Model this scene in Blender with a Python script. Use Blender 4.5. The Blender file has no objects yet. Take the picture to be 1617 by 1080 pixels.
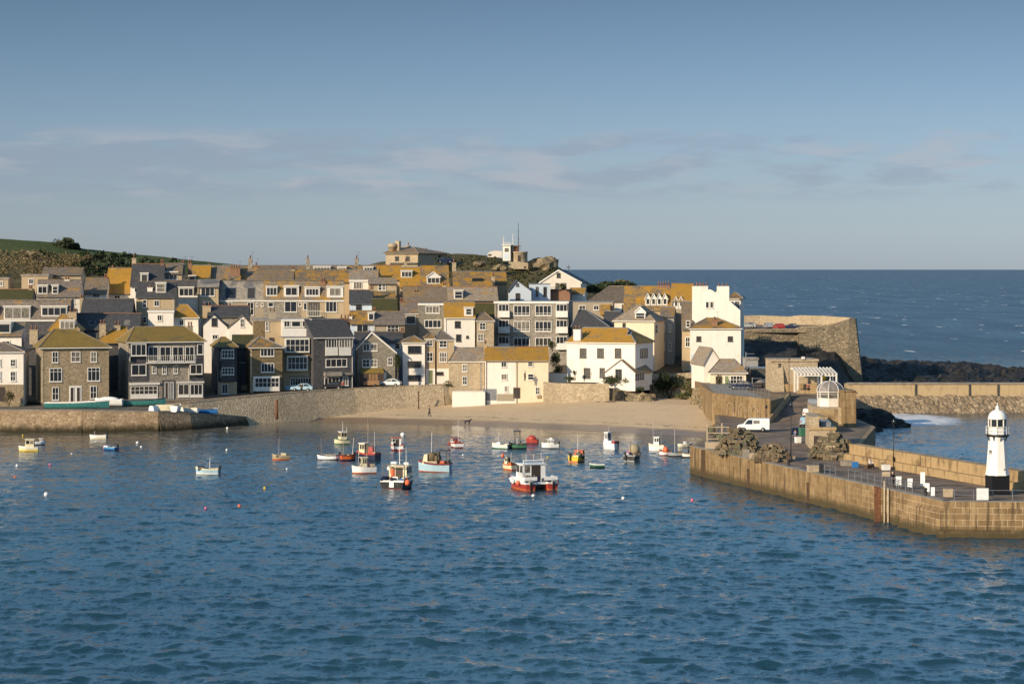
import bpy, math, random
import numpy as np
from mathutils import Vector, Matrix, noise as mnoise
random.seed(7)
S = bpy.context.scene
C = S.collection
F, H, CX, HY = 3600.0, 27.5, 808.5, 425.0      # focal length and sight line worked out from the photograph
R = math.radians

def P(px, py, D):
    return Vector(((px - CX) * D / F, D, H - (py - HY) * D / F))

def dist(py, z=0.0):                            # distance of a point at height z seen at row py
    return (H - z) * F / (py - HY)

def interp(x, tab):
    if x <= tab[0][0]: return tab[0][1]
    for (a, va), (b, vb) in zip(tab, tab[1:]):
        if x <= b: return va + (vb - va) * (x - a) / (b - a)
    return tab[-1][1]

# ---------------------------------------------------------------- camera and light
cam = bpy.data.cameras.new('camera'); camo = bpy.data.objects.new('camera', cam); C.objects.link(camo)
cam.sensor_width = 36.0; cam.lens = F / 1617 * 36.0
cam.shift_y = -(540 - HY) / 1617
cam.clip_start = 1.0; cam.clip_end = 200000.0
camo.location = (0, 0, H); camo.rotation_euler = (R(90), 0, 0)
S.camera = camo
SUN_AZ, SUN_EL = 44.0, 19.5                     # degrees to the left of straight behind the camera; height
sv = Vector((-math.sin(R(SUN_AZ)) * math.cos(R(SUN_EL)), -math.cos(R(SUN_AZ)) * math.cos(R(SUN_EL)), math.sin(R(SUN_EL))))
sl = bpy.data.lights.new('sun', 'SUN'); sl.energy = 4.8; sl.angle = R(0.53); sl.color = (1.0, 0.815, 0.575)
so = bpy.data.objects.new('sun', sl); C.objects.link(so); so.location = (-60, -60, 80)
so.rotation_euler = sv.to_track_quat('Z', 'Y').to_euler()
S.view_settings.view_transform = 'Standard'; S.view_settings.look = 'None'
S.view_settings.exposure = 0.22; S.view_settings.gamma = 1.0
S.cycles.max_bounces = 6; S.cycles.diffuse_bounces = 2; S.cycles.glossy_bounces = 3
S.cycles.transparent_max_bounces = 6

# ---------------------------------------------------------------- node helper
class NT:
    def __init__(s, tree):
        s.t = tree; s.n = tree.nodes; s.l = tree.links
    def add(s, typ, inputs=None, **kw):
        nd = s.n.new(typ)
        for k, v in kw.items(): setattr(nd, k, v)
        for k, v in (inputs or {}).items():
            sock = nd.inputs[k]
            if hasattr(v, 'links') or isinstance(v, bpy.types.NodeSocket): s.l.new(v, sock)
            else: sock.default_value = v
        return nd
    def math(s, op, a, b=None, c=None, clamp=False):
        d = {0: a}
        if b is not None: d[1] = b
        if c is not None: d[2] = c
        return s.add('ShaderNodeMath', d, operation=op, use_clamp=clamp).outputs[0]
    def mix(s, f, a, b, blend='MIX'):
        nd = s.n.new('ShaderNodeMix'); nd.data_type = 'RGBA'; nd.blend_type = blend
        for i, v in ((0, f), (6, a), (7, b)):
            if isinstance(v, bpy.types.NodeSocket): s.l.new(v, nd.inputs[i])
            else: nd.inputs[i].default_value = v if i == 0 else col4(v)
        return nd.outputs[2]
    def ramp(s, f, stops, interp='LINEAR'):
        nd = s.n.new('ShaderNodeValToRGB'); nd.color_ramp.interpolation = interp
        e = nd.color_ramp.elements
        while len(e) < len(stops): e.new(0.5)
        for el, (p, c) in zip(e, stops):
            el.position = p; el.color = col4(c)
        s.l.new(f, nd.inputs[0]); return nd.outputs[0]
    def smooth(s, v, a, b):
        nd = s.add('ShaderNodeMapRange', {0: v, 1: a, 2: b, 3: 0.0, 4: 1.0}, interpolation_type='SMOOTHSTEP'); return nd.outputs[0]
    def noise(s, vec, scale, detail=3.0, rough=0.55, out=0):
        return s.add('ShaderNodeTexNoise', {'Vector': vec, 'Scale': scale, 'Detail': detail, 'Roughness': rough}).outputs[out]
    def scale(s, vec, v3):
        return s.add('ShaderNodeVectorMath', {0: vec, 1: v3}, operation='MULTIPLY').outputs[0]

def col4(c):
    if isinstance(c, (int, float)): return (c, c, c, 1.0)
    return tuple(c) if len(c) == 4 else (*c, 1.0)

MATS = {}
def new_mat(name):
    m = bpy.data.materials.new(name); m.use_nodes = True
    nt = NT(m.node_tree); b = nt.n['Principled BSDF']
    MATS[name] = m
    return m, nt, b
def pos(nt): return nt.add('ShaderNodeNewGeometry').outputs['Position']

def m_plain(name, c, rough=0.6, metal=0.0, var=0.15, scale=1.5, spec=0.4):
    m, nt, b = new_mat(name); p = pos(nt)
    n = nt.noise(p, scale, 4)
    c2 = tuple(x * (1 - var) for x in c)
    nt.l.new(nt.mix(nt.smooth(n, 0.35, 0.65), c, c2), b.inputs['Base Color'])
    b.inputs['Roughness'].default_value = rough; b.inputs['Metallic'].default_value = metal
    b.inputs['Specular IOR Level'].default_value = spec
    return m

def m_stone(name, c1, c2, mortar, size=0.42, bump=0.35, stain=None, zstain=None, flat=0.62):
    """rubble stonework: irregular stones in a spread of colours with pale or dark joints"""
    m, nt, b = new_mat(name); p = pos(nt)
    q = nt.scale(p, (1.0 / size, 1.0 / size, 1.0 / (size * flat)))
    wob = nt.add('ShaderNodeVectorMath', {0: q, 1: nt.scale(nt.noise(p, 1.2 / size, 2, out=1), (0.35,) * 3)}, operation='ADD').outputs[0]
    v = nt.add('ShaderNodeTexVoronoi', {'Vector': wob, 'Scale': 1.0}); e = nt.add('ShaderNodeTexVoronoi', {'Vector': wob, 'Scale': 1.0}, feature='DISTANCE_TO_EDGE')
    sep = nt.add('ShaderNodeSeparateColor', {0: v.outputs['Color']})
    base = nt.mix(sep.outputs[0], c1, c2)
    base = nt.mix(nt.math('MULTIPLY', sep.outputs[1], 0.35), base, tuple(x * 0.45 for x in c1))
    big = nt.noise(p, 0.22, 4)
    base = nt.mix(nt.math('MULTIPLY', nt.smooth(big, 0.45, 0.72), 0.5), base, stain or tuple(x * 0.6 for x in c1))
    base = nt.mix(nt.smooth(e.outputs[0], 0.09, 0.02), base, mortar)
    if zstain:                                   # the weed line a tide leaves on a harbour wall
        z = nt.add('ShaderNodeSeparateXYZ', {0: p}).outputs[2]
        zz = nt.math('ADD', z, nt.math('MULTIPLY', nt.noise(nt.scale(p, (1, 1, 0.3)), 1.1, 4), zstain[2]))
        base = nt.mix(nt.smooth(zz, zstain[1], zstain[0]), base, zstain[3])
    nt.l.new(base, b.inputs['Base Color'])
    h = nt.math('ADD', nt.smooth(e.outputs[0], 0.0, 0.25), nt.math('MULTIPLY', nt.noise(p, 9, 3), 0.5))
    bp = nt.add('ShaderNodeBump', {'Strength': bump, 'Distance': 0.08, 'Height': h})
    nt.l.new(bp.outputs[0], b.inputs['Normal'])
    b.inputs['Roughness'].default_value = 0.85; b.inputs['Specular IOR Level'].default_value = 0.25
    return m

def m_render(name, c, stain=0.25, scol=(0.45, 0.40, 0.32), rough=0.75):
    """painted render with rain streaks and patchy weathering"""
    m, nt, b = new_mat(name); p = pos(nt)
    st = nt.noise(nt.scale(p, (1.6, 1.6, 0.25)), 1.0, 5)
    bl = nt.noise(p, 0.5, 4)
    f = nt.math('MULTIPLY', nt.math('ADD', nt.smooth(st, 0.5, 0.78), nt.smooth(bl, 0.5, 0.8)), stain)
    col = nt.mix(f, c, tuple(a * k for a, k in zip(c, scol)) if sum(c) < 1.2 else scol)
    nt.l.new(col, b.inputs['Base Color'])
    bp = nt.add('ShaderNodeBump', {'Strength': 0.2, 'Distance': 0.03, 'Height': nt.noise(p, 6, 3)})
    nt.l.new(bp.outputs[0], b.inputs['Normal'])
    b.inputs['Roughness'].default_value = rough; b.inputs['Specular IOR Level'].default_value = 0.3
    return m

def m_slate(name, c, lichen=(0.40, 0.21, 0.022), amount=0.5, hang=False, c2=None):
    """slates in courses; ochre lichen spreads over them in blotches"""
    m, nt, b = new_mat(name); p = pos(nt)
    q = nt.scale(p, (3.2, 3.2, 5.5 if hang else 7.0))
    v = nt.add('ShaderNodeTexVoronoi', {'Vector': q, 'Scale': 1.0})
    sep = nt.add('ShaderNodeSeparateColor', {0: v.outputs['Color']})
    base = nt.mix(sep.outputs[0], tuple(x * 0.72 for x in c), tuple(min(1, x * 1.35) for x in c))
    if c2: base = nt.mix(nt.smooth(nt.noise(p, 0.35, 4), 0.45, 0.62), base, c2)
    z = nt.add('ShaderNodeSeparateXYZ', {0: p}).outputs[2]
    row = nt.math('FRACT', nt.math('MULTIPLY', z, 5.0 if hang else 7.0))
    if amount > 0:
        n = nt.math('ADD', nt.math('MULTIPLY', nt.noise(p, 0.45, 6, 0.65), 0.7), nt.math('MULTIPLY', nt.noise(p, 3.5, 3), 0.3))
        lo = 0.72 - 0.42 * amount
        tone = nt.mix(nt.noise(p, 1.3, 4), tuple(x * 0.7 for x in lichen), tuple(min(1, x * 1.25) for x in lichen))
        base = nt.mix(nt.math('MULTIPLY', nt.smooth(n, lo, lo + 0.16), 0.93), base, tone)
    base = nt.mix(nt.smooth(row, 0.16, 0.0), base, tuple(x * 0.35 for x in c))
    nt.l.new(base, b.inputs['Base Color'])
    hgt = nt.math('ADD', row, nt.math('MULTIPLY', sep.outputs[2], 0.6))
    bp = nt.add('ShaderNodeBump', {'Strength': 0.3, 'Distance': 0.03, 'Height': hgt})
    nt.l.new(bp.outputs[0], b.inputs['Normal'])
    b.inputs['Roughness'].default_value = 0.7; b.inputs['Specular IOR Level'].default_value = 0.3
    return m

# ---------------------------------------------------------------- mesh builder
class MB:
    def __init__(s): s.v, s.f, s.m, s.sm = [], [], [], []
    def poly(s, pts, m=0, smooth=False):
        i = len(s.v); s.v += [tuple(p) for p in pts]; s.f.append(tuple(range(i, i + len(pts)))); s.m.append(m); s.sm.append(smooth)
    def hexa(s, p, m=0):                                        # eight corners: bottom four, top four
        i = len(s.v); s.v += [tuple(q) for q in p]
        for a in ((3, 2, 1, 0), (4, 5, 6, 7), (0, 1, 5, 4), (1, 2, 6, 5), (2, 3, 7, 6), (3, 0, 4, 7)):
            s.f.append(tuple(i + k for k in a)); s.m.append(m); s.sm.append(False)
    def box(s, x0, x1, y0, y1, z0, z1, m=0, M=None):
        p = [Vector(q) for q in ((x0, y0, z0), (x1, y0, z0), (x1, y1, z0), (x0, y1, z0), (x0, y0, z1), (x1, y0, z1), (x1, y1, z1), (x0, y1, z1))]
        if M: p = [M @ q for q in p]
        s.hexa(p, m)
    def prism(s, a, b, m=0, caps=True):                         # two matching outlines joined
        n = len(a); i = len(s.v); s.v += [tuple(q) for q in a] + [tuple(q) for q in b]
        for k in range(n):
            j = (k + 1) % n; s.f.append((i + k, i + j, i + n + j, i + n + k)); s.m.append(m); s.sm.append(False)
        if caps:
            s.f.append(tuple(i + k for k in reversed(range(n)))); s.m.append(m); s.sm.append(False)
            s.f.append(tuple(i + n + k for k in range(n))); s.m.append(m); s.sm.append(False)
    def tube(s, p, q, r, r2=None, n=6, m=0):
        p, q = Vector(p), Vector(q); d = (q - p).normalized()
        a = d.orthogonal().normalized(); b = d.cross(a); r2 = r if r2 is None else r2
        ring = lambda c, rr: [c + (a * math.cos(t) + b * math.sin(t)) * rr for t in (2 * math.pi * k / n for k in range(n))]
        i = len(s.f); s.prism(ring(p, r), ring(q, r2), m)
        for k in range(i, i + n): s.sm[k] = n > 6
    def lathe(s, prof, n=16, c=(0, 0, 0), m=0, smooth=True, mats=None, rot=0.0):
        i = len(s.v)
        for (r, z) in prof:
            for k in range(n):
                t = 2 * math.pi * k / n + rot; s.v.append((c[0] + r * math.cos(t), c[1] + r * math.sin(t), c[2] + z))
        for j in range(len(prof) - 1):
            for k in range(n):
                k2 = (k + 1) % n
                s.f.append((i + j * n + k, i + j * n + k2, i + (j + 1) * n + k2, i + (j + 1) * n + k)); s.m.append(mats[j] if mats else m); s.sm.append(smooth)
        s.f.append(tuple(i + k for k in reversed(range(n)))); s.m.append(mats[0] if mats else m); s.sm.append(False)
        l = i + (len(prof) - 1) * n; s.f.append(tuple(l + k for k in range(n))); s.m.append(mats[-1] if mats else m); s.sm.append(False)
    def ball(s, c, r, n=10, k=6, m=0, sc=(1, 1, 1)):
        i = len(s.f)
        prof = [(max(1e-3, r * math.sin(math.pi * j / k)), -r * math.cos(math.pi * j / k)) for j in range(k + 1)]
        v0 = len(s.v); s.lathe(prof, n, (0, 0, 0), m)
        for j in range(v0, len(s.v)):
            x, y, z = s.v[j]; s.v[j] = (c[0] + x * sc[0], c[1] + y * sc[1], c[2] + z * sc[2])
    def build(s, name, mats, parent=None, loc=None, rz=0.0):
        me = bpy.data.meshes.new(name); me.from_pydata(s.v, [], s.f)
        for mm in (mats if isinstance(mats, (list, tuple)) else [mats]): me.materials.append(MATS[mm] if isinstance(mm, str) else mm)
        me.polygons.foreach_set('material_index', s.m); me.polygons.foreach_set('use_smooth', s.sm); me.update()
        o = bpy.data.objects.new(name, me); C.objects.link(o)
        if parent: o.parent = parent
        if loc is not None: o.location = loc
        if rz: o.rotation_euler = (0, 0, rz)
        return o

def tag(o, label=None, cat=None, group=None, kind=None):
    for k, v in (('label', label), ('category', cat), ('group', group), ('kind', kind)):
        if v: o[k] = v
    return o
def empty(name, loc, label, cat, group=None, rz=0.0):
    o = bpy.data.objects.new(name, None); C.objects.link(o); o.location = loc; o.rotation_euler = (0, 0, rz); o.empty_display_size = 0.5
    return tag(o, label, cat, group)
def copy_tree(o, parent=None):
    c = o.copy(); C.objects.link(c)
    if parent: c.parent = parent
    for ch in list(o.children): copy_tree(ch, c)
    return c
def grid(name, xs, ys, zf, mat, smooth=True):
    """height field over (possibly curved) rows: xs list, ys list, zf(x, y) -> (X, Y, Z)"""
    v = [zf(x, y) for y in ys for x in xs]; n = len(xs)
    f = [(j * n + i, j * n + i + 1, (j + 1) * n + i + 1, (j + 1) * n + i) for j in range(len(ys) - 1) for i in range(n - 1)]
    me = bpy.data.meshes.new(name); me.from_pydata(v, [], f); me.materials.append(MATS[mat])
    me.polygons.foreach_set('use_smooth', [smooth] * len(f)); me.update()
    o = bpy.data.objects.new(name, me); C.objects.link(o); return o
def fbm(x, y, z=0.0, s=1.0, o=4):
    return mnoise.fractal(Vector((x * s, y * s, z * s)), 0.9, 2.0, o)
def leaves(mb, c, rad, n, size, rng, m=0, shell=0.35, mats=1):
    """many small leaf-sized faces spread unevenly through a crown"""
    c = Vector(c); lumps = [(Vector([rng.uniform(-1, 1) for _ in range(3)]), rng.uniform(0.35, 0.75)) for _ in range(7)]
    k = 0
    while k < n:
        lp, lr = rng.choice(lumps)
        d = Vector([rng.gauss(0, 1) for _ in range(3)]).normalized() * (lr * rng.random() ** shell)
        q = lp * 0.62 + d
        if q.length > 1.12: continue
        p = c + Vector((q.x * rad[0], q.y * rad[1], q.z * rad[2]))
        a = Vector([rng.gauss(0, 1) for _ in range(3)]).normalized(); b = a.orthogonal().normalized(); s_ = size * rng.uniform(0.6, 1.4)
        a2 = a.cross(b) * s_; b2 = b * s_ * 0.6
        mb.poly([p - a2, p - b2, p + a2, p + b2], m + rng.randrange(mats)); k += 1
# ================================================================= MATERIALS
m_stone('stone_brown', (0.24, 0.175, 0.10), (0.42, 0.32, 0.20), (0.30, 0.25, 0.18))
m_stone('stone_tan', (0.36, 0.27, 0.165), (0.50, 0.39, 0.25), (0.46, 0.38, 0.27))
m_stone('stone_grey', (0.20, 0.175, 0.14), (0.36, 0.31, 0.25), (0.34, 0.30, 0.25), size=0.5)
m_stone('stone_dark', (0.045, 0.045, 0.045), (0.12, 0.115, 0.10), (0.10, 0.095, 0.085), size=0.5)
m_stone('rubble_wall', (0.40, 0.30, 0.185), (0.66, 0.53, 0.355), (0.40, 0.32, 0.22), size=0.48, bump=0.6)
m_stone('quay_stone', (0.26, 0.175, 0.10), (0.46, 0.34, 0.21), (0.27, 0.20, 0.13), size=0.6, bump=0.5, zstain=(1.0, 2.6, 1.6, (0.035, 0.028, 0.013)))
m_stone('boulders', (0.22, 0.165, 0.10), (0.42, 0.33, 0.22), (0.14, 0.10, 0.07), size=0.8, bump=0.9)
m_stone('rock', (0.022, 0.021, 0.020), (0.065, 0.060, 0.050), (0.015, 0.014, 0.013), size=1.6, bump=0.9, flat=0.8)  # wet dark rock, with shade from bastion and houses also put into the colour
m_stone('rock_tan', (0.20, 0.15, 0.085), (0.36, 0.28, 0.17), (0.10, 0.08, 0.05), size=0.9, bump=0.9, flat=0.7)
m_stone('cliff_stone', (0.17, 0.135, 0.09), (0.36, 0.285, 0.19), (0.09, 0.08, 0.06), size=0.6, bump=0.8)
m_render('white', (0.74, 0.68, 0.60), 0.34, (0.52, 0.46, 0.37))
m_render('cream', (0.72, 0.60, 0.43), 0.3, (0.50, 0.40, 0.27))
m_render('offwhite', (0.64, 0.58, 0.49), 0.3, (0.36, 0.31, 0.25))
m_render('tan', (0.42, 0.32, 0.20), 0.35, (0.6, 0.58, 0.55))
m_render('tan_grey', (0.33, 0.275, 0.20), 0.35, (0.6, 0.58, 0.55))
m_render('grey_render', (0.30, 0.29, 0.27), 0.3, (0.6, 0.6, 0.6))
m_render('shade_blue_render', (0.50, 0.56, 0.62), 0.2, (0.6, 0.6, 0.6))  # pale walls in shade: the blue of the shade is put into the colour
m_render('black_paint', (0.012, 0.012, 0.013), 0.2, (0.9, 0.9, 0.9), 0.5)
m_slate('slate', (0.175, 0.148, 0.118), amount=0.62)
m_slate('slate_pale', (0.26, 0.212, 0.16), amount=0.5)
m_slate('slate_dark', (0.060, 0.060, 0.062), amount=0.0)
m_slate('slate_purple', (0.17, 0.14, 0.115), amount=0.45)
m_slate('mustard', (0.17, 0.14, 0.10), amount=0.92)
m_slate('mustard_patchy', (0.14, 0.115, 0.085), amount=0.72)
m_slate('brown_slate', (0.17, 0.135, 0.10), lichen=(0.25, 0.165, 0.07), amount=0.62)
m_slate('barn_slate', (0.13, 0.105, 0.08), amount=0.15)
m_slate('olive', (0.10, 0.085, 0.05), lichen=(0.23, 0.155, 0.035), amount=0.95)
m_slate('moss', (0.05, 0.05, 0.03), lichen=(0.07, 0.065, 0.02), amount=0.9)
m_slate('slate_bleached', (0.28, 0.245, 0.20), amount=0.1, c2=(0.12, 0.12, 0.125))
m_slate('hung_grey', (0.21, 0.185, 0.145), amount=0.0, hang=True)
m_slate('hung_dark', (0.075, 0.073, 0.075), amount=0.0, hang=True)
m_slate('hung_olive', (0.17, 0.125, 0.065), amount=0.0, hang=True)
m_plain('frame_white', (0.71, 0.67, 0.60), 0.45, var=0.08)
m_plain('frame_dark', (0.07, 0.06, 0.05), 0.5)
m_plain('gutter', (0.10, 0.095, 0.09), 0.5)
m_plain('terracotta', (0.28, 0.14, 0.085), 0.8, var=0.35, scale=5)
m_plain('brick', (0.30, 0.165, 0.10), 0.85, var=0.4, scale=7)
m_plain('lead', (0.22, 0.23, 0.24), 0.5, var=0.25)
m_plain('door_green', (0.20, 0.24, 0.11), 0.5)
m_plain('door_dark', (0.05, 0.035, 0.028), 0.55)
m_plain('wood', (0.30, 0.17, 0.08), 0.7, var=0.35, scale=6)
m_plain('wood_dark', (0.10, 0.06, 0.035), 0.75, var=0.35, scale=6)
m_plain('wood_pale', (0.47, 0.37, 0.25), 0.75, var=0.3, scale=5)
m_plain('asphalt', (0.215, 0.155, 0.105), 0.9, var=0.5, scale=0.45)
m_plain('concrete', (0.30, 0.26, 0.21), 0.85, var=0.3, scale=0.8)
m_plain('slipway', (0.17, 0.14, 0.105), 0.9, var=0.4, scale=0.6)
m_plain('metal', (0.33, 0.33, 0.33), 0.4, 0.7)
m_plain('metal_dark', (0.03, 0.032, 0.035), 0.5, 0.2)
m_plain('rust', (0.20, 0.085, 0.04), 0.8, var=0.5, scale=4)
m_plain('rubber', (0.02, 0.02, 0.02), 0.75)
m_plain('gloss_white', (0.80, 0.79, 0.76), 0.3, var=0.12, scale=2.5)
m_plain('gloss_cream', (0.74, 0.64, 0.42), 0.35, var=0.12, scale=2.5)
m_plain('gloss_red', (0.40, 0.055, 0.04), 0.35, var=0.25, scale=2.5)
m_plain('gloss_orange', (0.58, 0.14, 0.045), 0.4, var=0.25, scale=2.5)
m_plain('gloss_yellow', (0.70, 0.48, 0.02), 0.35, var=0.2, scale=2.5)
m_plain('gloss_blue', (0.03, 0.16, 0.42), 0.35, var=0.2, scale=2.5)
m_plain('gloss_navy', (0.018, 0.025, 0.06), 0.35, var=0.2, scale=2.5)
m_plain('gloss_pale_blue', (0.36, 0.52, 0.60), 0.35, var=0.1, scale=2.5)
m_plain('gloss_teal', (0.05, 0.20, 0.19), 0.35, var=0.2, scale=2.5)
m_plain('gloss_green', (0.05, 0.16, 0.09), 0.4, var=0.2, scale=2.5)
m_plain('gloss_grey', (0.30, 0.32, 0.33), 0.4, var=0.2, scale=2.5)
m_plain('gloss_maroon', (0.16, 0.03, 0.03), 0.4, var=0.2, scale=2.5)
m_plain('gloss_black', (0.014, 0.014, 0.016), 0.35, var=0.2)
m_plain('pink', (0.75, 0.16, 0.30), 0.4)
m_plain('fluo_orange', (0.80, 0.16, 0.06), 0.45)
m_plain('net', (0.19, 0.145, 0.085), 0.95, var=0.55, scale=9)
m_plain('net_green', (0.14, 0.14, 0.085), 0.95, var=0.5, scale=9)
m_plain('rope', (0.27, 0.21, 0.13), 0.9, var=0.4, scale=9)
m_plain('tarp_blue', (0.08, 0.20, 0.42), 0.5, var=0.2)
m_plain('tarp_tan', (0.36, 0.30, 0.19), 0.7, var=0.25, scale=3)
m_plain('skin', (0.50, 0.30, 0.21), 0.55, var=0.1)
m_plain('cloth_dark', (0.025, 0.025, 0.032), 0.9)
m_plain('cloth_blue', (0.07, 0.14, 0.30), 0.9)
m_plain('cloth_white', (0.68, 0.66, 0.62), 0.9)
m_plain('cloth_red', (0.34, 0.05, 0.05), 0.9)
m_plain('hair', (0.03, 0.02, 0.015), 0.8)
m_plain('bark', (0.10, 0.075, 0.05), 0.95, var=0.4, scale=5)
m_plain('leaf_a', (0.055, 0.085, 0.022), 0.7, var=0.5, scale=3)
m_plain('leaf_b', (0.10, 0.115, 0.032), 0.7, var=0.5, scale=3)
m_plain('leaf_dark', (0.022, 0.035, 0.012), 0.7, var=0.5, scale=3)
m_plain('scrub_brown', (0.25, 0.185, 0.095), 0.9, var=0.5, scale=1)
m_plain('scrub_olive', (0.13, 0.12, 0.05), 0.9, var=0.5, scale=1)
m_plain('flower', (0.50, 0.12, 0.10), 0.8)

def m_glass():
    m, nt, b = new_mat('pane_glass')
    r = nt.add('ShaderNodeObjectInfo').outputs['Random']; p = pos(nt)
    c = nt.mix(nt.math('GREATER_THAN', r, 0.80), (0.018, 0.021, 0.026), (0.20, 0.175, 0.14))
    c = nt.mix(nt.math('LESS_THAN', r, 0.18), c, (0.05, 0.045, 0.04))
    c = nt.mix(nt.math('MULTIPLY', nt.smooth(nt.noise(p, 1.8, 2), 0.45, 0.7), 0.6), c, (0.03, 0.03, 0.03))
    nt.l.new(c, b.inputs['Base Color']); b.inputs['Roughness'].default_value = 0.08; b.inputs['Specular IOR Level'].default_value = 0.55
    bp = nt.add('ShaderNodeBump', {'Strength': 0.04, 'Distance': 0.2, 'Height': nt.noise(p, 0.9, 1)})
    nt.l.new(bp.outputs[0], b.inputs['Normal'])
m_glass()
m_plain('pane_curtain', (0.13, 0.125, 0.115), 0.15, var=0.5, scale=2.0)

def m_ashlar():
    """big dressed granite blocks of the pier, wet and weedy towards the water, rust and lime running down"""
    m, nt, b = new_mat('pier_stone'); p = pos(nt)
    s = nt.add('ShaderNodeSeparateXYZ', {0: p})
    along = nt.math('SUBTRACT', nt.math('MULTIPLY', s.outputs[0], 0.95), s.outputs[1])
    vec = nt.add('ShaderNodeCombineXYZ', {0: along, 1: s.outputs[2], 2: 0.0}).outputs[0]
    vec = nt.add('ShaderNodeVectorMath', {0: vec, 1: nt.scale(nt.noise(p, 0.8, 2, out=1), (0.10,) * 3)}, operation='ADD').outputs[0]
    br = nt.add('ShaderNodeTexBrick', {'Vector': vec, 'Scale': 1.0, 'Mortar Size': 0.034, 'Mortar Smooth': 0.4, 'Bias': 0.0, 'Brick Width': 1.55, 'Row Height': 0.62,
        'Color1': (0.17, 0.105, 0.048, 1), 'Color2': (0.33, 0.22, 0.11, 1), 'Mortar': (0.50, 0.39, 0.25, 1)}, offset=0.5)
    lab = nt.noise(nt.scale(p, (0.9, 0.9, 0.9)), 1.0, 5)
    wash = nt.math('MULTIPLY', nt.smooth(s.outputs[1], 244, 262), 0.72)
    tone = nt.ramp(nt.noise(nt.scale(p, (0.5, 0.5, 0.35)), 1.0, 6, 0.7), [(0.3, (0.12, 0.075, 0.032)), (0.48, (0.24, 0.155, 0.07)), (0.7, (0.38, 0.27, 0.14))])
    c = nt.mix(wash, br.outputs[0], tone)
    c = nt.mix(nt.math('MULTIPLY', nt.smooth(lab, 0.42, 0.7), 0.6), c, (0.16, 0.10, 0.045))
    strk = nt.noise(nt.scale(p, (2.4, 2.4, 0.12)), 1.0, 4)
    c = nt.mix(nt.math('MULTIPLY', nt.smooth(strk, 0.55, 0.72), 0.55), c, (0.42, 0.31, 0.17))
    strk2 = nt.noise(nt.scale(p, (1.7, 1.7, 0.10)), 1.3, 4)
    c = nt.mix(nt.math('MULTIPLY', nt.smooth(strk2, 0.52, 0.66), 0.8), c, (0.08, 0.055, 0.03))
    z = nt.math('ADD', s.outputs[2], nt.math('MULTIPLY', nt.noise(nt.scale(p, (1, 1, 0.4)), 0.9, 5), 1.0))
    c = nt.mix(nt.math('MULTIPLY', nt.smooth(z, 1.9, 0.9), 0.9), c, (0.060, 0.046, 0.020))
    nt.l.new(c, b.inputs['Base Color'])
    hh = nt.math('ADD', nt.math('MULTIPLY', br.outputs[1], -1.0), nt.math('MULTIPLY', nt.noise(p, 5, 4), 0.7))
    bp = nt.add('ShaderNodeBump', {'Strength': 0.5, 'Distance': 0.08, 'Height': hh}); nt.l.new(bp.outputs[0], b.inputs['Normal'])
    b.inputs['Roughness'].default_value = 0.8; b.inputs['Specular IOR Level'].default_value = 0.3
m_ashlar()

def m_sand():
    m, nt, b = new_mat('sand'); p = pos(nt); s = nt.add('ShaderNodeSeparateXYZ', {0: p})
    n = nt.noise(p, 0.35, 5); n2 = nt.noise(p, 2.2, 4)
    c = nt.mix(n, (0.50, 0.365, 0.215), (0.62, 0.475, 0.30))
    c = nt.mix(nt.math('MULTIPLY', nt.smooth(n2, 0.5, 0.7), 0.35), c, (0.35, 0.25, 0.15))
    zz = nt.math('ADD', s.outputs[2], nt.math('MULTIPLY', nt.noise(nt.scale(p, (0.12, 0.5, 1)), 1.0, 4), 0.5))
    trk = nt.noise(nt.scale(p, (1.0, 2.6, 1)), 1.7, 4, 0.7)
    c = nt.mix(nt.math('MULTIPLY', nt.smooth(trk, 0.54, 0.66), 0.45), c, (0.30, 0.215, 0.125))
    wet = nt.smooth(zz, 0.95, 0.62)
    c = nt.mix(wet, c, (0.205, 0.14, 0.085))
    strand = nt.math('MULTIPLY', nt.smooth(nt.math('ABSOLUTE', nt.math('SUBTRACT', zz, 1.12)), 0.05, 0.0), nt.smooth(nt.noise(p, 1.4, 4), 0.44, 0.56))
    c = nt.mix(nt.math('MULTIPLY', strand, 0.8), c, (0.06, 0.045, 0.03))
    nt.l.new(c, b.inputs['Base Color'])
    nt.l.new(nt.math('SUBTRACT', 0.9, nt.math('MULTIPLY', wet, 0.6)), b.inputs['Roughness'])
    bp = nt.add('ShaderNodeBump', {'Strength': 0.5, 'Distance': 0.1, 'Height': nt.math('ADD', n2, nt.noise(p, 7, 3))}); nt.l.new(bp.outputs[0], b.inputs['Normal'])
    b.inputs['Specular IOR Level'].default_value = 0.35
m_sand()

def m_land(name, cols, scale=0.05, low=None):
    m, nt, b = new_mat(name); p = pos(nt)
    c = nt.ramp(nt.noise(p, scale, 6, 0.65), [(0.3, cols[0]), (0.5, cols[1]), (0.68, cols[2])])
    if low:
        y = nt.math('ADD', nt.add('ShaderNodeSeparateXYZ', {0: p}).outputs[1], nt.math('MULTIPLY', nt.noise(p, 0.08, 4), 26.0))
        c = nt.mix(nt.smooth(y, 676, 664), c, nt.ramp(nt.noise(p, 0.12, 5), [(0.35, low[0]), (0.65, low[1])]))
    c = nt.mix(nt.math('MULTIPLY', nt.noise(p, 0.9, 4), 0.6), c, tuple(x * 0.5 for x in cols[1]))
    nt.l.new(c, b.inputs['Base Color']); b.inputs['Roughness'].default_value = 0.95; b.inputs['Specular IOR Level'].default_value = 0.1
    bp = nt.add('ShaderNodeBump', {'Strength': 0.8, 'Distance': 0.6, 'Height': nt.noise(p, 0.7, 5)}); nt.l.new(bp.outputs[0], b.inputs['Normal'])
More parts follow.
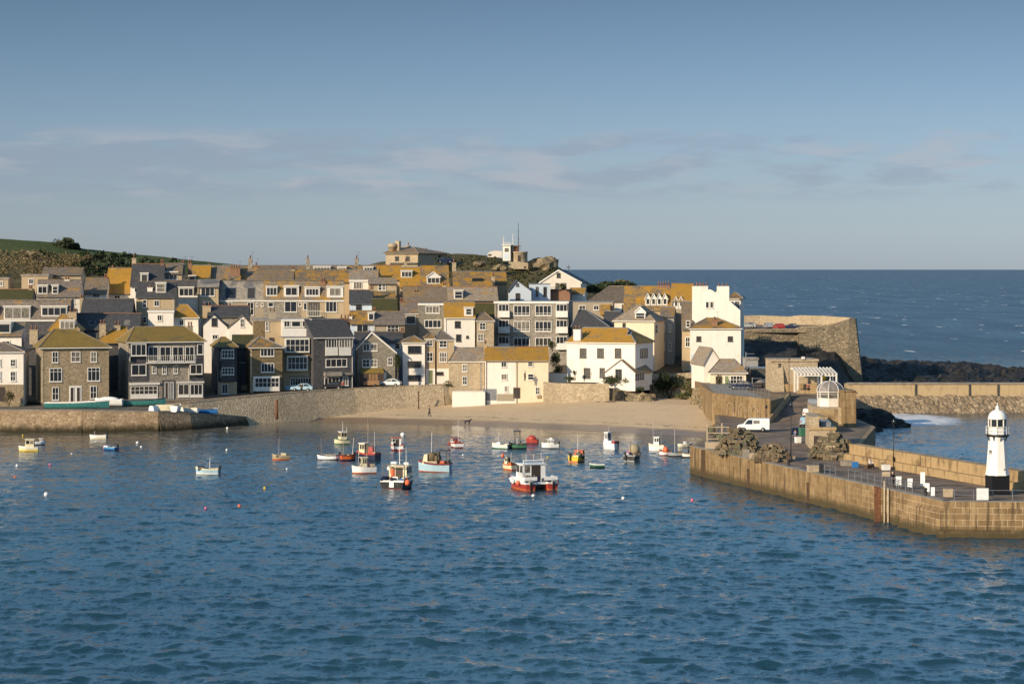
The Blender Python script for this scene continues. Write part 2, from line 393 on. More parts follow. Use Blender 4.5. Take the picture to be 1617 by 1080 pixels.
m_land('field', [(0.060, 0.078, 0.022), (0.085, 0.105, 0.032), (0.125, 0.125, 0.05)], 0.03, ((0.06, 0.055, 0.028), (0.17, 0.13, 0.07)))
m_land('heath', [(0.055, 0.055, 0.025), (0.11, 0.095, 0.045), (0.18, 0.14, 0.075)], 0.09)
m_land('earth', [(0.07, 0.062, 0.05), (0.11, 0.095, 0.07), (0.15, 0.125, 0.09)], 0.15)

# ================================================================= SKY
W = bpy.data.worlds.new('World'); S.world = W; W.use_nodes = True
def sky():
    nt = NT(W.node_tree); bg = nt.n['Background']
    d = nt.add('ShaderNodeTexCoord').outputs['Generated']
    s = nt.add('ShaderNodeSeparateXYZ', {0: d}); x, y, z = s.outputs
    sk = nt.add('ShaderNodeTexSky', sky_type='NISHITA', sun_disc=False, sun_elevation=R(SUN_EL), altitude=20.0, air_density=1.0, dust_density=0.4, ozone_density=1.6)
    sk.sun_rotation = math.atan2(sv.x, sv.y)
    c = sk.outputs[0]
    # thin grey-blue veil low down, clearing upwards
    tint = nt.ramp(nt.math('MULTIPLY', z, 1.0, clamp=True), SKY_TINT)
    c = nt.mix(1.0, c, tint, 'MULTIPLY')
    # a bank of broken fair-weather cloud far out over the sea
    az = nt.math('ARCTAN2', x, y)
    v = nt.add('ShaderNodeCombineXYZ', {0: nt.math('MULTIPLY', az, 46.0), 1: nt.math('MULTIPLY', z, 210.0), 2: 3.7}).outputs[0]
    n = nt.noise(v, 0.55, 6, 0.55)
    v2 = nt.add('ShaderNodeCombineXYZ', {0: nt.math('MULTIPLY', az, 24.0), 1: nt.math('MULTIPLY', z, 130.0), 2: 9.1}).outputs[0]
    n2 = nt.noise(v2, 0.6, 4, 0.5)
    band = nt.math('MULTIPLY', nt.smooth(z, 0.026, 0.038), nt.smooth(z, 0.064, 0.054))
    left = nt.smooth(az, 0.30, -0.22)
    cov = nt.math('MULTIPLY', band, nt.math('MULTIPLY', nt.smooth(nt.math('ADD', n, nt.math('MULTIPLY', left, 0.12)), 0.44, 0.66), 0.52))
    lit = nt.smooth(n2, 0.47, 0.60)
    ccol = nt.mix(lit, CLOUD_DARK, CLOUD_LIT)
    c = nt.mix(cov, c, ccol)
    nt.l.new(c, bg.inputs[0]); bg.inputs[1].default_value = SKY_STRENGTH
SKY_STRENGTH = 0.14
SKY_TINT = [(0.0, (0.36, 0.46, 0.80)), (0.032, (0.33, 0.40, 0.63)), (0.0625, (0.31, 0.37, 0.545)), (0.118, (0.222, 0.268, 0.362)), (0.165, (0.46, 0.62, 0.75)), (0.30, (0.88, 1.17, 1.25)), (1.0, (0.85, 0.90, 0.95))]
CLOUD_DARK = (1.85, 2.15, 2.75); CLOUD_LIT = (2.9, 2.85, 3.15)
sky()

# ================================================================= WATER
def axis(a, b, step, grow, lim0, lim1):
    v = list(np.arange(a, b + step * 0.5, step)); st = step
    lo = []; x = a
    while x > lim0: st *= grow; x -= st; lo.append(x)
    st = step; x = b
    while x < lim1: st *= grow; x += st; v.append(x)
    return np.array(lo[::-1] + v)
SHORE = [(-120, 380), (-86, 383), (-66, 384.5), (-55, 390), (-46, 408), (-40, 413), (-28, 408), (-12, 403.5), (0, 397), (10, 391), (20, 384), (27, 378), (34, 372), (40, 366)]
def water():
    xs = axis(-64, 64, 0.36, 1.045, -60000, 60000)
    y1 = [120.0]; 
    while y1[-1] < 330: y1.append(y1[-1] + 0.30)
    st = 0.30
    while y1[-1] < 90000: st = min(st * 1.012, 1.2) if y1[-1] < 640 else st * 1.06; y1.append(y1[-1] + st)
    lo = []; st = 0.36; y = 120.0
    while y > -3000: st *= 1.09; y -= st; lo.append(y)
    ys = np.array(lo[::-1] + y1)
    X, Y = np.meshgrid(xs, ys); Z = np.zeros_like(X); DX = np.zeros_like(X); DY = np.zeros_like(X)
    rng = np.random.RandomState(5)
    calm = np.clip((470 - Y) / 120, 0.35, 1) if False else 1.0
    dcell = np.maximum(np.gradient(ys)[:, None] + 0 * X, np.gradient(xs)[None, :] + 0 * X)
    main = R(248)                                   # the breeze comes from behind the houses on the right
    for i in range(220):
        lam = 0.85 * (11.0 / 0.85) ** (rng.rand() ** 1.3)
        th = main + rng.normal(0, 0.62); k = 2 * math.pi / lam
        amp = 0.0066 * lam ** 0.85 * (0.55 + 0.9 * rng.rand()) * (1.1 if lam < 2.0 else 0.62)
        if lam > 7: amp *= 0.9
        ph = rng.rand() * 6.283
        fade = np.clip((lam / dcell - 2.2) / 2.0, 0, 1)
        a = k * (math.cos(th) * X + math.sin(th) * Y) + ph
        # groups of waves: slow swell of the amplitude
        env = 0.72 + 0.5 * np.sin(0.021 * X * (1 + 0.3 * math.sin(i)) + 0.017 * Y + i * 1.7)
        A = amp * fade * env
        Z += A * np.cos(a); DX -= 1.25 * A * math.cos(th) * np.sin(a); DY -= 1.25 * A * math.sin(th) * np.sin(a)
    for lam, amp, th, ph in ((13.0, 0.10, R(262), 0.4), (9.5, 0.075, R(232), 2.1), (17.0, 0.11, R(250), 4.0)):
        k = 2 * math.pi / lam; a = k * (math.cos(th) * X + math.sin(th) * Y) + ph + 1.3 * np.sin(0.045 * X + 0.02 * Y)
        A = amp * np.clip((lam / dcell - 2.2) / 2.0, 0, 1) * np.clip(np.sin(0.03 * X - 0.024 * Y + ph) * 1.2, 0, 1) * np.clip((300 - Y) / 90, 0, 1)
        Z += A * np.cos(a); DX -= 1.1 * A * math.cos(th) * np.sin(a); DY -= 1.1 * A * math.sin(th) * np.sin(a)
    depth = Y - np.interp(X, [p[0] for p in SHORE], [p[1] for p in SHORE])
    inside = (X < 40) & (Y < 470)
    damp = np.where(inside, np.clip(-depth / 26, 0.12, 1), 1.0)
    damp = np.where(Y < 470, damp * np.clip(1.0 - (Y - 165) / 240, 0.42, 1), damp)
    Z *= damp
    DX *= damp; DY *= damp
    V = np.stack([X + DX, Y + DY, Z], -1).reshape(-1, 3).astype(np.float32)
    n, r = len(xs), len(ys)
    idx = (np.arange(r - 1)[:, None] * n + np.arange(n - 1)[None, :]).reshape(-1)
    q = np.stack([idx, idx + 1, idx + n + 1, idx + n], -1).astype(np.int32)
    me = bpy.data.meshes.new('sea_water')
    me.vertices.add(len(V)); me.vertices.foreach_set('co', V.ravel())
    me.loops.add(q.size); me.loops.foreach_set('vertex_index', q.ravel())
    me.polygons.add(len(q)); me.polygons.foreach_set('loop_start', np.arange(0, q.size, 4, dtype=np.int32)); me.polygons.foreach_set('loop_total', np.full(len(q), 4, np.int32))
    me.update(); me.validate()
    me.polygons.foreach_set('use_smooth', np.ones(len(me.polygons), bool))
    sh = np.where(inside, np.clip(1 + depth / 46.0, 0, 1), 0.0)
    at = me.attributes.new('shallow', 'FLOAT', 'POINT'); at.data.foreach_set('value', sh.reshape(-1).astype(np.float32))
    m, nt, b = new_mat('water')
    p = pos(nt); s = nt.add('ShaderNodeSeparateXYZ', {0: p})
    shal = nt.add('ShaderNodeAttribute', attribute_name='shallow').outputs['Fac']
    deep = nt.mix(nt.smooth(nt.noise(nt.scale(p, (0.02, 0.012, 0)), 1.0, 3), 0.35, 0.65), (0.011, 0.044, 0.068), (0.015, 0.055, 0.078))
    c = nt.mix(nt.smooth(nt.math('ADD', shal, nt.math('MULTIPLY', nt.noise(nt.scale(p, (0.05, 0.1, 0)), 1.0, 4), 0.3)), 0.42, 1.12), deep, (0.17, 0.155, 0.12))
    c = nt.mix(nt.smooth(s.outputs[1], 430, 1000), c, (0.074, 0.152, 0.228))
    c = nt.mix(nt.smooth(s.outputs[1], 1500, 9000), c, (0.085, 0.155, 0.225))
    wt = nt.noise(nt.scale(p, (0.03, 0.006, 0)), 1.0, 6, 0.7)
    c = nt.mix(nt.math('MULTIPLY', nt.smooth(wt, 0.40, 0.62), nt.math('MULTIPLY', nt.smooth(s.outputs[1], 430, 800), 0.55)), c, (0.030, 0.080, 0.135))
    # whitecaps: short broken crests, out at sea
    far = nt.smooth(s.outputs[1], 430, 520)
    wv = nt.scale(p, (0.055, 0.022, 0))
    w1 = nt.noise(wv, 1.0, 2); w2 = nt.noise(nt.scale(p, (0.13, 0.03, 0)), 1.0, 3, 0.6)
    cap = nt.math('MULTIPLY', nt.math('MULTIPLY', nt.smooth(w1, 0.585, 0.65), nt.smooth(w2, 0.565, 0.63)), far)
    sx = nt.math('DIVIDE', nt.math('SUBTRACT', s.outputs[0], 71.0), 12.0); sy = nt.math('DIVIDE', nt.math('SUBTRACT', s.outputs[1], 418.0), 20.0)
    surf = nt.smooth(nt.math('ADD', nt.math('ADD', nt.math('MULTIPLY', sx, sx), nt.math('MULTIPLY', sy, sy)), nt.math('MULTIPLY', nt.noise(p, 0.25, 5, 0.7), 1.4)), 1.75, 1.05)
    cap = nt.math('MAXIMUM', cap, nt.math('MULTIPLY', surf, 0.9))
    c = nt.mix(cap, c, (0.75, 0.75, 0.74))
    # lapping foam where the beach shelves
    lap = nt.math('MULTIPLY', nt.smooth(shal, 0.95, 0.99), nt.smooth(nt.noise(nt.scale(p, (0.25, 0.8, 0)), 1.0, 4), 0.50, 0.60))
    c = nt.mix(lap, c, (0.62, 0.58, 0.52))
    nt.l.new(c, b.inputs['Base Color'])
    b.inputs['IOR'].default_value = 1.333
    nt.l.new(nt.math('ADD', 0.075, nt.math('MULTIPLY', nt.math('ADD', cap, lap), 0.6)), b.inputs['Roughness'])
    nt.l.new(nt.math('SUBTRACT', 0.5, nt.math('MULTIPLY', nt.smooth(s.outputs[1], 400, 1100), 0.45)), b.inputs['Specular IOR Level'])
    h1 = nt.noise(nt.scale(p, (1.0, 1.5, 0)), 1.0, 4, 0.65); h2 = nt.noise(nt.scale(p, (3.2, 4.4, 0)), 1.0, 3, 0.6)
    h3 = nt.noise(nt.scale(p, (0.16, 0.22, 0)), 1.0, 4, 0.6)
    gust = nt.noise(nt.scale(p, (0.022, 0.014, 0)), 1.0, 4, 0.6)
    amt = nt.math('MULTIPLY', nt.math('SUBTRACT', 1.0, nt.math('MULTIPLY', shal, 0.75)), nt.math('ADD', 0.65, nt.math('MULTIPLY', nt.smooth(gust, 0.35, 0.65), 0.6)))
    hh = nt.math('ADD', nt.math('MULTIPLY', h1, 0.75), nt.math('ADD', nt.math('MULTIPLY', h2, 0.30), nt.math('MULTIPLY', nt.math('MULTIPLY', h3, 2.2), far)))
    bp = nt.add('ShaderNodeBump', {'Strength': nt.math('MULTIPLY', amt, 0.16), 'Distance': 1.0, 'Height': hh})
    # out at sea the chop is finer than anything the eye resolves: facets tilt every way
    fc = nt.noise(nt.scale(p, (0.35, 0.16, 0)), 1.0, 6, 0.75, out=1)
    fc = nt.add('ShaderNodeVectorMath', {0: fc, 1: (0.5, 0.5, 0.5)}, operation='SUBTRACT').outputs[0]
    nc = nt.add('ShaderNodeVectorMath', {0: nt.noise(nt.scale(p, (1.5, 0.85, 0)), 1.0, 5, 0.72, out=1), 1: (0.5, 0.5, 0.5)}, operation='SUBTRACT').outputs[0]
    ns = nt.add('ShaderNodeSeparateXYZ', {0: nc})
    ny = nt.math('ADD', nt.math('MULTIPLY', ns.outputs[1], 0.30), nt.math('MULTIPLY', nt.math('MULTIPLY', ns.outputs[1], nt.math('ABSOLUTE', ns.outputs[1])), 9.5))
    nv = nt.add('ShaderNodeCombineXYZ', {0: nt.math('MULTIPLY', ns.outputs[0], 0.45), 1: ny, 2: 0.0}).outputs[0]
    nv = nt.add('ShaderNodeVectorMath', {0: nv, 3: amt}, operation='SCALE').outputs[0]
    far2 = nt.smooth(s.outputs[1], 380, 620)
    fc = nt.add('ShaderNodeVectorMath', {0: nt.scale(fc, (1.9, 1.9, 0.0)), 3: far2}, operation='SCALE').outputs[0]
    fc = nt.add('ShaderNodeVectorMath', {0: fc, 1: nv}, operation='ADD').outputs[0]
    nn = nt.add('ShaderNodeVectorMath', {0: nt.add('ShaderNodeVectorMath', {0: bp.outputs[0], 1: fc}, operation='ADD').outputs[0]}, operation='NORMALIZE').outputs[0]
    nt.l.new(nn, b.inputs['Normal'])
    # thin sheet at the very edge: the sand shows through
    out = nt.n['Material Output']
    tr = nt.add('ShaderNodeBsdfTransparent')
    ms = nt.add('ShaderNodeMixShader', {0: nt.math('MULTIPLY', nt.smooth(shal, 0.93, 1.0), 0.75), 1: nt.add('ShaderNodeMixShader', {0: nt.math('MULTIPLY', nt.smooth(s.outputs[1], 400, 800), 0.82), 1: b.outputs[0], 2: nt.add('ShaderNodeBsdfDiffuse', {'Color': c, 'Normal': nn}).outputs[0]}).outputs[0], 2: tr.outputs[0]})
    nt.l.new(ms.outputs[0], out.inputs[0])
    me.materials.append(m)
    o = bpy.data.objects.new('sea_water', me); C.objects.link(o)
    tag(o, 'choppy deep blue sea filling the harbour and reaching the horizon', 'sea', kind='structure')
water()

# ================================================================= LAND
FRONT = [(-140, 396, 3.9), (-84, 397, 4.1), (-68, 400, 4.3), (-55, 408, 4.5), (-42, 420, 4.9), (-30, 427, 5.2), (-13.5, 433, 5.5), (-10, 438, 5.8), (8, 438, 6.0), (9, 427.5, 6.2), (26, 427.5, 6.3), (27, 433, 6.4), (34, 434, 6.8), (38, 420, 6.9), (46, 415, 7.0)]
FD = [(a, b) for a, b, c in FRONT]; FZ = [(a, c) for a, b, c in FRONT]
def ground(X, Y):
    d = Y - interp(X, FD)
    z = interp(X, FZ) + (0 if d < 4 else min(0.118 * (d - 4), 13.5))
    if X > 30: z -= min(1.0, (X - 30) / 16) * min(max(d, 0) * 0.07, 8)
    return z
def land():
    xs = [x * 2.5 for x in range(-72, 20)] + [47.6, 49.5]
    rows = [0, 2, 4, 8, 14, 22, 30, 40, 55, 70, 90, 120, 150, 190, 235]
    def f(x, t):
        y0 = interp(x, FD); y = y0 + t
        z = ground(x, y) + (0.3 * fbm(x, y, 0, 0.08) if t > 10 else 0)
        if x > 48.5: z = -1.5
        if t > 200: z -= 8
        return (x, y, z)
    tag(grid('town_ground', xs, rows, f, 'earth'), 'sloping ground under the terraces of the fishing town', 'ground', kind='structure')
    # skirt below its seaward edge
    # beach
    def b(x, t):
        y0 = interp(x, SHORE); y = y0 - 14 + t * 1.0
        z = 0.085 * (y - y0) + 0.05 + 0.07 * fbm(x, y, 1.0, 0.12)
        if x < -30: z -= max(0, min(1, (-30 - x) / 14)) * 0.3
        return (x, y, min(z, 3.1))
    tag(grid('beach', [x * 0.8 for x in range(-64, 53)], [k * 0.8 for k in range(0, 85)], b, 'sand'), 'crescent of pale golden sand at the head of the harbour', 'beach', kind='structure')
    # far hill on the left
    SIL = [(-300, 372), (0, 377), (60, 381), (90, 384), (130, 393), (200, 400), (270, 407), (350, 416), (420, 421.5), (520, 425), (640, 430)]
    def hl(px, Y):
        sil = interp(px, SIL)
        zt = H - (sil - HY) * 700 / F
        t = max(0, min(1, (Y - 560) / 140)); k = t * t * (3 - 2 * t)
        base = 15.0
        z = base + (zt - base) * (0.42 * k + 0.58 * t) + 0.35 * fbm(px * 0.19, Y, 2, 0.1) * (1 - 0.6 * t)
        if Y > 700: z = zt - (Y - 700) * 0.02
        return ((px - CX) * Y / F, Y, z)
    o = grid('far_hill', [p * 9 for p in range(-40, 72)], [560, 570, 580, 590, 600, 612, 625, 640, 655, 670, 680, 690, 700, 720, 760, 820], hl, 'field')
    tag(o, 'green pasture hill rising behind the left of the town', 'hill', kind='structure')
    # the island headland
    IS = [(560, 424), (600, 414), (683, 402), (720, 401), (770, 404), (800, 409), (835, 413), (850, 413), (880, 420), (905, 436), (935, 450), (985, 456), (1060, 478), (1110, 500)]
    def hi(px, Y):
        zt = H - (interp(px, IS) - HY) * 615 / F
        t = max(0, min(1, (Y - 545) / 70)); k = 0.5 * t + 0.5 * t * t * (3 - 2 * t)
        z = 16.5 + (zt - 16.5) * k + 0.5 * fbm(px * 0.17, Y, 5, 0.16) * (1 - 0.5 * t)
        if Y > 615: z = zt - ((Y - 615) / 60) ** 2 * (zt + 3)
        return ((px - CX) * Y / F, Y, z)
    o = grid('island_headland', [540 + p * 6 for p in range(0, 100)], [545, 551, 557, 563, 569, 575, 581, 588, 595, 602, 608, 615, 622, 632, 645, 660, 680], hi, 'heath')
    tag(o, 'grassy headland with scrub beyond the rooftops', 'headland', kind='structure')
land()
# ================================================================= QUAY, BEACH WALLS, PIER
def X_(px, D): return (px - CX) * D / F
def wallstrip(name, pts, thick, zb, mat, label, cat, batter=0.8, coping=None, cop_mat='concrete', parent=None, group=None):
    """pts: (px, D, ztop). A wall running along the points, leaning back a little, with a coping as a part"""
    mb = MB(); cp = MB()
    Q = [(X_(p, D), D, z) for p, D, z in pts]
    for (xa, ya, za), (xb, yb, zb_) in zip(Q, Q[1:]):
        d = Vector((xb - xa, yb - ya, 0)).normalized(); n = Vector((-d.y, d.x, 0))
        def bot(x, y): return Vector((x, y, zb)) - n * batter
        a, b = Vector((xa, ya, za)), Vector((xb, yb, zb_))
        mb.hexa([bot(xa, ya), bot(xb, yb), Vector((xb, yb, zb)) + n * thick, Vector((xa, ya, zb)) + n * thick, a, b, b + n * thick, a + n * thick])
        if coping:
            o = n * 0.06; up = Vector((0, 0, coping)); e = Vector((0, 0, 0.004))
            cp.hexa([a - o + e, b - o + e, b + n * thick + o + e, a + n * thick + o + e, a - o + up, b - o + up, b + n * thick + o + up, a + n * thick + o + up])
    o = mb.build(name, mat, parent)
    tag(o, label, cat, group)
    if coping: cp.build('coping', cop_mat, o)
    return o
LOWER = [(-60, 383, 3.75), (0, 384, 3.7), (130, 384.5, 3.6), (250, 387, 3.2), (300, 391, 2.7), (340, 397, 2.1), (380, 403, 1.4), (415, 410, 0.7), (445, 416.5, 0.0)]
wallstrip('quay_wall', LOWER, 0.7, -1.6, 'quay_stone', 'long weed stained stone wall at the water below the slipway and the teal gig', 'wall', 1.3, 0.16)
UPPER = [(262, 396, 3.9), (300, 398.5, 4.15), (340, 402, 4.4), (440, 410, 5.05), (500, 415.5, 5.3), (560, 420.5, 5.45), (640, 425, 5.65), (700, 427.5, 5.75), (716, 429, 5.75)]
wallstrip('beach_wall', UPPER, 0.7, -0.5, 'rubble_wall', 'rubble stone wall rising from the sand below the quayside terrace', 'wall', 1.5, 0.14, 'rubble_wall')
def ribbon(name, rows, mat, label, cat):
    v = [p for r in rows for p in r]; n = len(rows[0])
    f = [(j * n + i, j * n + i + 1, (j + 1) * n + i + 1, (j + 1) * n + i) for j in range(len(rows) - 1) for i in range(n - 1)]
    mb = MB(); mb.v = v; mb.f = f; mb.m = [0] * len(f); mb.sm = [False] * len(f)
    return tag(mb.build(name, mat), label, cat, kind='structure')
def px_line(tab, pxs):
    return [(X_(p, interp(p, [(a, b) for a, b, c in tab])), interp(p, [(a, b) for a, b, c in tab]), interp(p, [(a, c) for a, b, c in tab])) for p in pxs]
ps = list(range(-60, 441, 20))
MID = [(-60, 401, 4.0), (60, 402, 4.05), (170, 403, 4.1), (240, 399, 3.8), (262, 397.5, 3.6), (300, 398, 3.0), (340, 401.0, 2.2), (380, 404, 1.5), (440, 409, 0.7)]
fr = [(x, y + 0.5, z - 0.02) for x, y, z in px_line(LOWER, ps)]
ribbon('slipway', [fr, px_line(MID, ps)], 'slipway', 'sloping stone slipway running down to the sand', 'slipway')
ps2 = list(range(245, 721, 15))
up = [(x, y + 0.35, z - 0.12) for x, y, z in px_line([(245, 396, 3.8)] + UPPER, ps2)]
bk = [(x, y + 14, interp(x, FZ) + 0.12) for x, y, z in up]
md = [(x, y + 6, (z + c[2]) / 2 + 0.02) for (x, y, z), c in zip(up, bk)]
ribbon('quay_road', [up, md, bk], 'asphalt', 'quayside road in front of the terrace', 'road')
ps3 = list(range(-60, 261, 20))
ribbon('quay_pavement', [[(x, y - 1.2, z + 0.05) for x, y, z in px_line(MID, ps3)], [(X_(p, 420), 420, interp(X_(p, 420), FZ) + 0.15) for p in ps3]], 'asphalt', 'paved quay in front of the stone houses', 'pavement')
# steps at the end of the beach wall
st = MB()
for k in range(9):
    st.box(X_(716, 428), X_(727, 428), 425.4 + k * 0.42, 429.5, 1.0 + k * 0.5, 1.5 + k * 0.5)
tag(st.build('stone_steps', 'stone_dark'), 'dark stone steps from the sand up to the quay end', 'steps')
wallstrip('retaining_wall', [(714, 424.5, 4.65), (766, 424.5, 4.6)], 2.8, 1.0, 'white', 'low white painted wall on the sand below the tan stone cottage', 'wall', 0.15, 0.1, 'white')
wallstrip('garden_wall', [(858, 423, 6.55), (880, 423, 6.35), (920, 423, 6.25), (962, 423, 6.2)], 1.0, 0.5, 'rubble_wall', 'high rubble garden wall above the sand beside the cream cottage', 'wall', 0.6, None)
wallstrip('garden_wall', [(962, 423.6, 5.5), (1000, 424.5, 4.6), (1035, 425, 4.2)], 1.0, 0.0, 'rock_tan', 'broken lower rubble wall under the white porch house', 'wall', 0.9, None)
wallstrip('retaining_wall', [(1028, 433, 7.5), (1075, 433.5, 7.7), (1118, 434, 8.0)], 0.8, 1.0, 'rubble_wall', 'ivy grown rubble wall closing the alley above the sand', 'wall', 0.4, None)
wallstrip('garden_wall', [(866, 429.4, 7.9), (897, 429.4, 7.9)], 0.4, 5.5, 'offwhite', 'short pale rendered wall between the cream cottage and the white villa', 'wall', 0.0, 0.08)

# rocks under the garden wall and beside the pier root
def rock(px, D, z, r, label, mat='rock_tan', seed=1, sc=(1, 0.8, 0.75)):
    mb = MB(); mb.ball((0, 0, 0), r, 14, 9, 0, sc)
    for i, (x, y, zz) in enumerate(mb.v):
        k = 1 + 0.55 * fbm(x + seed * 7.1, y, zz, 1.1 / r, 3); mb.v[i] = (x * k, y * k, zz * k)
    mb.sm = [False] * len(mb.sm)
    return tag(mb.build('rock', mat, None, (X_(px, D), D, z)), label, 'rock')
rock(950, 420.5, 2.1, 2.0, 'rounded brown rock at the corner of the garden wall', 'rock_tan', 2, (1.5, 0.8, 0.6))
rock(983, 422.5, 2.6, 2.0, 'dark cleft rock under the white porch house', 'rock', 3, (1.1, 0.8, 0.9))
rock(1008, 422.3, 2.6, 2.3, 'tan weathered rock below the porch house window', 'rock_tan', 4, (1.1, 0.8, 0.95))
rock(1026, 423.5, 2.3, 1.6, 'small tan rock nearest the ivy alley', 'rock_tan', 5)
rock(1107, 412, 3.0, 2.6, 'tall tan crag between the sand and the pier wall', 'rock_tan', 6, (0.75, 0.9, 1.35))
rock(1118, 404, 2.6, 2.1, 'leaning tan crag against the pier wall', 'rock_tan', 7, (0.7, 0.9, 1.5))
rock(1072, 428, 2.6, 1.4, 'low ochre rock in the sand below the ivy', 'rock_tan', 8, (1.6, 0.8, 0.5))
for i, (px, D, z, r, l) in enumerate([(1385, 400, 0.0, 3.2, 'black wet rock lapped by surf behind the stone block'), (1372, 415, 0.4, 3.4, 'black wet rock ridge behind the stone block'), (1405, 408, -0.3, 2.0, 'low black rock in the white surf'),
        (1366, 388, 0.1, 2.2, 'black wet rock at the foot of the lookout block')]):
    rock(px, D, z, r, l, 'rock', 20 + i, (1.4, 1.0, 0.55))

PZ = 3.65
PIER = [(24.0, 307.5), (25.2, 302.5), (44.3, 234), (63.5, 232.5), (58.2, 246), (46.0, 281), (45.2, 300), (50, 322), (55, 345), (55, 374), (33.4, 376), (31.8, 356), (28.2, 326)]
def pier():
    root = empty('stone_pier', (0, 0, 0), 'long granite block pier with tarred deck ending beside the lighthouse', 'pier')
    mb = MB()
    a = [(x, y, -3.0) for x, y in PIER]; b = [(x, y, PZ) for x, y in PIER]
    mb.prism(a, b); mb.build('pier_wall', 'pier_stone', root)
    dk = MB(); cx = 44; cy = 290
    ins = []
    for i, (x, y) in enumerate(PIER):
        p0, p2 = Vector(PIER[i - 1]), Vector(PIER[(i + 1) % len(PIER)]); t = (p2 - p0).normalized(); nrm = Vector((-t.y, t.x)) 
        ins.append((x + nrm.x * 0.75, y + nrm.y * 0.75, PZ + 0.03))
    dk.prism([(x, y, PZ - 0.2) for x, y, z in ins], ins); dk.build('deck', 'asphalt', root)
    # protruding lower course and battered foot near the head of the pier
    d = Vector((20 / 74.7, -72 / 74.7, 0)); n = Vector((-d.y, d.x, 0)) * -1.0
    q = Vector((44.3, 234, 0)); bt = MB()
    pa, pb = q - d * 0.0, q - d * 12.5
    out = n * 0.55
    bt.hexa([pa + out + Vector((0, 0, -3)), pa + Vector((0, 0, -3)), pb + Vector((0, 0, -3)), pb + out + Vector((0, 0, -3)),
             pa + out * 0.7 + Vector((0, 0, 2.6)), pa + Vector((0, 0, 2.9)), q - d * 8 + Vector((0, 0, 2.9)), q - d * 8 + out * 0.7 + Vector((0, 0, 2.6))])
    bt.build('buttress', 'pier_stone', root)
    ft = MB(); ft.box(43.6, 64, 233.0, 234.2, -3, 0.75); ft.build('footing', 'pier_stone', root)
    # timber fenders let into the wall, ladder, mooring poles
    def along(py_or_y, off=0.0):
        y = py_or_y; x = 25.2 + (44.3 - 25.2) * (302.5 - y) / 68.5
        return Vector((x, y, 0)) + n * off
    for px in (1183, 1277, 1104, 1113):
        y = next(yy for yy in np.arange(302, 234, -0.1) if CX + along(yy).x * F / yy >= px)
        f = MB(); p = along(y, 0.12); f.box(p.x - 0.16, p.x + 0.16, p.y - 0.16, p.y + 0.16, -2, PZ - (0.05 if px < 1120 else 1.2)); f.build('fender', 'wood_dark', root)
    y = next(yy for yy in np.arange(302, 234, -0.1) if CX + along(yy).x * F / yy >= 1387)
    ld = MB()
    for s in (-0.42, 0.42):
        p = along(y + s, 0.14); ld.box(p.x - 0.15, p.x + 0.15, p.y - 0.15, p.y + 0.15, -2, PZ + 0.1)
    for k in range(15):
        p, p2 = along(y - 0.4, 0.12), along(y + 0.4, 0.12); ld.tube(p + Vector((0, 0, -1.5 + k * 0.34)), p2 + Vector((0, 0, -1.5 + k * 0.34)), 0.05)
    p, p2 = along(y - 0.42, 0.03), along(y + 0.42, 0.03)
    ld.build('ladder', 'rust', root)
    for px in (1399, 1405):
        y = next(yy for yy in np.arange(302, 234, -0.1) if CX + along(yy).x * F / yy >= px)
        f = MB(); p = along(y, 0.2); f.tube(p + Vector((0, 0, -2)), p + Vector((0, 0, PZ + (0.9 if px == 1399 else 0.2))), 0.11, n=8); f.build('mooring_pole', 'wood_pale', root)
    cp = MB()
    for (xa, ya), (xb, yb) in ((PIER[1], PIER[2]), (PIER[0], PIER[1]), (PIER[2], PIER[3])):
        a, b = Vector((xa, ya, PZ)), Vector((xb, yb, PZ)); t = (b - a).normalized(); nn = Vector((-t.y, t.x, 0))
        L = (b - a).length; k = 0.0
        while k < L - 0.2:
            e = min(L, k + 1.5); u, w = a + t * (k + 0.02), a + t * (e - 0.02)
            cp.hexa([u - nn * 0.04 + Vector((0, 0, .004)), w - nn * 0.04 + Vector((0, 0, .004)), w + nn * 0.9 + Vector((0, 0, .004)), u + nn * 0.9 + Vector((0, 0, .004)),
                     u - nn * 0.04 + Vector((0, 0, .07)), w - nn * 0.04 + Vector((0, 0, .07)), w + nn * 0.9 + Vector((0, 0, .07)), u + nn * 0.9 + Vector((0, 0, .07))]); k = e
    cp.build('coping', 'concrete', root)
pier()
# parapet on the seaward side, with its step to stand on and a short flight up
def parapet():
    root = empty('parapet_wall', (0, 0, 0), 'tan rendered parapet wall along the seaward edge of the pier', 'wall')
    def run(name, pts, off, thick, zt, mat):
        mb = MB()
        for (a, b) in zip(pts, pts[1:]):
            a, b = Vector(a), Vector(b); t = (b - a).normalized(); n = Vector((-t.y, t.x)) * -1
            A0, B0, A1, B1 = a + n * off, b + n * off, a + n * (off + thick), b + n * (off + thick)
            A1, B1 = a - n * 0 + n * off - n * thick, b + n * off - n * thick
            mb.hexa([(A0.x, A0.y, PZ), (B0.x, B0.y, PZ), (B1.x, B1.y, PZ), (A1.x, A1.y, PZ), (A0.x, A0.y, zt), (B0.x, B0.y, zt), (B1.x, B1.y, zt), (A1.x, A1.y, zt)])
        return mb.build(name, mat, root)
    L = [(42.0, 284), (54.3, 246.5), (60.0, 233.5)]
    run('parapet', L, 0.0, 1.5, 5.75, 'parapet')
    run('standing_step', L, 0.75, 0.745, 4.55, 'parapet')
    st = MB(); d = Vector((12.3, -37.5)).normalized(); n = Vector((d.y, -d.x)) * 1
    for k in range(4):
        c = Vector((42.0, 284)) + d * 11.5 - Vector((-n.x, -n.y)) * 0.0
        st.box(44.0 + k * 0.3, 45.4, 271.2 + k * 0.25, 273.2, PZ, PZ + 0.3 + k * 0.42)
    st.build('steps', 'parapet', root)
m_render('parapet', (0.38, 0.265, 0.135), 0.9, (0.17, 0.11, 0.055))
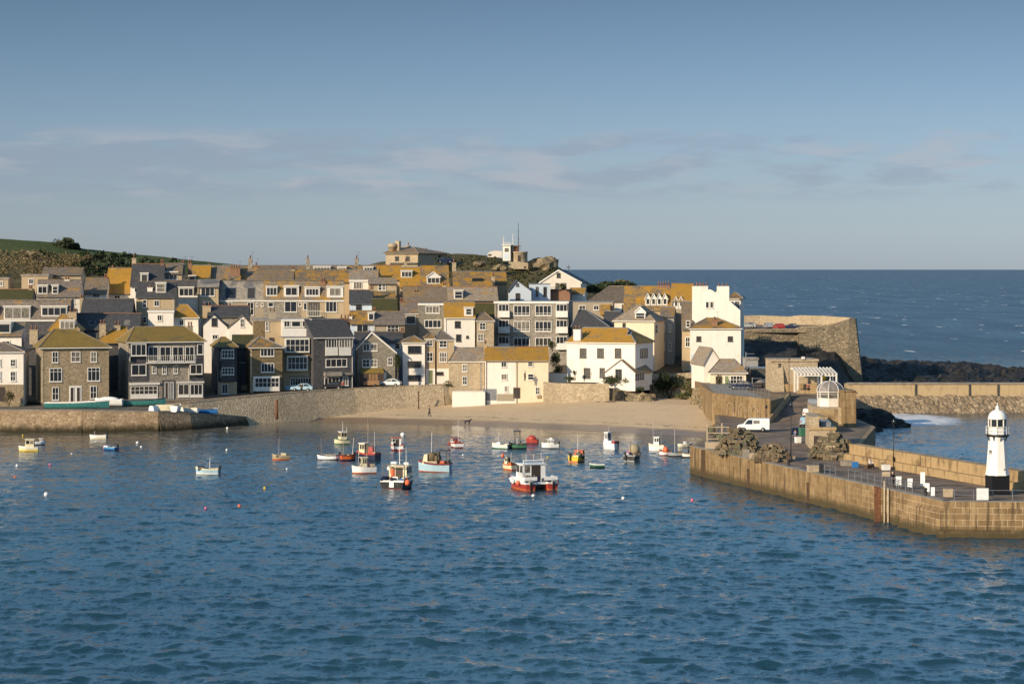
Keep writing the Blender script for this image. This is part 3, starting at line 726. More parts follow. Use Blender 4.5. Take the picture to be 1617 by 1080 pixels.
parapet()

# ---------------------------------------------------------------- lighthouse
def lighthouse():
    x, y = X_(1575, 241), 241.0
    root = empty('lighthouse', (x, y, PZ), 'white octagonal iron lighthouse with black base at the pier head', 'lighthouse', rz=R(10))
    def oct_(name, prof, mat, n=8, mats=None, smooth=False, rot=R(22.5), ms=None):
        mb = MB(); mb.lathe(prof, n, mats=ms, smooth=smooth, rot=rot); return mb.build(name, mats or mat, root)
    mb = MB(); mb.lathe([(1.62, 0.0), (1.62, 0.18), (1.5, 0.2), (1.5, 2.12)], 4, smooth=False, rot=R(45)); mb.v = [(a * 0.92, b * 0.92, c) for a, b, c in mb.v]; mb.build('base', 'black_paint', root)
    oct_('tower', [(1.27, 2.1), (1.30, 2.18), (1.22, 2.26), (1.16, 2.7), (0.90, 6.0), (0.88, 6.12), (0.96, 6.2)], 'white_iron')
    mb = MB(); mb.lathe([(0.95, 6.16), (1.22, 6.3), (1.26, 6.33), (1.26, 6.42)], 16)
    for k in range(8):
        t = 2 * math.pi * k / 8; mb.tube((0.86 * math.cos(t), 0.86 * math.sin(t), 5.75), (1.16 * math.cos(t), 1.16 * math.sin(t), 6.32), 0.06)
    mb.build('gallery', 'metal_dark', root)
    rl = MB()
    for k in range(12):
        t = 2 * math.pi * k / 12; t2 = 2 * math.pi * (k + 1) / 12; p = lambda t, z: (1.2 * math.cos(t), 1.2 * math.sin(t), z)
        rl.tube(p(t, 6.4), p(t, 7.25), 0.022); 
        for z in (6.85, 7.25): rl.tube(p(t, z), p(t2, z), 0.02)
    rl.build('gallery_railing', 'frame_white', root)
    oct_('lantern_wall', [(0.92, 6.42), (0.92, 7.15), (0.98, 7.18), (0.98, 7.24)], 'white_iron')
    g = MB(); g.lathe([(0.84, 7.24), (0.84, 8.02)], 8, smooth=False, rot=R(22.5)); gl = g.build('lantern_glass', 'pane_glass', root)
    bars = MB()
    for k in range(8):
        t = 2 * math.pi * (k + 0.5) / 8; c, s_ = math.cos(t) * 0.90, math.sin(t) * 0.90
        bars.tube((c, s_, 7.2), (c, s_, 8.05), 0.075, n=6)
    bars.build('glazing_bars', 'frame_white', root)
    dm = [(0.98, 8.0), (1.0, 8.06), (0.98, 8.16)] + [(0.95 * math.cos(a), 8.16 + 0.85 * math.sin(a)) for a in [R(k) for k in (8, 20, 34, 48, 62, 76)]] + [(0.2, 9.0), (0.2, 9.12)]
    d = MB(); d.lathe(dm, 16); d.build('dome', 'white_iron', root)
    f = MB(); f.ball((0, 0, 9.24), 0.2, 10, 6); f.tube((0, 0, 9.4), (0, 0, 9.72), 0.035); f.build('finial', 'white_iron', root)
    for z, w in ((4.55, 0.15), (2.75, 0.13)):
        mb = MB(); mb.box(-w, w, -0.05, 0.05, -0.22 if z > 3 else -0.09, 0.22 if z > 3 else 0.09)
        r = 1.17 - (z - 2.7) * 0.079; t = R(202 if z > 3 else 292)
        o = mb.build('window', 'frame_dark', root, (r * 0.935 * math.cos(t), r * 0.935 * math.sin(t), z), t + R(90))
m_render('white_iron', (0.82, 0.79, 0.73), 0.12, (0.5, 0.42, 0.30), 0.45)
lighthouse()

# ---------------------------------------------------------------- railings, lamps, boards
def railing(pts, label, h=1.05, step=1.7, rails=2, mat='metal', r=0.035, name='railing'):
    root = empty(name, pts[0], label, 'railing'); o0 = Vector(pts[0]); me = None
    rl = MB()
    for a, b in zip(pts, pts[1:]):
        a, b = Vector(a), Vector(b); n = max(1, round((b - a).length / step))
        for k in range(n + (1 if b == Vector(pts[-1]) else 0)):
            p = a + (b - a) * (k / n) - o0
            if me is None:
                mb = MB(); mb.tube((0, 0, 0), (0, 0, h), r * 1.3, n=5); o = mb.build('post', mat, root, p); me = o
            else:
                o = me.copy(); C.objects.link(o); o.parent = root; o.location = p
        for j in range(rails):
            z = Vector((0, 0, h * (1 - j / rails) - 0.02)); rl.tube(a - o0 + z, b - o0 + z, r, n=5)
    rl.build('rails', mat, root); return root
def edge(y, off=0.9):
    x = 25.2 + (44.3 - 25.2) * (302.5 - y) / 68.5; return (x + off, y, PZ + 0.06)
railing([edge(268.5), edge(262.5)], 'grey metal railing on the pier edge left of the ladder', mat='metal')
railing([edge(259), edge(250.5)], 'grey metal railing on the pier edge between the white boards', mat='metal')
railing([edge(249.5), edge(243)], 'grey metal railing on the pier edge right of the last white board', mat='metal')
railing([(45.6, 235.0, PZ + .06), (51.5, 234.6, PZ + .06), (53.2, 234.6, PZ + .06)], 'grey metal railing at the pier head in front of the lighthouse', mat='metal')
railing([(55.2, 234.6, PZ + .06), (62, 234.4, PZ + .06)], 'grey metal railing at the pier head right of the lighthouse', mat='metal')
def board(px, py, w, h, z0, label, z=PZ + 0.03, legs=True, rz=0.0, mat='gloss_white', cat='notice board', name='notice_board'):
    D = dist(py, z); root = empty(name, (X_(px, D), D, z), label, cat, rz=rz)
    mb = MB(); mb.box(-w / 2, w / 2, -0.03, 0.03, z0, z0 + h); mb.build('panel', mat, root)
    if legs:
        mb = MB()
        for s in (-1, 1): mb.box(s * w * 0.4 - 0.04, s * w * 0.4 + 0.04, 0.035, 0.10, 0, z0 + h * 0.8)
        mb.build('support', 'metal', root)
    return root
for px, py, w, h, z0, l in [(1419, 770, 0.6, 1.0, 0.25, 'white upright board on the pier edge nearest the ladder'), (1437, 772, 0.55, 0.95, 0.2, 'white upright board second from the ladder'),
        (1457, 770, 0.5, 1.5, 0.2, 'tallest white upright board on the pier edge'), (1464, 779, 0.5, 0.9, 0.2, 'white upright board below the tallest one'), (1473, 784, 0.4, 0.9, 0.1, 'narrow white upright board at the right end of the row')]:
    board(px, py, w, h, z0, l, rz=R(-12))
board(1551.5, 791.5, 1.22, 1.2, 0.15, 'big white square notice board at the pier head before the lighthouse')
board(1399, 764, 0.9, 0.5, 0.85, 'low pale wooden sign on posts above the ladder', mat='wood_pale')
def lamp_post(x, y, z, h, label, arm=0.0, heads=1):
    root = empty('lamp_post', (x, y, z), label, 'lamp post')
    mb = MB(); mb.tube((0, 0, 0), (0, 0, 0.9), 0.11, 0.09, 8); mb.tube((0, 0, 0.9), (0, 0, h), 0.06, 0.045, 8); mb.build('pole', 'metal_dark', root)
    if arm:
        mb = MB(); mb.tube((0, 0, h - 0.15), (arm, 0, h + 0.1), 0.035); mb.build('arm', 'metal_dark', root)
    mb = MB(); mb.lathe([(0.05, 0), (0.16, 0.08), (0.22, 0.36), (0.10, 0.5), (0.03, 0.62)], 8, (arm, 0, h + (0.1 if arm else 0)), mats=[0, 1, 0, 0]); mb.build('lantern', ['metal_dark', 'pane_glass'], root)
D = dist(752, PZ); lamp_post(X_(1411, D), D, PZ, 6.0, 'slender dark lamp post on the pier right of the seated man')
D = dist(730, PZ); lamp_post(X_(1249, D), D, PZ, 6.8, 'slender dark lamp post beside the right hand pot heap')
D = 372; lamp_post(X_(1246, D), D, 4.9, 7.8, 'tall dark lamp post on the ramp before the pergola')
D = dist(672, PZ); lamp_post(X_(1210, D), D, PZ, 2.6, 'short dark post behind the white van')

# ---------------------------------------------------------------- ramp, upper platform, arched wall
UZ = 6.7
def ramp():
    tag_pts = [(33.4, 376), (40.6, 358.5), (45.2, 372), (58, 385), (58, 440), (34, 440)]
    mb = MB(); mb.prism([(x, y, 2.0) for x, y in tag_pts], [(x, y, UZ + 0.1) for x, y in tag_pts])
    # sides are stone, top is tar: built as two sheets
    tag(mb.build('upper_quay', 'pier_stone'), 'raised stone platform at the root of the pier', 'quay', kind='structure')
    v = [[(40.9, 359.0, PZ + .04), (44.0, 345, PZ + .05), (52, 345, PZ + .05)], [(41.5, 363, 4.6), (46, 363, 4.6), (54, 363, 4.8)], [(43.5, 371, 6.3), (47.5, 371, 6.3), (55, 371, 6.4)], [(45.4, 373, UZ + .12), (50, 376, UZ + .12), (58, 382, UZ + .12)], [(40, 395, UZ + .12), (48, 395, UZ + .12), (58, 395, UZ + .12)], [(36, 438, UZ + .13), (46, 438, UZ + .13), (58, 438, UZ + .13)]]
    ribbon('ramp_road', v, 'asphalt', 'tarred road ramp climbing from the pier to the town', 'road')
    v2 = [[(33.8, 376.4, UZ + .115), (36, 438, UZ + .115)], [(40.6, 359.6, UZ + .115), (40.2, 395, UZ + .115)]]
    ribbon('upper_pavement', v2, 'concrete', 'pavement on the raised platform behind the railing', 'pavement')
    # low wall down the open side of the ramp
    lw = MB()
    for (a, b) in (((45.2, 372.2, UZ + 0.75), (41.0, 359.2, 5.0)), ((41.0, 359.2, 5.0), (39.4, 352.5, 4.15))):
        a, b = Vector(a), Vector(b); n = Vector((0.32, -0.1, 0))
        lw.hexa([(a.x, a.y, 3), (b.x, b.y, 3), (b.x + n.x, b.y + n.y, 3), (a.x + n.x, a.y + n.y, 3), a, b, b + n, a + n])
    tag(lw.build('ramp_wall', 'parapet'), 'low tan wall down the open side of the pier ramp', 'wall')
ramp()
def arches():
    a, b = Vector((33.1, 375.2)), Vector((40.3, 357.9)); t = (b - a).normalized(); n = Vector((t.y, -t.x)) if t.x * 0 + 1 else None
    L = (b - a).length; root = empty('arched_wall', (a.x, a.y, 0), 'ochre retaining wall with three blind arches below the railing', 'wall', rz=math.atan2(t.y, t.x))
    wl = MB(); wl.box(-0.4, L + 0.4, -0.05, 0.12, -1, UZ + 0.45); wl.build('wall_face', 'pier_stone', root)
    for k, c in enumerate((6.2, 10.2, 14.4)):
        m = MB(); r = 1.25; zc = 5.0 - k * 0.1
        pts = [(c - r, zc - 1.2)] + [(c - r * math.cos(q), zc + r * 0.8 * math.sin(q)) for q in [math.pi * j / 10 for j in range(11)]] + [(c + r, zc - 1.2)]
        inn = [(c + (x - c) * 0.74, zc - 1.2 + (z - zc + 1.2) * 0.86) for x, z in pts]
        for j in range(len(pts) - 1):
            q = [pts[j], pts[j + 1], inn[j + 1], inn[j]]
            m.hexa([(x, -0.06, z) for x, z in q] + [(x, -0.16, z) for x, z in q])
        m.build('blind_arch', 'quay_stone', root)
arches()
railing([(33.6, 375.6, UZ + .45), (37.2, 367.2, UZ + .45), (40.5, 359.6, UZ + .45)], 'grey railing along the top of the arched wall', h=1.35, step=1.25, rails=2, mat='metal', r=0.04)
# ================================================================= HOUSES
HR = random.Random(11)
class Plane:
    """a vertical wall plane of a house; finds the wall point seen at a pixel"""
    def __init__(s, h, o, d, n):
        s.h, s.o, s.d, s.n = h, Vector((*o, 0)), Vector((*d, 0)), Vector((*n, 0))
        s.wo = h.world(s.o); s.wd = h.rot(s.d)
    def uv(s, px, py):
        rx = (px - CX) / F
        u = (s.wo.y * rx - s.wo.x) / (s.wd.x - s.wd.y * rx)
        t = s.wo.y + u * s.wd.y
        return u, H - (py - HY) * t / F - s.h.zb
    def pt(s, u, z, out=0.0): return s.o + s.d * u + s.n * out + Vector((0, 0, z))
    def slab(s, mb, u0, u1, z0, z1, o0, o1, m=0):
        mb.hexa([s.pt(u0, z0, o1), s.pt(u1, z0, o1), s.pt(u1, z0, o0), s.pt(u0, z0, o0), s.pt(u0, z1, o1), s.pt(u1, z1, o1), s.pt(u1, z1, o0), s.pt(u0, z1, o0)], m)
    def window(s, par, x0, y0, x1, y1, nx=2, ny=2, fr='frame_white', bar=0.075, rim=0.13, split=None, name='window', glass='pane_glass', out=0.0, panel=0.0, sub=True):
        ua, za = s.uv(x0, y1); ub, zt = s.uv(x1, y0)
        if ua > ub: ua, ub = ub, ua
        zp = za + (zt - za) * panel
        mb = MB(); e = out
        s.slab(mb, ua, ua + rim, za, zt, e, e + 0.11); s.slab(mb, ub - rim, ub, za, zt, e, e + 0.11)
        s.slab(mb, ua + rim, ub - rim, zt - rim, zt, e, e + 0.108); s.slab(mb, ua + rim, ub - rim, za, (zp if panel else za + rim), e, e + 0.108)
        s.slab(mb, ua - 0.06, ub + 0.06, za - 0.09, za - 0.002, e, e + 0.19)
        zl = zp if panel else za + rim
        for k in range(1, nx):
            u = ua + (ub - ua) * k / nx; w = bar if k * 2 != nx or nx < 4 else bar * 1.5; s.slab(mb, u - w / 2, u + w / 2, zl, zt - rim, e, e + 0.085)
        for k in range(1, ny):
            z = zl + (zt - rim - zl) * (k / ny if not split else split); s.slab(mb, ua + rim, ub - rim, z - bar / 2, z + bar / 2, e, e + 0.08)
        o = mb.build(name, fr, par)
        g = MB(); s.slab(g, ua + 0.03, ub - 0.03, zl - 0.05, zt - 0.03, e, e + 0.025)
        g.build('pane', glass, o if sub else par)
        return o

class House:
    def __init__(s, name, label, D, x0, x1, ye, wall='white', dep=8.0, yaw=0.0, yb=None, cat='house', group=None, yer=None):
        s.D, s.dep, s.wall = D, dep, wall; b = R(yaw); s.cb, s.sb = math.cos(b), math.sin(b)
        xc = (x0 + x1) / 2; X0 = X_(xc, D)
        s.zb = (ground(X0, D) - 0.4) if yb is None else H - (yb - HY) * D / F
        s.O = Vector((X0, D, s.zb))
        s.e = empty(name, s.O, label, cat, group, rz=b)
        s.fp = Plane(s, (0, 0), (1, 0), (0, -1))
        s.u0, s.ze = s.fp.uv(x0, ye); s.u1, _ = s.fp.uv(x1, ye); _, s.ze = s.fp.uv(xc, ye)
        s.ze2 = s.fp.uv(x1, yer)[1] if yer else s.ze
        s.ro = None; s.slope = 0
        s.rp = Plane(s, (s.u1, 0), (0, 1), (1, 0)); s.lp = Plane(s, (s.u0, 0), (0, 1), (-1, 0))
    def rot(s, v): return Vector((v.x * s.cb - v.y * s.sb, v.x * s.sb + v.y * s.cb, v.z))
    def world(s, v): return s.rot(v) + Vector((s.O.x, s.O.y, 0))
    def uvat(s, px, py, y): return Plane(s, (0, y), (1, 0), (0, -1)).uv(px, py)
    # ---- walls
    def box(s, ztop=None):
        mb = MB(); mb.box(s.u0, s.u1, 0, s.dep, 0, ztop or s.ze); s.wo = mb.build('wall', s.wall, s.e)
    def slabroof(s, profs, ov, t, mat):
        """profs: ridge profile as (y, z) points swept along the front"""
        mb = MB()
        for (ya, za), (yb, zb) in zip(profs, profs[1:]):
            mb.hexa([(s.u0 - ov, ya, za - t), (s.u1 + ov, ya, za - t), (s.u1 + ov, yb, zb - t), (s.u0 - ov, yb, zb - t), (s.u0 - ov, ya, za), (s.u1 + ov, ya, za), (s.u1 + ov, yb, zb), (s.u0 - ov, yb, zb)])
        s.ro = mb.build('roof', mat, s.e)
    def side(s, yr, mat, ov=0.12, rf=0.5, gut='gutter', ridge=True):
        ym = s.dep * rf; _, zr = s.uvat((CX + s.O.x * F / s.D), yr, ym); s.zr = zr; s.ym = ym
        sl = (zr - s.ze) / ym; s.slope = sl; bk = s.dep - ym; zbk = s.ze if rf <= 0.75 else s.ze
        mb = MB(); pa = [(s.u0, 0, 0), (s.u0, s.dep, 0), (s.u0, s.dep, s.ze), (s.u0, ym, zr - 0.02), (s.u0, 0, s.ze)]
        mb.prism(pa, [(s.u1, b, c) for a, b, c in pa]); s.wo = mb.build('wall', s.wall, s.e)
        o = 0.28; sb = (zr - s.ze) / bk
        s.slabroof([(-o, s.ze - o * sl + 0.16), (ym, zr + 0.16), (s.dep + o, s.ze - o * sb + 0.16)], ov, 0.15, mat)
        if ridge:
            rm = MB(); rm.box(s.u0 - ov, s.u1 + ov, ym - 0.14, ym + 0.14, zr + 0.12, zr + 0.25); rm.build('ridge_tiles', HR.choice(['lead', 'slate_purple', 'slate', 'terracotta']), s.ro)
        s.gutter(gut)
    def gutter(s, mat):
        if not mat: return
        mb = MB(); z = s.ze - 0.28 * max(0, min(s.slope, 1.5)); mb.box(s.u0 - 0.1, s.u1 + 0.1, -0.44, -0.283, z - 0.09, z + 0.07); mb.build('gutter', mat, s.e)
        if s.u1 - s.u0 > 3.5 and HR.random() < 0.7:
            mb = MB(); u = HR.choice([s.u0 + 0.25, s.u1 - 0.25]); mb.tube((u, -0.09, 0), (u, -0.09, z), 0.055); mb.build('drainpipe', HR.choice(['gutter', 'frame_white', 'gutter']), s.e)
    def hip(s, yr, mat, xa=None, xb=None, rf=0.5, ov=0.3, gut='frame_white'):
        s.box(); ym = s.dep * rf
        ua, zr = s.uvat(xa if xa is not None else CX + s.O.x * F / s.D, yr, ym); ub = s.uvat(xb, yr, ym)[0] if xb is not None else ua + 0.02
        s.zr, s.ym = zr, ym; s.slope = (zr - s.ze) / ym
        z0 = s.ze + 0.01; t = 0.16
        E = [(s.u0 - ov, -ov, z0), (s.u1 + ov, -ov, z0), (s.u1 + ov, s.dep + ov, z0), (s.u0 - ov, s.dep + ov, z0)]
        T = [(x, y, z + t) for x, y, z in E]; A, B = (ua, ym, zr), (ub, ym, zr)
        mb = MB(); mb.poly(E[::-1])
        for i in range(4): j = (i + 1) % 4; mb.poly([E[i], E[j], T[j], T[i]])
        mb.poly([T[0], T[1], B, A]); mb.poly([T[1], T[2], B]); mb.poly([T[2], T[3], A, B]); mb.poly([T[3], T[0], A])
        s.ro = mb.build('roof', mat, s.e)
        rm = MB()
        for p, q in ((A, B), (T[0], A), (T[3], A), (T[1], B), (T[2], B)):
            if (Vector(p) - Vector(q)).length > 0.3: rm.tube(p, q, 0.10, n=5)
        rm.build('hip_tiles', HR.choice(['lead', 'slate_pale', 'slate_purple']), s.ro)
        if gut:
            mb = MB(); mb.box(s.u0 - ov, s.u1 + ov, -ov - 0.14, -ov - 0.003, z0 - 0.02, z0 + 0.13); mb.build('gutter', gut, s.e)
    def front(s, xr, yr, mat, ov=0.22, barge='frame_white', yer=None):
        ur, zr = s.fp.uv(xr, yr); s.zr = zr; ze, z2 = s.ze, (s.fp.uv(CX + s.O.x * F / s.D, yer)[1] if yer else s.ze); s.slope = 0
        mb = MB(); pa = [(s.u0, 0, 0), (s.u1, 0, 0), (s.u1, 0, z2), (ur, 0, zr), (s.u0, 0, ze)]
        mb.prism([(x, s.dep, z) for x, y, z in pa], pa); s.wo = mb.build('wall', s.wall, s.e)
        mb = MB(); bb = MB()
        for (ue, zz, sg) in ((s.u0, ze, -1), (s.u1, z2, 1)):
            k = (zr - zz) / abs(ur - ue); xe = ue + sg * 0.3; zz2 = zz - 0.3 * k
            for (m_, y0, y1, a, b) in ((mb, -ov, s.dep + ov, 0.02, 0.17), (bb, -ov - 0.06, -ov - 0.004, -0.16, 0.2)):
                if m_ is bb and not barge: continue
                m_.hexa([(xe, y0, zz2 + a), (ur, y0, zr + a), (ur, y1, zr + a), (xe, y1, zz2 + a), (xe, y0, zz2 + b), (ur, y0, zr + b), (ur, y1, zr + b), (xe, y1, zz2 + b)])
        s.ro = mb.build('roof', mat, s.e); s.ym = s.dep / 2
        if barge: bb.build('bargeboard', barge, s.ro)
    def flat(s, mat='lead', fascia='frame_white', fh=0.28, para=0.0):
        s.box(); mb = MB(); mb.box(s.u0 - 0.12, s.u1 + 0.12, -0.12, s.dep + 0.12, s.ze + 0.003, s.ze + 0.12); s.ro = mb.build('roof', mat, s.e); s.zr = s.ze; s.ym = s.dep / 2
        if fascia: mb = MB(); mb.box(s.u0 - 0.16, s.u1 + 0.16, -0.2, -0.122, s.ze - fh, s.ze + 0.14); mb.build('fascia', fascia, s.e)
    def mans(s, yr, mat, run=1.9, fascia='frame_white'):
        _, zr = s.uvat(CX + s.O.x * F / s.D, yr, run); s.zr = zr; s.ym = run; s.slope = (zr - s.ze) / run
        s.box(); o = 0.1
        mb = MB(); z = s.ze + 0.01
        sec = [(-o, z), (run, zr), (s.dep - run, zr), (s.dep + o, z)]
        mb.prism([(s.u0 - 0.04, y, q) for y, q in sec][::-1], [(s.u1 + 0.04, y, q) for y, q in sec][::-1]); s.ro = mb.build('roof', mat, s.e)
        rm = MB(); rm.box(s.u0 - 0.05, s.u1 + 0.05, run - 0.16, run + 0.16, zr - 0.04, zr + 0.12); rm.build('ridge_tiles', 'slate_purple', s.ro)
        if fascia: mb = MB(); mb.box(s.u0 - 0.05, s.u1 + 0.05, -0.3, -0.103, s.ze - 0.2, s.ze + 0.1); mb.build('gutter', fascia, s.e)
    def mono(s, yr, mat):
        _, zr = s.uvat(CX + s.O.x * F / s.D, yr, s.dep); s.zr = zr; s.ym = s.dep; s.slope = (zr - s.ze) / s.dep
        mb = MB(); pa = [(s.u0, 0, 0), (s.u0, s.dep, 0), (s.u0, s.dep, zr), (s.u0, 0, s.ze)]
        mb.prism(pa, [(s.u1, b, c) for a, b, c in pa]); s.wo = mb.build('wall', s.wall, s.e)
        s.slabroof([(-0.28, s.ze - 0.28 * s.slope + 0.16), (s.dep + 0.1, zr + 0.1 * s.slope + 0.16)], 0.12, 0.15, mat); s.gutter('gutter')
    # ---- openings and add-ons
    def w(s, lst, fr='frame_white', plane=None, **kw):
        for q in lst: (plane or s.fp).window(s.e, *q, fr=fr, **kw)
    def door(s, x0, y0, x1, y1, mat='door_dark', fr='frame_white'):
        ua, za = s.fp.uv(x0, y1); ub, zt = s.fp.uv(x1, y0); mb = MB()
        s.fp.slab(mb, ua + 0.1, ub - 0.1, za, zt - 0.1, 0.0, 0.06); o = mb.build('door', mat, s.e)
        mb = MB(); s.fp.slab(mb, ua, ua + 0.1, za, zt, 0, 0.1); s.fp.slab(mb, ub - 0.1, ub, za, zt, 0, 0.1); s.fp.slab(mb, ua + .1, ub - .1, zt - 0.1, zt, 0, 0.098); mb.build('frame', fr, o)
    def panel(s, name, x0, y0, x1, y1, mat, o0=0.0, o1=0.12, y=0.0, parent=None):
        p = s.fp if y == 0 else Plane(s, (0, y), (1, 0), (0, -1)); ua, za = p.uv(x0, y1); ub, zt = p.uv(x1, y0); mb = MB(); p.slab(mb, ua, ub, za, zt, o0, o1); return mb.build(name, mat, parent or s.e)
    def dorm(s, x0, y0, x1, y1, nx=2, ny=1, kind='flat', wall='frame_white', roof='lead', cheek=None, fr='frame_white', inset=(0.16, 0.22, 0.12), glass_frac=None):
        xc = (x0 + x1) / 2; lo, hi = 0.0, s.ym
        for _ in range(30):
            m = (lo + hi) / 2; zz = s.uvat(xc, y1, m)[1]
            if zz > s.ze + s.slope * m + 0.16: lo = m
            else: hi = m
        y = (lo + hi) / 2; pl = Plane(s, (0, y - 0.05), (1, 0), (0, -1))
        ua, za = pl.uv(x0, y1); ub, zt = pl.uv(x1, y0)
        yb = min(s.dep, y + max(0.8, (zt - za) / max(s.slope, 0.25) + 0.4)); y -= 0.05
        zlow = za - 0.35; mb = MB()
        if kind == 'flat':
            mb.box(ua, ub, y, yb, zlow, zt - 0.12, 0); d = mb.build('dormer', cheek or wall, s.ro and s.e)
            fm = MB(); fm.box(ua - 0.12, ub + 0.12, y - 0.16, yb, zt - 0.115, zt + 0.03); fm.build('dormer_roof', roof, d)
            f2 = MB(); f2.box(ua - 0.14, ub + 0.14, y - 0.22, y - 0.163, zt - 0.17, zt + 0.05); f2.build('fascia', 'frame_white', d)
            if cheek: f3 = MB(); f3.box(ua - 0.01, ub + 0.01, y - 0.06, y - 0.003, za - 0.05, zt - 0.17); f3.build('dormer_front', wall, d)
        else:
            um = (ua + ub) / 2; ze = za + (zt - za) * 0.58
            pa = [(ua, y, zlow), (ub, y, zlow), (ub, y, ze), (um, y, zt - 0.1), (ua, y, ze)]
            mb.prism([(x, yb, z) for x, _, z in pa], pa); d = mb.build('dormer', cheek or wall, s.e)
            rm = MB(); bm_ = MB(); k = (zt - 0.1 - ze) / (um - ua)
            for sg, ue in ((-1, ua), (1, ub)):
                xe = ue + sg * 0.2; zz = ze - 0.2 * k
                for m_, y0, y1_, a, b in ((rm, y - 0.15, yb, 0.01, 0.12), (bm_, y - 0.2, y - 0.154, -0.1, 0.14)):
                    m_.hexa([(xe, y0, zz + a), (um, y0, zt - 0.1 + a), (um, y1_, zt - 0.1 + a), (xe, y1_, zz + a), (xe, y0, zz + b), (um, y0, zt - 0.1 + b), (um, y1_, zt - 0.1 + b), (xe, y1_, zz + b)])
            rm.build('dormer_roof', roof, d); bm_.build('bargeboard', 'frame_white', d); y1 = y1
            zt = ze + 0.1
        p2 = Plane(s, (0, y), (1, 0), (0, -1)); px = lambda u, z: None
        ia, ib, ic = inset; o_ = 0.06 if (cheek and kind == 'flat') else 0.0
        mbw = MB(); U0, U1, Z0, Z1 = ua + ia, ub - ia, za + ic, zt - 0.12 - ib
        if Z1 - Z0 > 0.3 and U1 - U0 > 0.3:
            g = MB(); p2.slab(g, U0, U1, Z0, Z1, o_, o_ + 0.03); g.build('pane', 'pane_glass', d)
            for k in range(nx + 1): u = U0 + (U1 - U0) * k / nx; p2.slab(mbw, u - 0.045, u + 0.045, Z0, Z1, o_, o_ + 0.07)
            for k in range(ny + 1): z = Z0 + (Z1 - Z0) * k / ny; p2.slab(mbw, U0, U1, z - 0.04, z + 0.04, o_, o_ + 0.068)
            mbw.build('window', fr, d)
        return d
    def chim(s, x0, x1, yt, mat='stone_tan', y=None, pots=2, ybot=None):
        y = s.ym if y is None else y; p = Plane(s, (0, y), (1, 0), (0, -1)); ua, zt = p.uv(x0, yt); ub, _ = p.uv(x1, yt); w = ub - ua
        zlo = (p.uv(x0, ybot)[1] if ybot else (s.ze - 0.3)); hp = min(0.75, 0.1 + (zt - zlo) * 0.2); zc = zt - hp
        dp = min(0.45, max(0.3, w * 0.35)); mb = MB(); mb.box(ua, ub, y - dp, y + dp, zlo, zc - 0.16, 0)
        mb.box(ua - 0.07, ub + 0.07, y - dp - 0.07, y + dp + 0.07, zc - 0.158, zc, 0)
        n = pots
        for k in range(n):
            u = ua + w * (k + 0.5) / n; mb.lathe([(0.15, 0), (0.13, hp * 0.7), (0.17, hp * 0.75), (0.15, hp)], 8, (u, y, zc + 0.003), 1)
        mb.build('chimney', [mat, 'terracotta'], s.ro)
        if HR.random() < 0.4:
            a = MB(); u = ub + 0.05; a.tube((u, y, zc - 0.8), (u, y, zc + 1.5), 0.03, n=4); a.tube((u - 0.5, y, zc + 1.4), (u + 0.5, y, zc + 1.45), 0.02, n=4)
            for k in range(5): a.tube((u - 0.45 + k * 0.22, y - 0.25, zc + 1.42), (u - 0.45 + k * 0.22, y + 0.25, zc + 1.42), 0.014, n=4)
            a.build('aerial', 'metal_dark', s.ro)
    def sky(s, x0, y0, x1, y1, fr='lead', nx=1):
        xc = (x0 + x1) / 2; lo, hi = 0.0, s.ym
        pts = []
        for yy in (y1, y0):
            lo, hi = 0.0, s.ym
            for _ in range(30):
                m = (lo + hi) / 2
                if s.uvat(xc, yy, m)[1] > s.ze + s.slope * m + 0.16: lo = m
                else: hi = m
            pts.append((lo + hi) / 2)
        ya, yb = pts; ua = s.uvat(x0, y1, ya)[0]; ub = s.uvat(x1, y1, ya)[0]
        z = lambda y, o: s.ze + s.slope * y + 0.16 + o
        def q(mb, a, b, c, d, o0, o1): mb.hexa([(a, c, z(c, o0)), (b, c, z(c, o0)), (b, d, z(d, o0)), (a, d, z(d, o0)), (a, c, z(c, o1)), (b, c, z(c, o1)), (b, d, z(d, o1)), (a, d, z(d, o1))])
        mb = MB(); q(mb, ua, ub, ya, yb, -0.1, 0.07); o = mb.build('skylight', fr, s.ro)
        mb = MB(); q(mb, ua + 0.1, ub - 0.1, ya + 0.08, yb - 0.08, 0.072, 0.09); mb.build('pane', 'pane_glass', s.e)
    def bay(s, x0, x1, y0, y1, proj=0.65, wall=None, roof=None, roofh=0.5, name='oriel'):
        """a boxed window bay standing out from the wall; returns its front plane for windows"""
        p = Plane(s, (0, -proj), (1, 0), (0, -1)); ua, za = p.uv(x0, y1); ub, zt = p.uv(x1, y0)
        mb = MB(); mb.box(ua, ub, -proj, -0.003, za, zt); o = mb.build(name, wall or s.wall, s.e)
        if roof:
            r = MB(); e = [(ua - 0.12, -proj - 0.12, zt), (ub + 0.12, -proj - 0.12, zt), (ub + 0.12, -0.004, zt), (ua - 0.12, -0.004, zt)]
            t = [(ua + 0.15, -0.1, zt + roofh), (ub - 0.15, -0.1, zt + roofh), (ub - 0.1, -0.004, zt + roofh), (ua + 0.1, -0.004, zt + roofh)]
            r.hexa(e + t); r.build('bay_roof', roof, o)
        p.bay = o; p.ua, p.ub, p.za, p.zt, p.proj = ua, ub, za, zt, proj
        return p
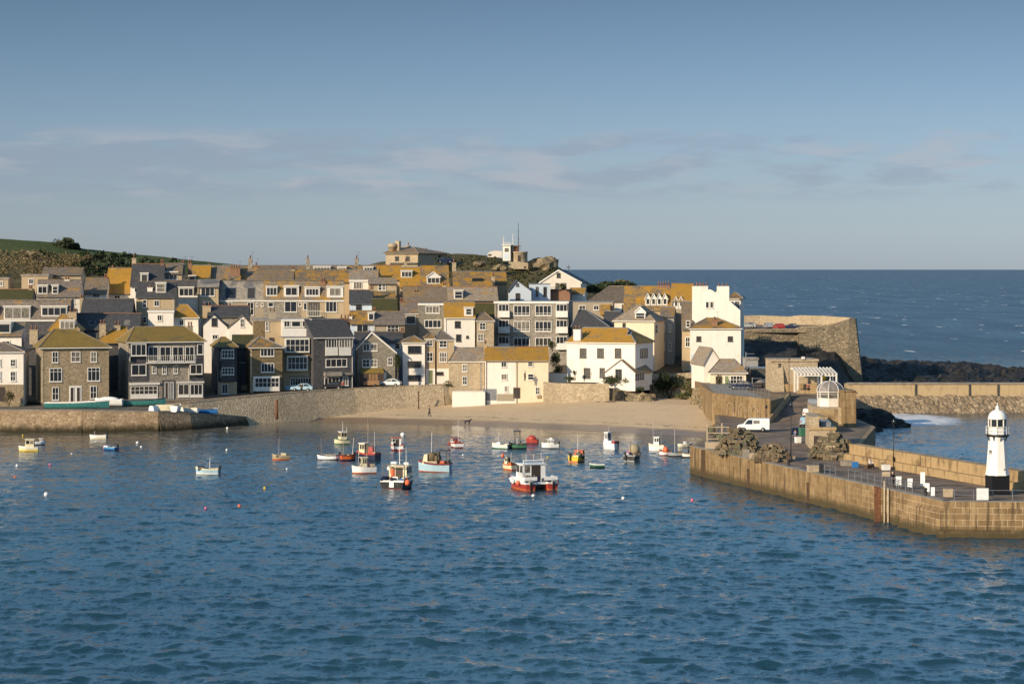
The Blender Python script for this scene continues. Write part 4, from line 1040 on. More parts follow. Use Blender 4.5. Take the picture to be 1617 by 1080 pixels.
    def sidepane(s, p, y0, y1, left=True):
        """window in the cheek of a bay"""
        q = Plane(s, ((p.ua if left else p.ub), 0), (0, 1), ((-1 if left else 1), 0)); mb = MB(); g = MB()
        _, z0 = p.uv(CX, y1); _, z1 = p.uv(CX, y0); a, b = -p.proj + 0.06, -0.12
        q.slab(g, a, b, z0, z1, 0.0, 0.03); q.slab(mb, a, a + 0.09, z0, z1, 0.0, 0.07); q.slab(mb, b - 0.09, b, z0, z1, 0.0, 0.07); q.slab(mb, a, b, z1 - 0.1, z1, 0, 0.068); q.slab(mb, a, b, z0, z0 + 0.1, 0, 0.068)
        mb.build('window', 'frame_white', p.bay); g.build('pane', 'pane_glass', p.bay)
    def rail(s, x0, x1, y0, y1, proj=1.0, mat='frame_white', solid=False, name='balcony'):
        p = Plane(s, (0, -proj), (1, 0), (0, -1)); ua, za = p.uv(x0, y1); ub, zt = p.uv(x1, y0); mb = MB()
        mb.box(ua, ub, -proj, -0.003, za - 0.15, za); o = mb.build(name, mat, s.e); r = MB()
        if solid: r.box(ua, ub, -proj, -proj + 0.06, za + .003, zt); r.box(ua, ua + .06, -proj + .063, -0.004, za + .003, zt); r.box(ub - .06, ub, -proj + .063, -0.004, za + .003, zt)
        else:
            n = max(3, int((ub - ua) / 0.35))
            for k in range(n + 1): u = ua + (ub - ua) * k / n; r.box(u - 0.025, u + 0.025, -proj, -proj + 0.05, za, zt)
            r.box(ua, ub, -proj - 0.01, -proj + 0.06, zt, zt + 0.07)
        r.build('balustrade', mat, o)
# ================================================================= THE TOWN, front row
G0 = 'houses along the quayside'
G1 = 'houses stacked up the hillside'
# white house at the left edge
h = House('white_house', 'white rendered house over a brown stone ground floor at the left edge of the quay', 393, -28, 37, 557, 'white', 9, 6, group=G0)
h.hip(541, 'brown_slate', -10, 8)
h.w([(16, 567, 25, 579, 2, 2), (16, 586, 25, 602, 2, 2), (-6, 567, 2, 579, 2, 2), (-6, 586, 2, 602, 2, 2)])
h.panel('stone_base', -28, 607, 37, 645, 'stone_brown', 0.0, 0.05); h.panel('shop_opening', -10, 611, 8, 634, 'door_dark', 0.05, 0.09)
# big stone house
h = House('stone_house', 'three storey brown stone house with grey hipped roof behind the teal gig', 397, 65, 172, 550, 'stone_brown', 10, 17, group=G0)
h.hip(520, 'olive', 86, 118, ov=0.5)
h.w([(82, 555, 92, 573, 2, 2), (112, 555, 127, 572, 2, 2), (143, 555, 153, 572, 2, 2), (82, 611, 93, 632, 2, 2), (142, 609, 153, 630, 2, 2)])
h.w([(78, 581, 98, 603, 3, 2), (138, 580, 158, 602, 3, 2)], split=0.76)
h.panel('door_case', 109, 609, 129, 636, 'frame_white', 0, 0.04); h.door(110.5, 611, 117, 636, 'door_dark'); h.door(120.5, 611, 127, 636, 'door_dark')
h.panel('string_course', 66, 548.5, 171.5, 552, 'concrete', 0, 0.1)
h.panel('quoins', 65.2, 552, 68.5, 637, 'stone_tan', 0, 0.06)
# dark house with loggia
h = House('slate_hung_house', 'wide dark stone house with ochre roof, balcony and two shopfronts', 404, 203, 322, 541, 'stone_grey', 10, 20, group=G0)
h.hip(516, 'olive', 212, 292, ov=0.45)
h.panel('upper_cladding', 203, 541.5, 235, 603, 'hung_dark', 0, 0.06); h.panel('gable_cladding', 309, 541.5, 322, 603, 'hung_dark', 0, 0.05)
p = h.bay(206, 232, 542, 563, 0.7, 'hung_dark'); p.window(p.bay, 207, 543, 231, 562, 3, 1, sub=False); h.sidepane(p, 543, 562)
h.w([(207, 575, 231, 593, 2, 1)], out=0.06)
for a, b in ((234, 250), (252, 270), (272, 290), (292, 307)): h.fp.window(h.e, a, 547, b, 571, 2, 1)
h.rail(232, 309, 561, 573, 1.1, 'frame_white')
h.w([(311, 543, 321, 560, 1, 1)], out=0.06)
p = h.bay(299, 320, 574, 592, 0.7, 'hung_grey'); p.window(p.bay, 300, 575, 319.5, 591, 2, 1, sub=False); h.sidepane(p, 575, 591)
h.w([(240, 578, 247, 590, 2, 2), (256, 577, 263, 591, 2, 2), (274, 577, 281, 590, 2, 2)])
h.panel('shop_fascia', 204, 604, 252, 608, 'frame_white', 0, 0.35); h.w([(206, 609, 249, 629, 6, 2)], panel=0.35)
h.panel('shop_fascia', 279, 602, 322, 605, 'frame_white', 0, 0.3); h.w([(281, 606, 299, 627, 2, 1), (300, 606, 320, 627, 3, 1)], panel=0.2)
h.panel('door_case', 256, 600, 277, 630, 'hung_dark', 0, 0.04); h.door(260, 603, 266, 630); h.door(268, 603, 274, 630, 'lead')
h.chim(296, 304, 508, 'stone_tan', pots=2)
# dark house between, half hidden
h = House('dark_house', 'narrow dark slate house with ochre roof squeezed between the stone house and balcony house', 412, 150, 204, 543, 'hung_dark', 9, 10, group=G0)
h.hip(515, 'mustard', 185, 200, gut='gutter'); h.chim(157, 167, 505, 'stone_tan', y=2.2, pots=2); h.chim(180, 190, 507, 'stone_tan', y=3.6)
h.w([(188, 556, 196, 570, 2, 2), (188, 585, 196, 600, 2, 2)])
# narrow house with stacked oriels
h = House('oriel_house', 'narrow slate hung house with two white oriel windows stacked over a tan ground floor', 415, 343, 374, 549, 'hung_dark', 9, 14, group=G0)
h.hip(532, 'olive', 349, 356, gut='gutter')
p = h.bay(349, 370, 550, 602, 0.8, 'hung_dark'); p.window(p.bay, 350, 552, 369.5, 566, 4, 2, sub=False); p.window(p.bay, 350, 580, 369.5, 592, 4, 2, sub=False); h.sidepane(p, 552, 566); h.sidepane(p, 580, 592)
h.panel('ground_floor', 344, 603, 374, 627, 'tan', 0, 0.1); h.w([(350, 606, 360, 622, 2, 1)], out=0.1); h.door(362, 606, 369, 626)
h.panel('corner_post', 343.2, 549, 345, 603, 'hung_grey', 0, 0.06)
# recessed dark house
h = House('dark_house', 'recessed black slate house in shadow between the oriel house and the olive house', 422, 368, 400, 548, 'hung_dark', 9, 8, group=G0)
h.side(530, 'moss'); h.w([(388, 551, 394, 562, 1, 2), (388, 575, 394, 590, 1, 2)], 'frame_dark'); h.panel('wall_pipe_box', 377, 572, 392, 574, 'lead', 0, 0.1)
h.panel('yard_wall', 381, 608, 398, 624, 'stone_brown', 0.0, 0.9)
# olive slate hung house
h = House('olive_house', 'olive slate hung house with ochre hipped roof and white bowed shopfront', 418, 395, 446, 550, 'hung_olive', 9, 15, group=G0)
h.hip(532, 'mustard_patchy', 410, 412, ov=0.35)
h.w([(411, 550.5, 433, 563, 4, 1), (412, 573, 433, 588, 4, 1)])
h.panel('side_strip', 395, 551, 398, 620, 'tan', 0, 0.05)
p = h.bay(400, 442, 594, 618, 0.8, 'frame_white'); p.window(p.bay, 402, 596, 441, 617, 6, 2, sub=False, panel=0.3); h.sidepane(p, 596, 617)
h.panel('string_course', 397, 573, 445, 574, 'concrete', 0, 0.05)
# tall tan house with balconies
h = House('balcony_house', 'tall tan house with white top balcony and two rows of white bay windows', 424, 447, 492, 533, 'tan', 9, 10, group=G0)
h.flat('lead', None); h.w([], )
p = h.bay(450, 489, 534, 557, 0.9, 'frame_white'); p.window(p.bay, 451, 535, 488.5, 556, 5, 2, sub=False, panel=0.0); h.sidepane(p, 535, 556)
p = h.bay(453, 486, 562, 586, 0.9, 'frame_white'); p.window(p.bay, 454, 563, 485.5, 584, 5, 2, sub=False); h.sidepane(p, 563, 584)
h.panel('spandrel', 450, 557.5, 489, 562, 'hung_olive', 0, 0.5)
h.panel('shop_fascia', 457, 593, 492, 595, 'concrete', 0, 0.4); h.w([(458, 596, 491, 609, 8, 1)], panel=0.1); h.panel('stall_riser', 450, 609, 492, 617, 'gloss_pale_blue', 0, 0.2)
h2 = h
h = House('balcony_house', 'set back top storey of white glazing and balcony above the tan bay windows', 427, 446, 491, 505, 'frame_white', 8, 10, group=G0)
h.flat('lead', 'frame_white'); h.w([(448, 506.5, 458, 516.5, 2, 1), (460, 507, 475, 516.5, 1, 1), (477, 506.5, 489, 516.5, 2, 1)]); h.rail(446, 492, 519, 530, 1.2, 'frame_white', True)
h = House('rendered_house', 'plain tan rendered block with flat roof left of the white top balcony', 430, 400, 447, 505, 'tan', 8, 8, group=G1)
h.flat('lead', 'concrete'); h.w([(419, 507, 425, 523, 2, 2)]); h.panel('side_bay', 400, 505.5, 417, 540, 'hung_olive', 0, 0.12); h.chim(424, 436, 487, 'tan_grey', pots=2)
h.panel('bracket_lamp', 425, 533, 431, 547, 'door_dark', 0.0, 0.3)
# dark slate house
h = House('slate_house', 'dark blue slate hung house with white balcony doors and pale shop awning', 424, 495, 558, 532, 'hung_dark', 10, 24, group=G0)
h.side(505, 'slate_dark', gut='frame_white'); h.chim(537, 541, 496, 'brick', pots=1); h.chim(543, 552, 497, 'brick', pots=2)
for a, b in ((514, 532), (535, 553)):
    h.w([(a, 535, b, 561, 4, 1)], panel=0.44)
    h.panel('balcony_front', a - 0.5, 548, b + 0.5, 561.5, 'frame_white', 0.12, 0.4)
h.w([(514, 566, 548, 580, 4, 1)]); h.panel('awning', 511, 587, 538, 594, 'concrete', 0.0, 0.9); h.w([(512, 595, 536, 609, 4, 1), (541, 594, 550, 609, 2, 1)])
h.panel('awning', 540, 588, 556, 592, 'concrete', 0.0, 0.6)
# gabled grey house
h = House('gabled_house', 'grey slate hung house with one big white edged gable above a tiled porch', 429, 564, 624, 550, 'hung_grey', 10, 6, group=G0)
h.front(587, 525, 'slate_dark', yer=556)
h.w([(573, 542, 584, 554.5, 2, 1), (585, 542, 596, 554.5, 2, 1), (572, 567, 584, 580, 2, 2), (585, 567, 596, 580, 2, 2), (612, 564, 620, 577, 2, 2)])
p = h.bay(570, 606, 589, 607, 1.3, 'wood_dark', 'olive', 0.9, 'porch'); h.panel('porch_opening', 572, 591, 604, 607, 'door_dark', 1.3, 1.34)
for a in (582, 587, 592): h.panel('porch_door', a, 590, a + 4, 600, 'wood', 1.34, 1.4)
h.panel('side_door', 606, 588, 610, 606, 'frame_white', 0, 0.1)
# white modern slip of a house
h = House('white_house', 'white house of three long dark windows beside the palm', 432, 636, 671, 542, 'white', 9, 4, group=G0)
h.hip(530, 'mustard_patchy', 652, 654, ov=0.2); h.w([(644, 546, 665, 558, 2, 1), (644, 570, 665, 580, 2, 1), (644, 592, 665, 601, 2, 1)], 'frame_dark')
h = House('corner_house', 'very narrow tan house with green door between the white house and its taller neighbour', 433, 672, 687, 536, 'tan', 9, 4, group=G0)
h.hip(526, 'mustard_patchy', 679, 680, ov=0.2); h.w([(673.5, 537, 684, 546, 2, 2), (673.5, 556, 684, 571, 2, 2)]); h.panel('white_base', 672, 582, 687, 610, 'white', 0, 0.06); h.door(676, 584, 684, 606, 'door_green')
h = House('corner_house', 'narrow tan house with hipped roof at the end of the quay above the dark steps', 432, 690, 717, 538, 'tan', 9, 4, group=G0)
h.hip(522, 'brown_slate', 695, 699, ov=0.25); h.w([(693.5, 537.5, 706, 549, 2, 2), (693.5, 556, 706, 572, 3, 2)]); h.panel('white_base', 690, 582, 709, 606, 'white', 0, 0.06); h.w([(689.5, 587, 700, 592, 2, 1)], 'frame_dark', out=0.06)
# cottages on the sand
h = House('stone_cottage', 'tan stone cottage with grey roof behind the low white wall', 428, 709, 765, 572, 'stone_tan', 9, 2, yb=640, group=G0)
h.hip(549, 'slate_pale', 721, 762, ov=0.15); h.w([(730, 575, 738, 587, 2, 2), (730, 594, 738, 608, 2, 2)]); h.panel('quoins', 758, 573, 761, 618, 'stone_grey', 0, 0.05)
h = House('white_cottage', 'white half of the pair of ochre roofed cottages standing on the sand', 425.5, 766, 814, 569, 'white', 10, 1, yb=640, group=G0)
h.side(549, 'mustard', gut='concrete'); h.w([(791, 571, 800, 580, 2, 1), (791, 590, 801, 600, 2, 1), (796, 609, 802, 619, 2, 1)]); h.chim(764, 769, 537, 'tan', pots=1)
h.panel('cast_shadow_patch', 762.5, 614, 784, 632, 'lead', 0, 0.05); h.panel('rough_plinth', 785, 622, 812, 633, 'tan_grey', 0, 0.08)  # the lead panel is the neighbour's cast shadow, painted on as a dark patch
h = House('cream_cottage', 'cream half of the pair of ochre roofed cottages with dark door on the sand', 425.6, 814, 866, 569, 'cream', 10, 1, yb=640, group=G0)
h.side(549, 'mustard', gut='concrete'); h.w([(833, 571, 842, 579, 1, 2), (833, 590, 843, 600, 1, 2), (845, 611, 852, 623, 2, 2)]); h.door(810.5, 612, 821, 629, 'door_dark', 'wood_dark'); h.panel('meter_box', 848, 624, 854, 629, 'stone_brown', 0, 0.2)
# white villa
h = House('white_villa', 'white villa with ochre hipped roof and dark sash windows above the garden wall', 427.5, 895, 1003, 542, 'white', 9.5, -24, group=G0)
h.hip(517, 'mustard', 921, 990, ov=0.3); h.chim(907, 918, 514, 'white', y=0.6, pots=2, ybot=546)
h.w([(915.5, 550, 926, 565, 3, 4), (943, 550, 953.5, 565, 3, 4), (971, 550, 981, 565, 3, 4), (922, 581, 932, 597, 3, 4), (947, 581, 955, 596, 2, 4)], 'frame_dark', bar=0.09, glass='pane_curtain')
h.w([(1011, 550, 1022, 565, 3, 4)], 'frame_dark', plane=h.rp, bar=0.09, glass='pane_curtain'); h.sky(989, 521, 995, 529)
h = House('porch_house', 'single storey white wing with arched window and grey roof in front of the villa', 425, 957, 1003, 588, 'white', 6.5, -32, yb=617, group=G0)
h.front(981, 569, 'slate', barge=None)
h.w([(972, 583, 982, 599, 2, 4)], 'frame_dark', bar=0.09); h.w([(1002, 589, 1017, 602, 4, 3)], plane=h.rp); h.w([(1026, 607, 1031, 625, 1, 2)], 'frame_dark', plane=h.rp)
h = House('white_house', 'white hipped house with one roof dormer standing behind the villa', 446, 970, 1033, 508, 'cream', 8, -18, group=G1)
h.hip(482, 'slate_pale', 1005, 1013, ov=0.35); h.dorm(1003, 484, 1019, 504, 1, 2, 'gable', 'white', 'slate_pale'); h.w([(983, 510, 988, 518, 1, 2)], 'frame_dark')
h.w([(1034, 512, 1038, 527, 1, 2)], plane=h.rp)
# tall white house with shaped gable
h = House('shaped_gable_house', 'tall white house with scrolled gable between two square chimneys', 447, 1093, 1169, 491, 'white', 11, -8, group=G1)
h.box(); pr = [(1093, 600), (1169, 600), (1169, 490), (1151.5, 475), (1151.5, 452), (1132, 452), (1132, 460), (1129, 462), (1126, 459), (1121, 457), (1116, 458), (1113, 461), (1109, 462), (1109, 452), (1093, 452)]
q = [h.fp.uv(a, b) for a, b in pr]; mb = MB(); mb.prism([(u, -0.25, z) for u, z in q], [(u, 0.5, z) for u, z in q]); mb.build('gable_front', 'white', h.e)
_, zt = h.fp.uv(1120, 466); mb = MB(); um = h.fp.uv(1121, 466)[0]
mb.prism([(h.u0, 0.51, h.ze), (um, 0.51, zt), (h.u1, 0.51, h.ze)], [(h.u0, 11.2, h.ze), (um, 11.2, zt), (h.u1, 11.2, h.ze)]); h.ro = mb.build('roof', 'mustard', h.e); h.ym = 6; h.zr = zt
h.w([(1114, 476, 1120, 487, 1, 1), (1121, 476, 1127, 487, 1, 1)], out=0.25)
for a, b in ((1093, 1109), (1132, 1151)):
    mb = MB()
    for k in range(3):
        u, z = h.fp.uv(a + (b - a) * (k + 0.5) / 3, 452); mb.lathe([(0.16, 0), (0.14, 0.4), (0.18, 0.45), (0.15, 0.55)], 8, (u, 0.12, z))
    mb.build('chimney_pots', 'terracotta', h.e)
h = House('white_house', 'white side wing with blue shaded bay window right of the scrolled gable', 453, 1150, 1173, 473, 'white', 7, -8, group=G1)
h.hip(462, 'mustard_patchy', 1158, 1163, ov=0.25); h.w([(1154, 475, 1158, 489, 1, 2), (1160, 475, 1168, 489, 2, 2)])
h = House('white_house', 'white gable end house with two small square windows below the scrolled gable', 438, 1090, 1170, 520, 'white', 8, -4, group=G0, yb=592)
h.hip(502, 'mustard_patchy', 1116, 1133, rf=0.6, ov=0.3); h.chim(1124, 1133, 500, 'brick', y=1.3, pots=1, ybot=519); h.w([(1099.5, 531, 1107, 539, 1, 2), (1149, 531, 1157, 539, 1, 2)], 'frame_dark')
h.panel('grey_plinth', 1091, 559, 1100, 586, 'shade_blue_render', 0, 0.06)
# lodge
h = House('lodge', 'small cream lodge with grey hipped roof at the head of the ramp', 412, 1122, 1178, 590, 'cream', 7, -4, yb=620, group=G0)
h.hip(567, 'slate_pale', 1137, 1160, ov=0.4); h.w([(1153, 593, 1173, 606, 4, 2)]); h.door(1144, 593, 1151, 614, 'door_green'); h.w([(1130, 594, 1140, 606, 2, 2)], 'frame_dark')
h.panel('yellow_sign', 1168, 604, 1177, 609, 'gloss_yellow', 0, 0.15)
h2 = House('lodge', 'steep gabled rear wing of the lodge with bright white end wall', 416, 1111.5, 1139, 573, 'white', 9, 10, yb=616, group=G0)
h2.front(1124, 550, 'slate_pale', barge='stone_grey'); 
# street running back between the villa and the tall gable
h = House('terrace_house', 'long terrace with ochre roof and a row of four narrow white dormers', 471, 985, 1062, 488, 'tan', 9, -6, group=G1)
h.side(453, 'mustard_patchy', gut='concrete'); h.chim(1038, 1058, 445, 'brick', pots=5)
for a in (1019, 1028, 1037, 1046): h.dorm(a, 463, a + 8, 482, 1, 1, 'gable', 'frame_white', 'frame_white', inset=(0.2, 0.1, 0.2))
h.w([(1047, 492, 1052, 503, 1, 2), (1056, 492, 1061, 503, 1, 2)])
h = House('terrace_house', 'terrace end with ochre roof and two white dormers left of the scrolled gable', 465, 1060, 1094, 474, 'tan_grey', 9, -6, group=G1)
h.side(449, 'mustard', gut='concrete'); h.chim(1060, 1064, 446, 'tan', pots=1); h.chim(1098, 1118, 446, 'white', pots=4)
for a in (1064, 1072): h.dorm(a, 468, a + 7, 485, 1, 1, 'gable', 'frame_white', 'frame_white', inset=(0.2, 0.1, 0.2))
h = House('terrace_house', 'tan slate roofed house with a tall side slope and bay window against the scrolled gable', 445, 1077, 1094, 520, 'tan', 8, -4, group=G1)
h.mono(478, 'brown_slate'); h.w([(1083, 506, 1090, 517, 1, 2), (1082, 532, 1090, 548, 2, 2)])
h = House('alley_house', 'shaded grey house lining the dark alley behind the villa', 455, 1043, 1064, 500, 'grey_render', 12, -6, group=G1)
h.side(486, 'slate', gut='gutter'); h.w([(1046, 512, 1050, 524, 1, 2), (1056, 512, 1060, 524, 1, 2), (1046, 540, 1050, 554, 1, 2), (1056, 540, 1060, 554, 1, 2)])
# ================================================================= the block of flats and what stands round it
h = House('flats_block', 'long grey stone block of flats with white framed windows and stacked white balconies', 452, 781, 897, 477, 'stone_grey', 10, -7, group=G1)
h.flat('lead', 'frame_white', 0.3)
for i, y in enumerate((482, 507, 533)):
    h.w([(811, y, 837, y + 16.5, 4, 2), (845, y, 871, y + 16.5, 4, 2)], split=0.2)
    for a, b in ((787, 804), (878, 896)):
        h.w([(a, y - 2, b, y + 10, 3, 1)]); h.rail(a - 0.5, b + 0.5, y + 9, y + 18, 0.9, 'frame_white', True)
h.panel('pilaster', 781, 479, 783.5, 560, 'concrete', 0, 0.15); h.panel('pilaster', 895.5, 479, 898, 560, 'gutter', 0, 0.3)
h = House('gabled_house', 'gable end painted the pale blue of shade behind the flats roof', 476, 805, 839, 459, 'shade_blue_render', 8, 4, group=G1)
h.front(817, 444, 'slate_dark', barge=None, yer=460); h.w([(814, 463, 821, 474, 2, 2), (815, 447.5, 819, 452, 1, 1)], 'frame_dark')
h = House('rendered_house', 'flat topped blue grey rendered block between the pale gable and the white gable', 480, 840, 869, 449, 'shade_blue_render', 8, 4, group=G1)
h.flat('lead', None); h.w([(846, 453, 850, 468, 1, 2), (858, 453, 863, 468, 1, 2)], 'frame_dark')
h = House('white_gable_house', 'broad white gable against the sea with a weather vane', 505, 853, 917, 446, 'offwhite', 12, -8, group=G1)
h.front(882, 427, 'slate_dark', barge='frame_white'); h.w([(879, 431, 885, 438.5, 2, 2)], 'frame_dark'); h.w([(877, 447, 883, 456, 2, 1), (885, 447, 894, 456, 2, 1)], 'frame_dark')
mb = MB(); u, z = h.fp.uv(897, 430); mb.tube((u, 1, z - 1), (u, 1, z + 1.6), 0.06); mb.box(u - 0.5, u + 0.5, 0.97, 1.03, z + 1.0, z + 1.15); mb.build('weather_vane', 'metal_dark', h.e)
h = House('brick_house', 'orange brick block with roof terrace in front of the broad white gable', 482, 868, 900, 458, 'brick', 7, -5, group=G1)
h.flat('wood_dark', None); h.rail(868, 884, 454, 458, 0.3, 'wood_dark')
h = House('small_house', 'little white house with ochre roof right of the brick block', 488, 899, 923, 463, 'white', 7, -5, group=G1); h.side(456, 'mustard', gut='concrete')
h = House('barn', 'long brown roofed barn with pale walls before the open sea', 502, 930, 1037, 478, 'offwhite', 11, -8, group=G1)
h.hip(452, 'barn_slate', 962, 1030, gut=None); h.w([(982, 481, 990, 492, 2, 2)], 'frame_dark')
h = House('rendered_house', 'low tan block with two small windows right of the flats', 474, 897, 968, 477, 'tan_grey', 7, -5, group=G1)
h.flat('lead', None); h.w([(914, 482, 925, 489, 2, 1), (937, 482, 946, 490, 2, 1)]); h.panel('ochre_lean_to', 948, 481, 964, 497, 'mustard', 0.0, 1.2)
h = House('dark_roof_house', 'low house with blue black hipped roof right of the flats', 449, 904, 960, 517, 'hung_dark', 9, -6, group=G1); h.hip(489, 'slate_dark', 915, 925, gut=None)
h = House('dark_roof_house', 'low house with purple black roof tucked beside the blue black one', 456, 953, 977, 515, 'hung_dark', 8, -6, group=G1); h.side(493, 'slate_dark', gut=None)
h = House('white_house', 'white house with steep ochre roof and one square dormer left of the flats', 446, 702, 750, 501, 'white', 8, 3, group=G1)
h.side(478, 'mustard', gut='frame_white'); h.w([(718, 507, 727, 517.5, 2, 2), (720, 528, 728, 539, 2, 2), (736, 530, 740, 534, 1, 1)], 'frame_dark'); h.dorm(733, 485, 747, 499, 1, 2, 'flat', inset=(0.35, 0.25, 0.3)); h.chim(711, 716, 480, 'tan', pots=1)
h = House('dark_roof_house', 'house with mossy dark roof between the white ochre roofed house and the flats', 454, 746, 783, 508, 'stone_grey', 8, 3, group=G1); h.side(480, 'moss', gut=None)
h = House('stone_house', 'little tan stone house with pyramid roof against the left end of the flats', 445, 753, 780, 508, 'stone_tan', 7, 3, group=G1)
h.hip(492, 'brown_slate', 762, 764, ov=0.2); h.w([(757, 509.5, 767, 521, 2, 2), (754, 527, 764, 539, 2, 2)])
# ================================================================= terraces behind the left and middle
def T(name, label, D, x0, x1, ye, yr, wall, roof, kind='side', wins=(), dorms=(), chims=(), skies=(), yaw=4, dep=8, fr='frame_white', gut='gutter', **kw):
    h = House(name, label, D, x0, x1, ye, wall, dep, yaw, group=G1)
    if kind == 'side': h.side(yr, roof, gut=gut)
    elif kind == 'hip': h.hip(yr, roof, kw.get('xa'), kw.get('xb'), gut=gut)
    elif kind == 'flat': h.flat(roof, kw.get('fascia', 'frame_white'))
    elif kind == 'mans': h.mans(yr, roof)
    elif kind == 'front': h.front(kw['xr'], yr, roof, barge=kw.get('barge', 'frame_white'), yer=kw.get('yer'))
    elif kind == 'mono': h.mono(yr, roof)
    for q in wins: h.fp.window(h.e, *q, fr=fr)
    for q in dorms: h.dorm(*q)
    for q in chims: h.chim(*q)
    if not chims and kind == 'side' and D < 478 and HR.random() < 0.6:
        c = x1 - 3.5 if HR.random() < .5 else x0 - 1.5
        h.chim(c, c + 5.5, yr - 8, HR.choice(['stone_tan', 'brick', 'tan', 'stone_grey']), None, 2)
    for q in skies: h.sky(*q)
    return h
T('white_house', 'low white house with sloping slate roof and box dormer above the left edge house', 411, -18, 34, 530, 510, 'white', 'slate', 'mono', [(3, 538, 16, 548, 2, 1)], [(-8, 509, 17, 526, 1, 1)], dep=5)
T('slate_house', 'small dark house with a lit cream chimney left of the stone house', 408, 38, 66, 548, 528, 'hung_dark', 'slate_dark', chims=[(47, 60, 514, 'stone_tan', 1.0, 2, 556)])
T('ochre_house', 'ochre roofed house with white dormer peeping over the big stone house', 415, 78, 124, 523, 496, 'tan', 'mustard', 'hip', [], [(94, 505, 118, 520, 3, 1, 'flat', 'frame_white', 'mustard')], [(108, 121, 486, 'stone_tan', 3.5, 2)], xa=97, xb=106, gut=None)
T('mansard_house', 'purple slate mansard with two broad white dormers at the left edge', 428, -25, 110, 506, 474, 'hung_dark', 'slate_purple', 'mans', [], [(6, 483, 48, 504, 3, 1), (65, 483, 106, 499, 4, 1), (-22, 483, -4, 504, 2, 1)])
T('moss_roof_house', 'house with dark mossy green roof behind the purple mansard', 443, -25, 49, 479, 458, 'hung_dark', 'moss')
T('slate_house', 'wide low house with blue black roof and two bright skylights', 433, 119, 220, 519, 496, 'hung_dark', 'slate_dark', skies=[(140, 507, 150, 514), (196, 506, 205, 513)])
T('slate_house', 'wide house with plain blue black roof above the two skylights', 446, 128, 208, 496, 473, 'hung_dark', 'slate_dark')
T('dormer_house', 'dark roofed house with two small white dormers and pale eaves', 462, 57, 126, 468, 443, 'offwhite', 'slate_purple', 'side', [(103, 471, 109, 481, 1, 1), (112, 471, 118, 481, 1, 1), (92, 471, 98, 481, 1, 1)], [(59, 450, 75, 464, 2, 1), (82, 450, 92, 464, 1, 2)], [(102, 110, 436, 'offwhite', None, 2)])
T('rendered_house', 'tan flat roofed block left of the ochre rubble row', 470, 34, 76, 434, 434, 'tan', 'lead', 'flat', [(45, 440, 53, 449, 2, 1)], fascia='concrete')
T('rendered_house', 'plain tan block at the far left edge below the scrub', 468, -20, 13, 439, 439, 'tan', 'lead', 'flat', [(-4, 444, 5, 452, 2, 1)], fascia='concrete')
T('stone_house', 'sunlit ochre stone row with many short chimneys under the scrub slope', 479, 66, 128, 434, 424, 'stone_tan', 'brown_slate', chims=[(70, 76, 421, 'stone_tan', None, 2), (85, 91, 420, 'stone_tan', None, 2), (101, 107, 420, 'stone_tan', None, 2), (117, 125, 422, 'brick', None, 3)])
T('brown_roof_house', 'house with plain brown roof left of the tall ochre roof', 470, 133, 168, 463, 440, 'white', 'brown_slate', wins=[(146, 464, 158, 470, 2, 1)])
T('ochre_house', 'house with the tallest bright ochre roof and a high thin chimney', 475, 167, 208, 463, 424, 'offwhite', 'mustard', dep=12, chims=[(208.5, 215, 402, 'stone_tan', None, 1), (176, 180, 419, 'stone_tan', None, 1)], wins=[(180, 466, 190, 476, 2, 1)])
T('slate_house', 'blue slate roofed house with one white dormer right of the tall ochre roof', 471, 206, 257, 451, 418, 'white', 'slate_dark', dep=10, dorms=[(222, 431, 234, 446, 1, 1)], wins=[(212, 454, 219, 462, 1, 1), (240, 455, 247, 463, 1, 1)])
T('beige_roof_house', 'beige roofed house with wide white dormer and grey chimney', 476, 256, 287, 432, 417, 'tan', 'brown_slate', dorms=[(254, 429, 281, 442, 4, 1)], chims=[(286, 292, 411, 'lead', None, 2), (297, 303, 410, 'brick', None, 2)])
T('white_house', 'white house with dark roof, square dormer and white chimney beside the archway', 452, 215, 276, 469, 446, 'tan', 'slate_dark', wins=[(225, 473, 232, 486, 1, 2), (225, 500, 232, 510, 1, 2), (243, 474, 252, 484, 2, 1)], dorms=[(246, 446, 262, 462, 1, 2)], chims=[(233, 241, 449, 'white', 1.6, 1, 470)])
T('white_house', 'low white flat roofed annexe dappled by shadows above the balcony house', 438, 234, 274, 491, 491, 'white', 'lead', 'flat', [(248, 497, 256, 507, 2, 1)])
T('ochre_house', 'small white house with orange ochre pyramid roof', 440, 272, 313, 503, 481, 'white', 'mustard', 'hip', [(283, 505, 291, 514, 2, 1)], xa=283, xb=296, gut='frame_white')
T('slate_house', 'slate mansard with white three light dormer above the archway', 463, 258, 314, 468, 443, 'offwhite', 'slate_dark', 'mans', [(268, 471, 276, 481, 2, 1)], [(282, 453, 306, 468, 3, 1)])
T('rendered_house', 'tan house with pale roof and one wide white window on the long mansard row', 462, 312, 345, 453, 443, 'tan', 'slate_bleached', 'side', [(317, 454, 339, 468, 3, 1), (320, 476, 334, 486, 3, 1)], dep=6)
T('mansard_house', 'bleached grey mansard with two tall dark skylights', 464, 345, 416, 475, 443, 'tan_grey', 'slate_bleached', 'mans', [(355, 477, 367, 491, 2, 1), (390, 477, 401, 498, 2, 2), (404, 478, 408, 484, 1, 1), (412, 478, 416, 484, 1, 1)], skies=[(355, 454, 373, 473), (390, 454, 403, 473)], gut='frame_white')
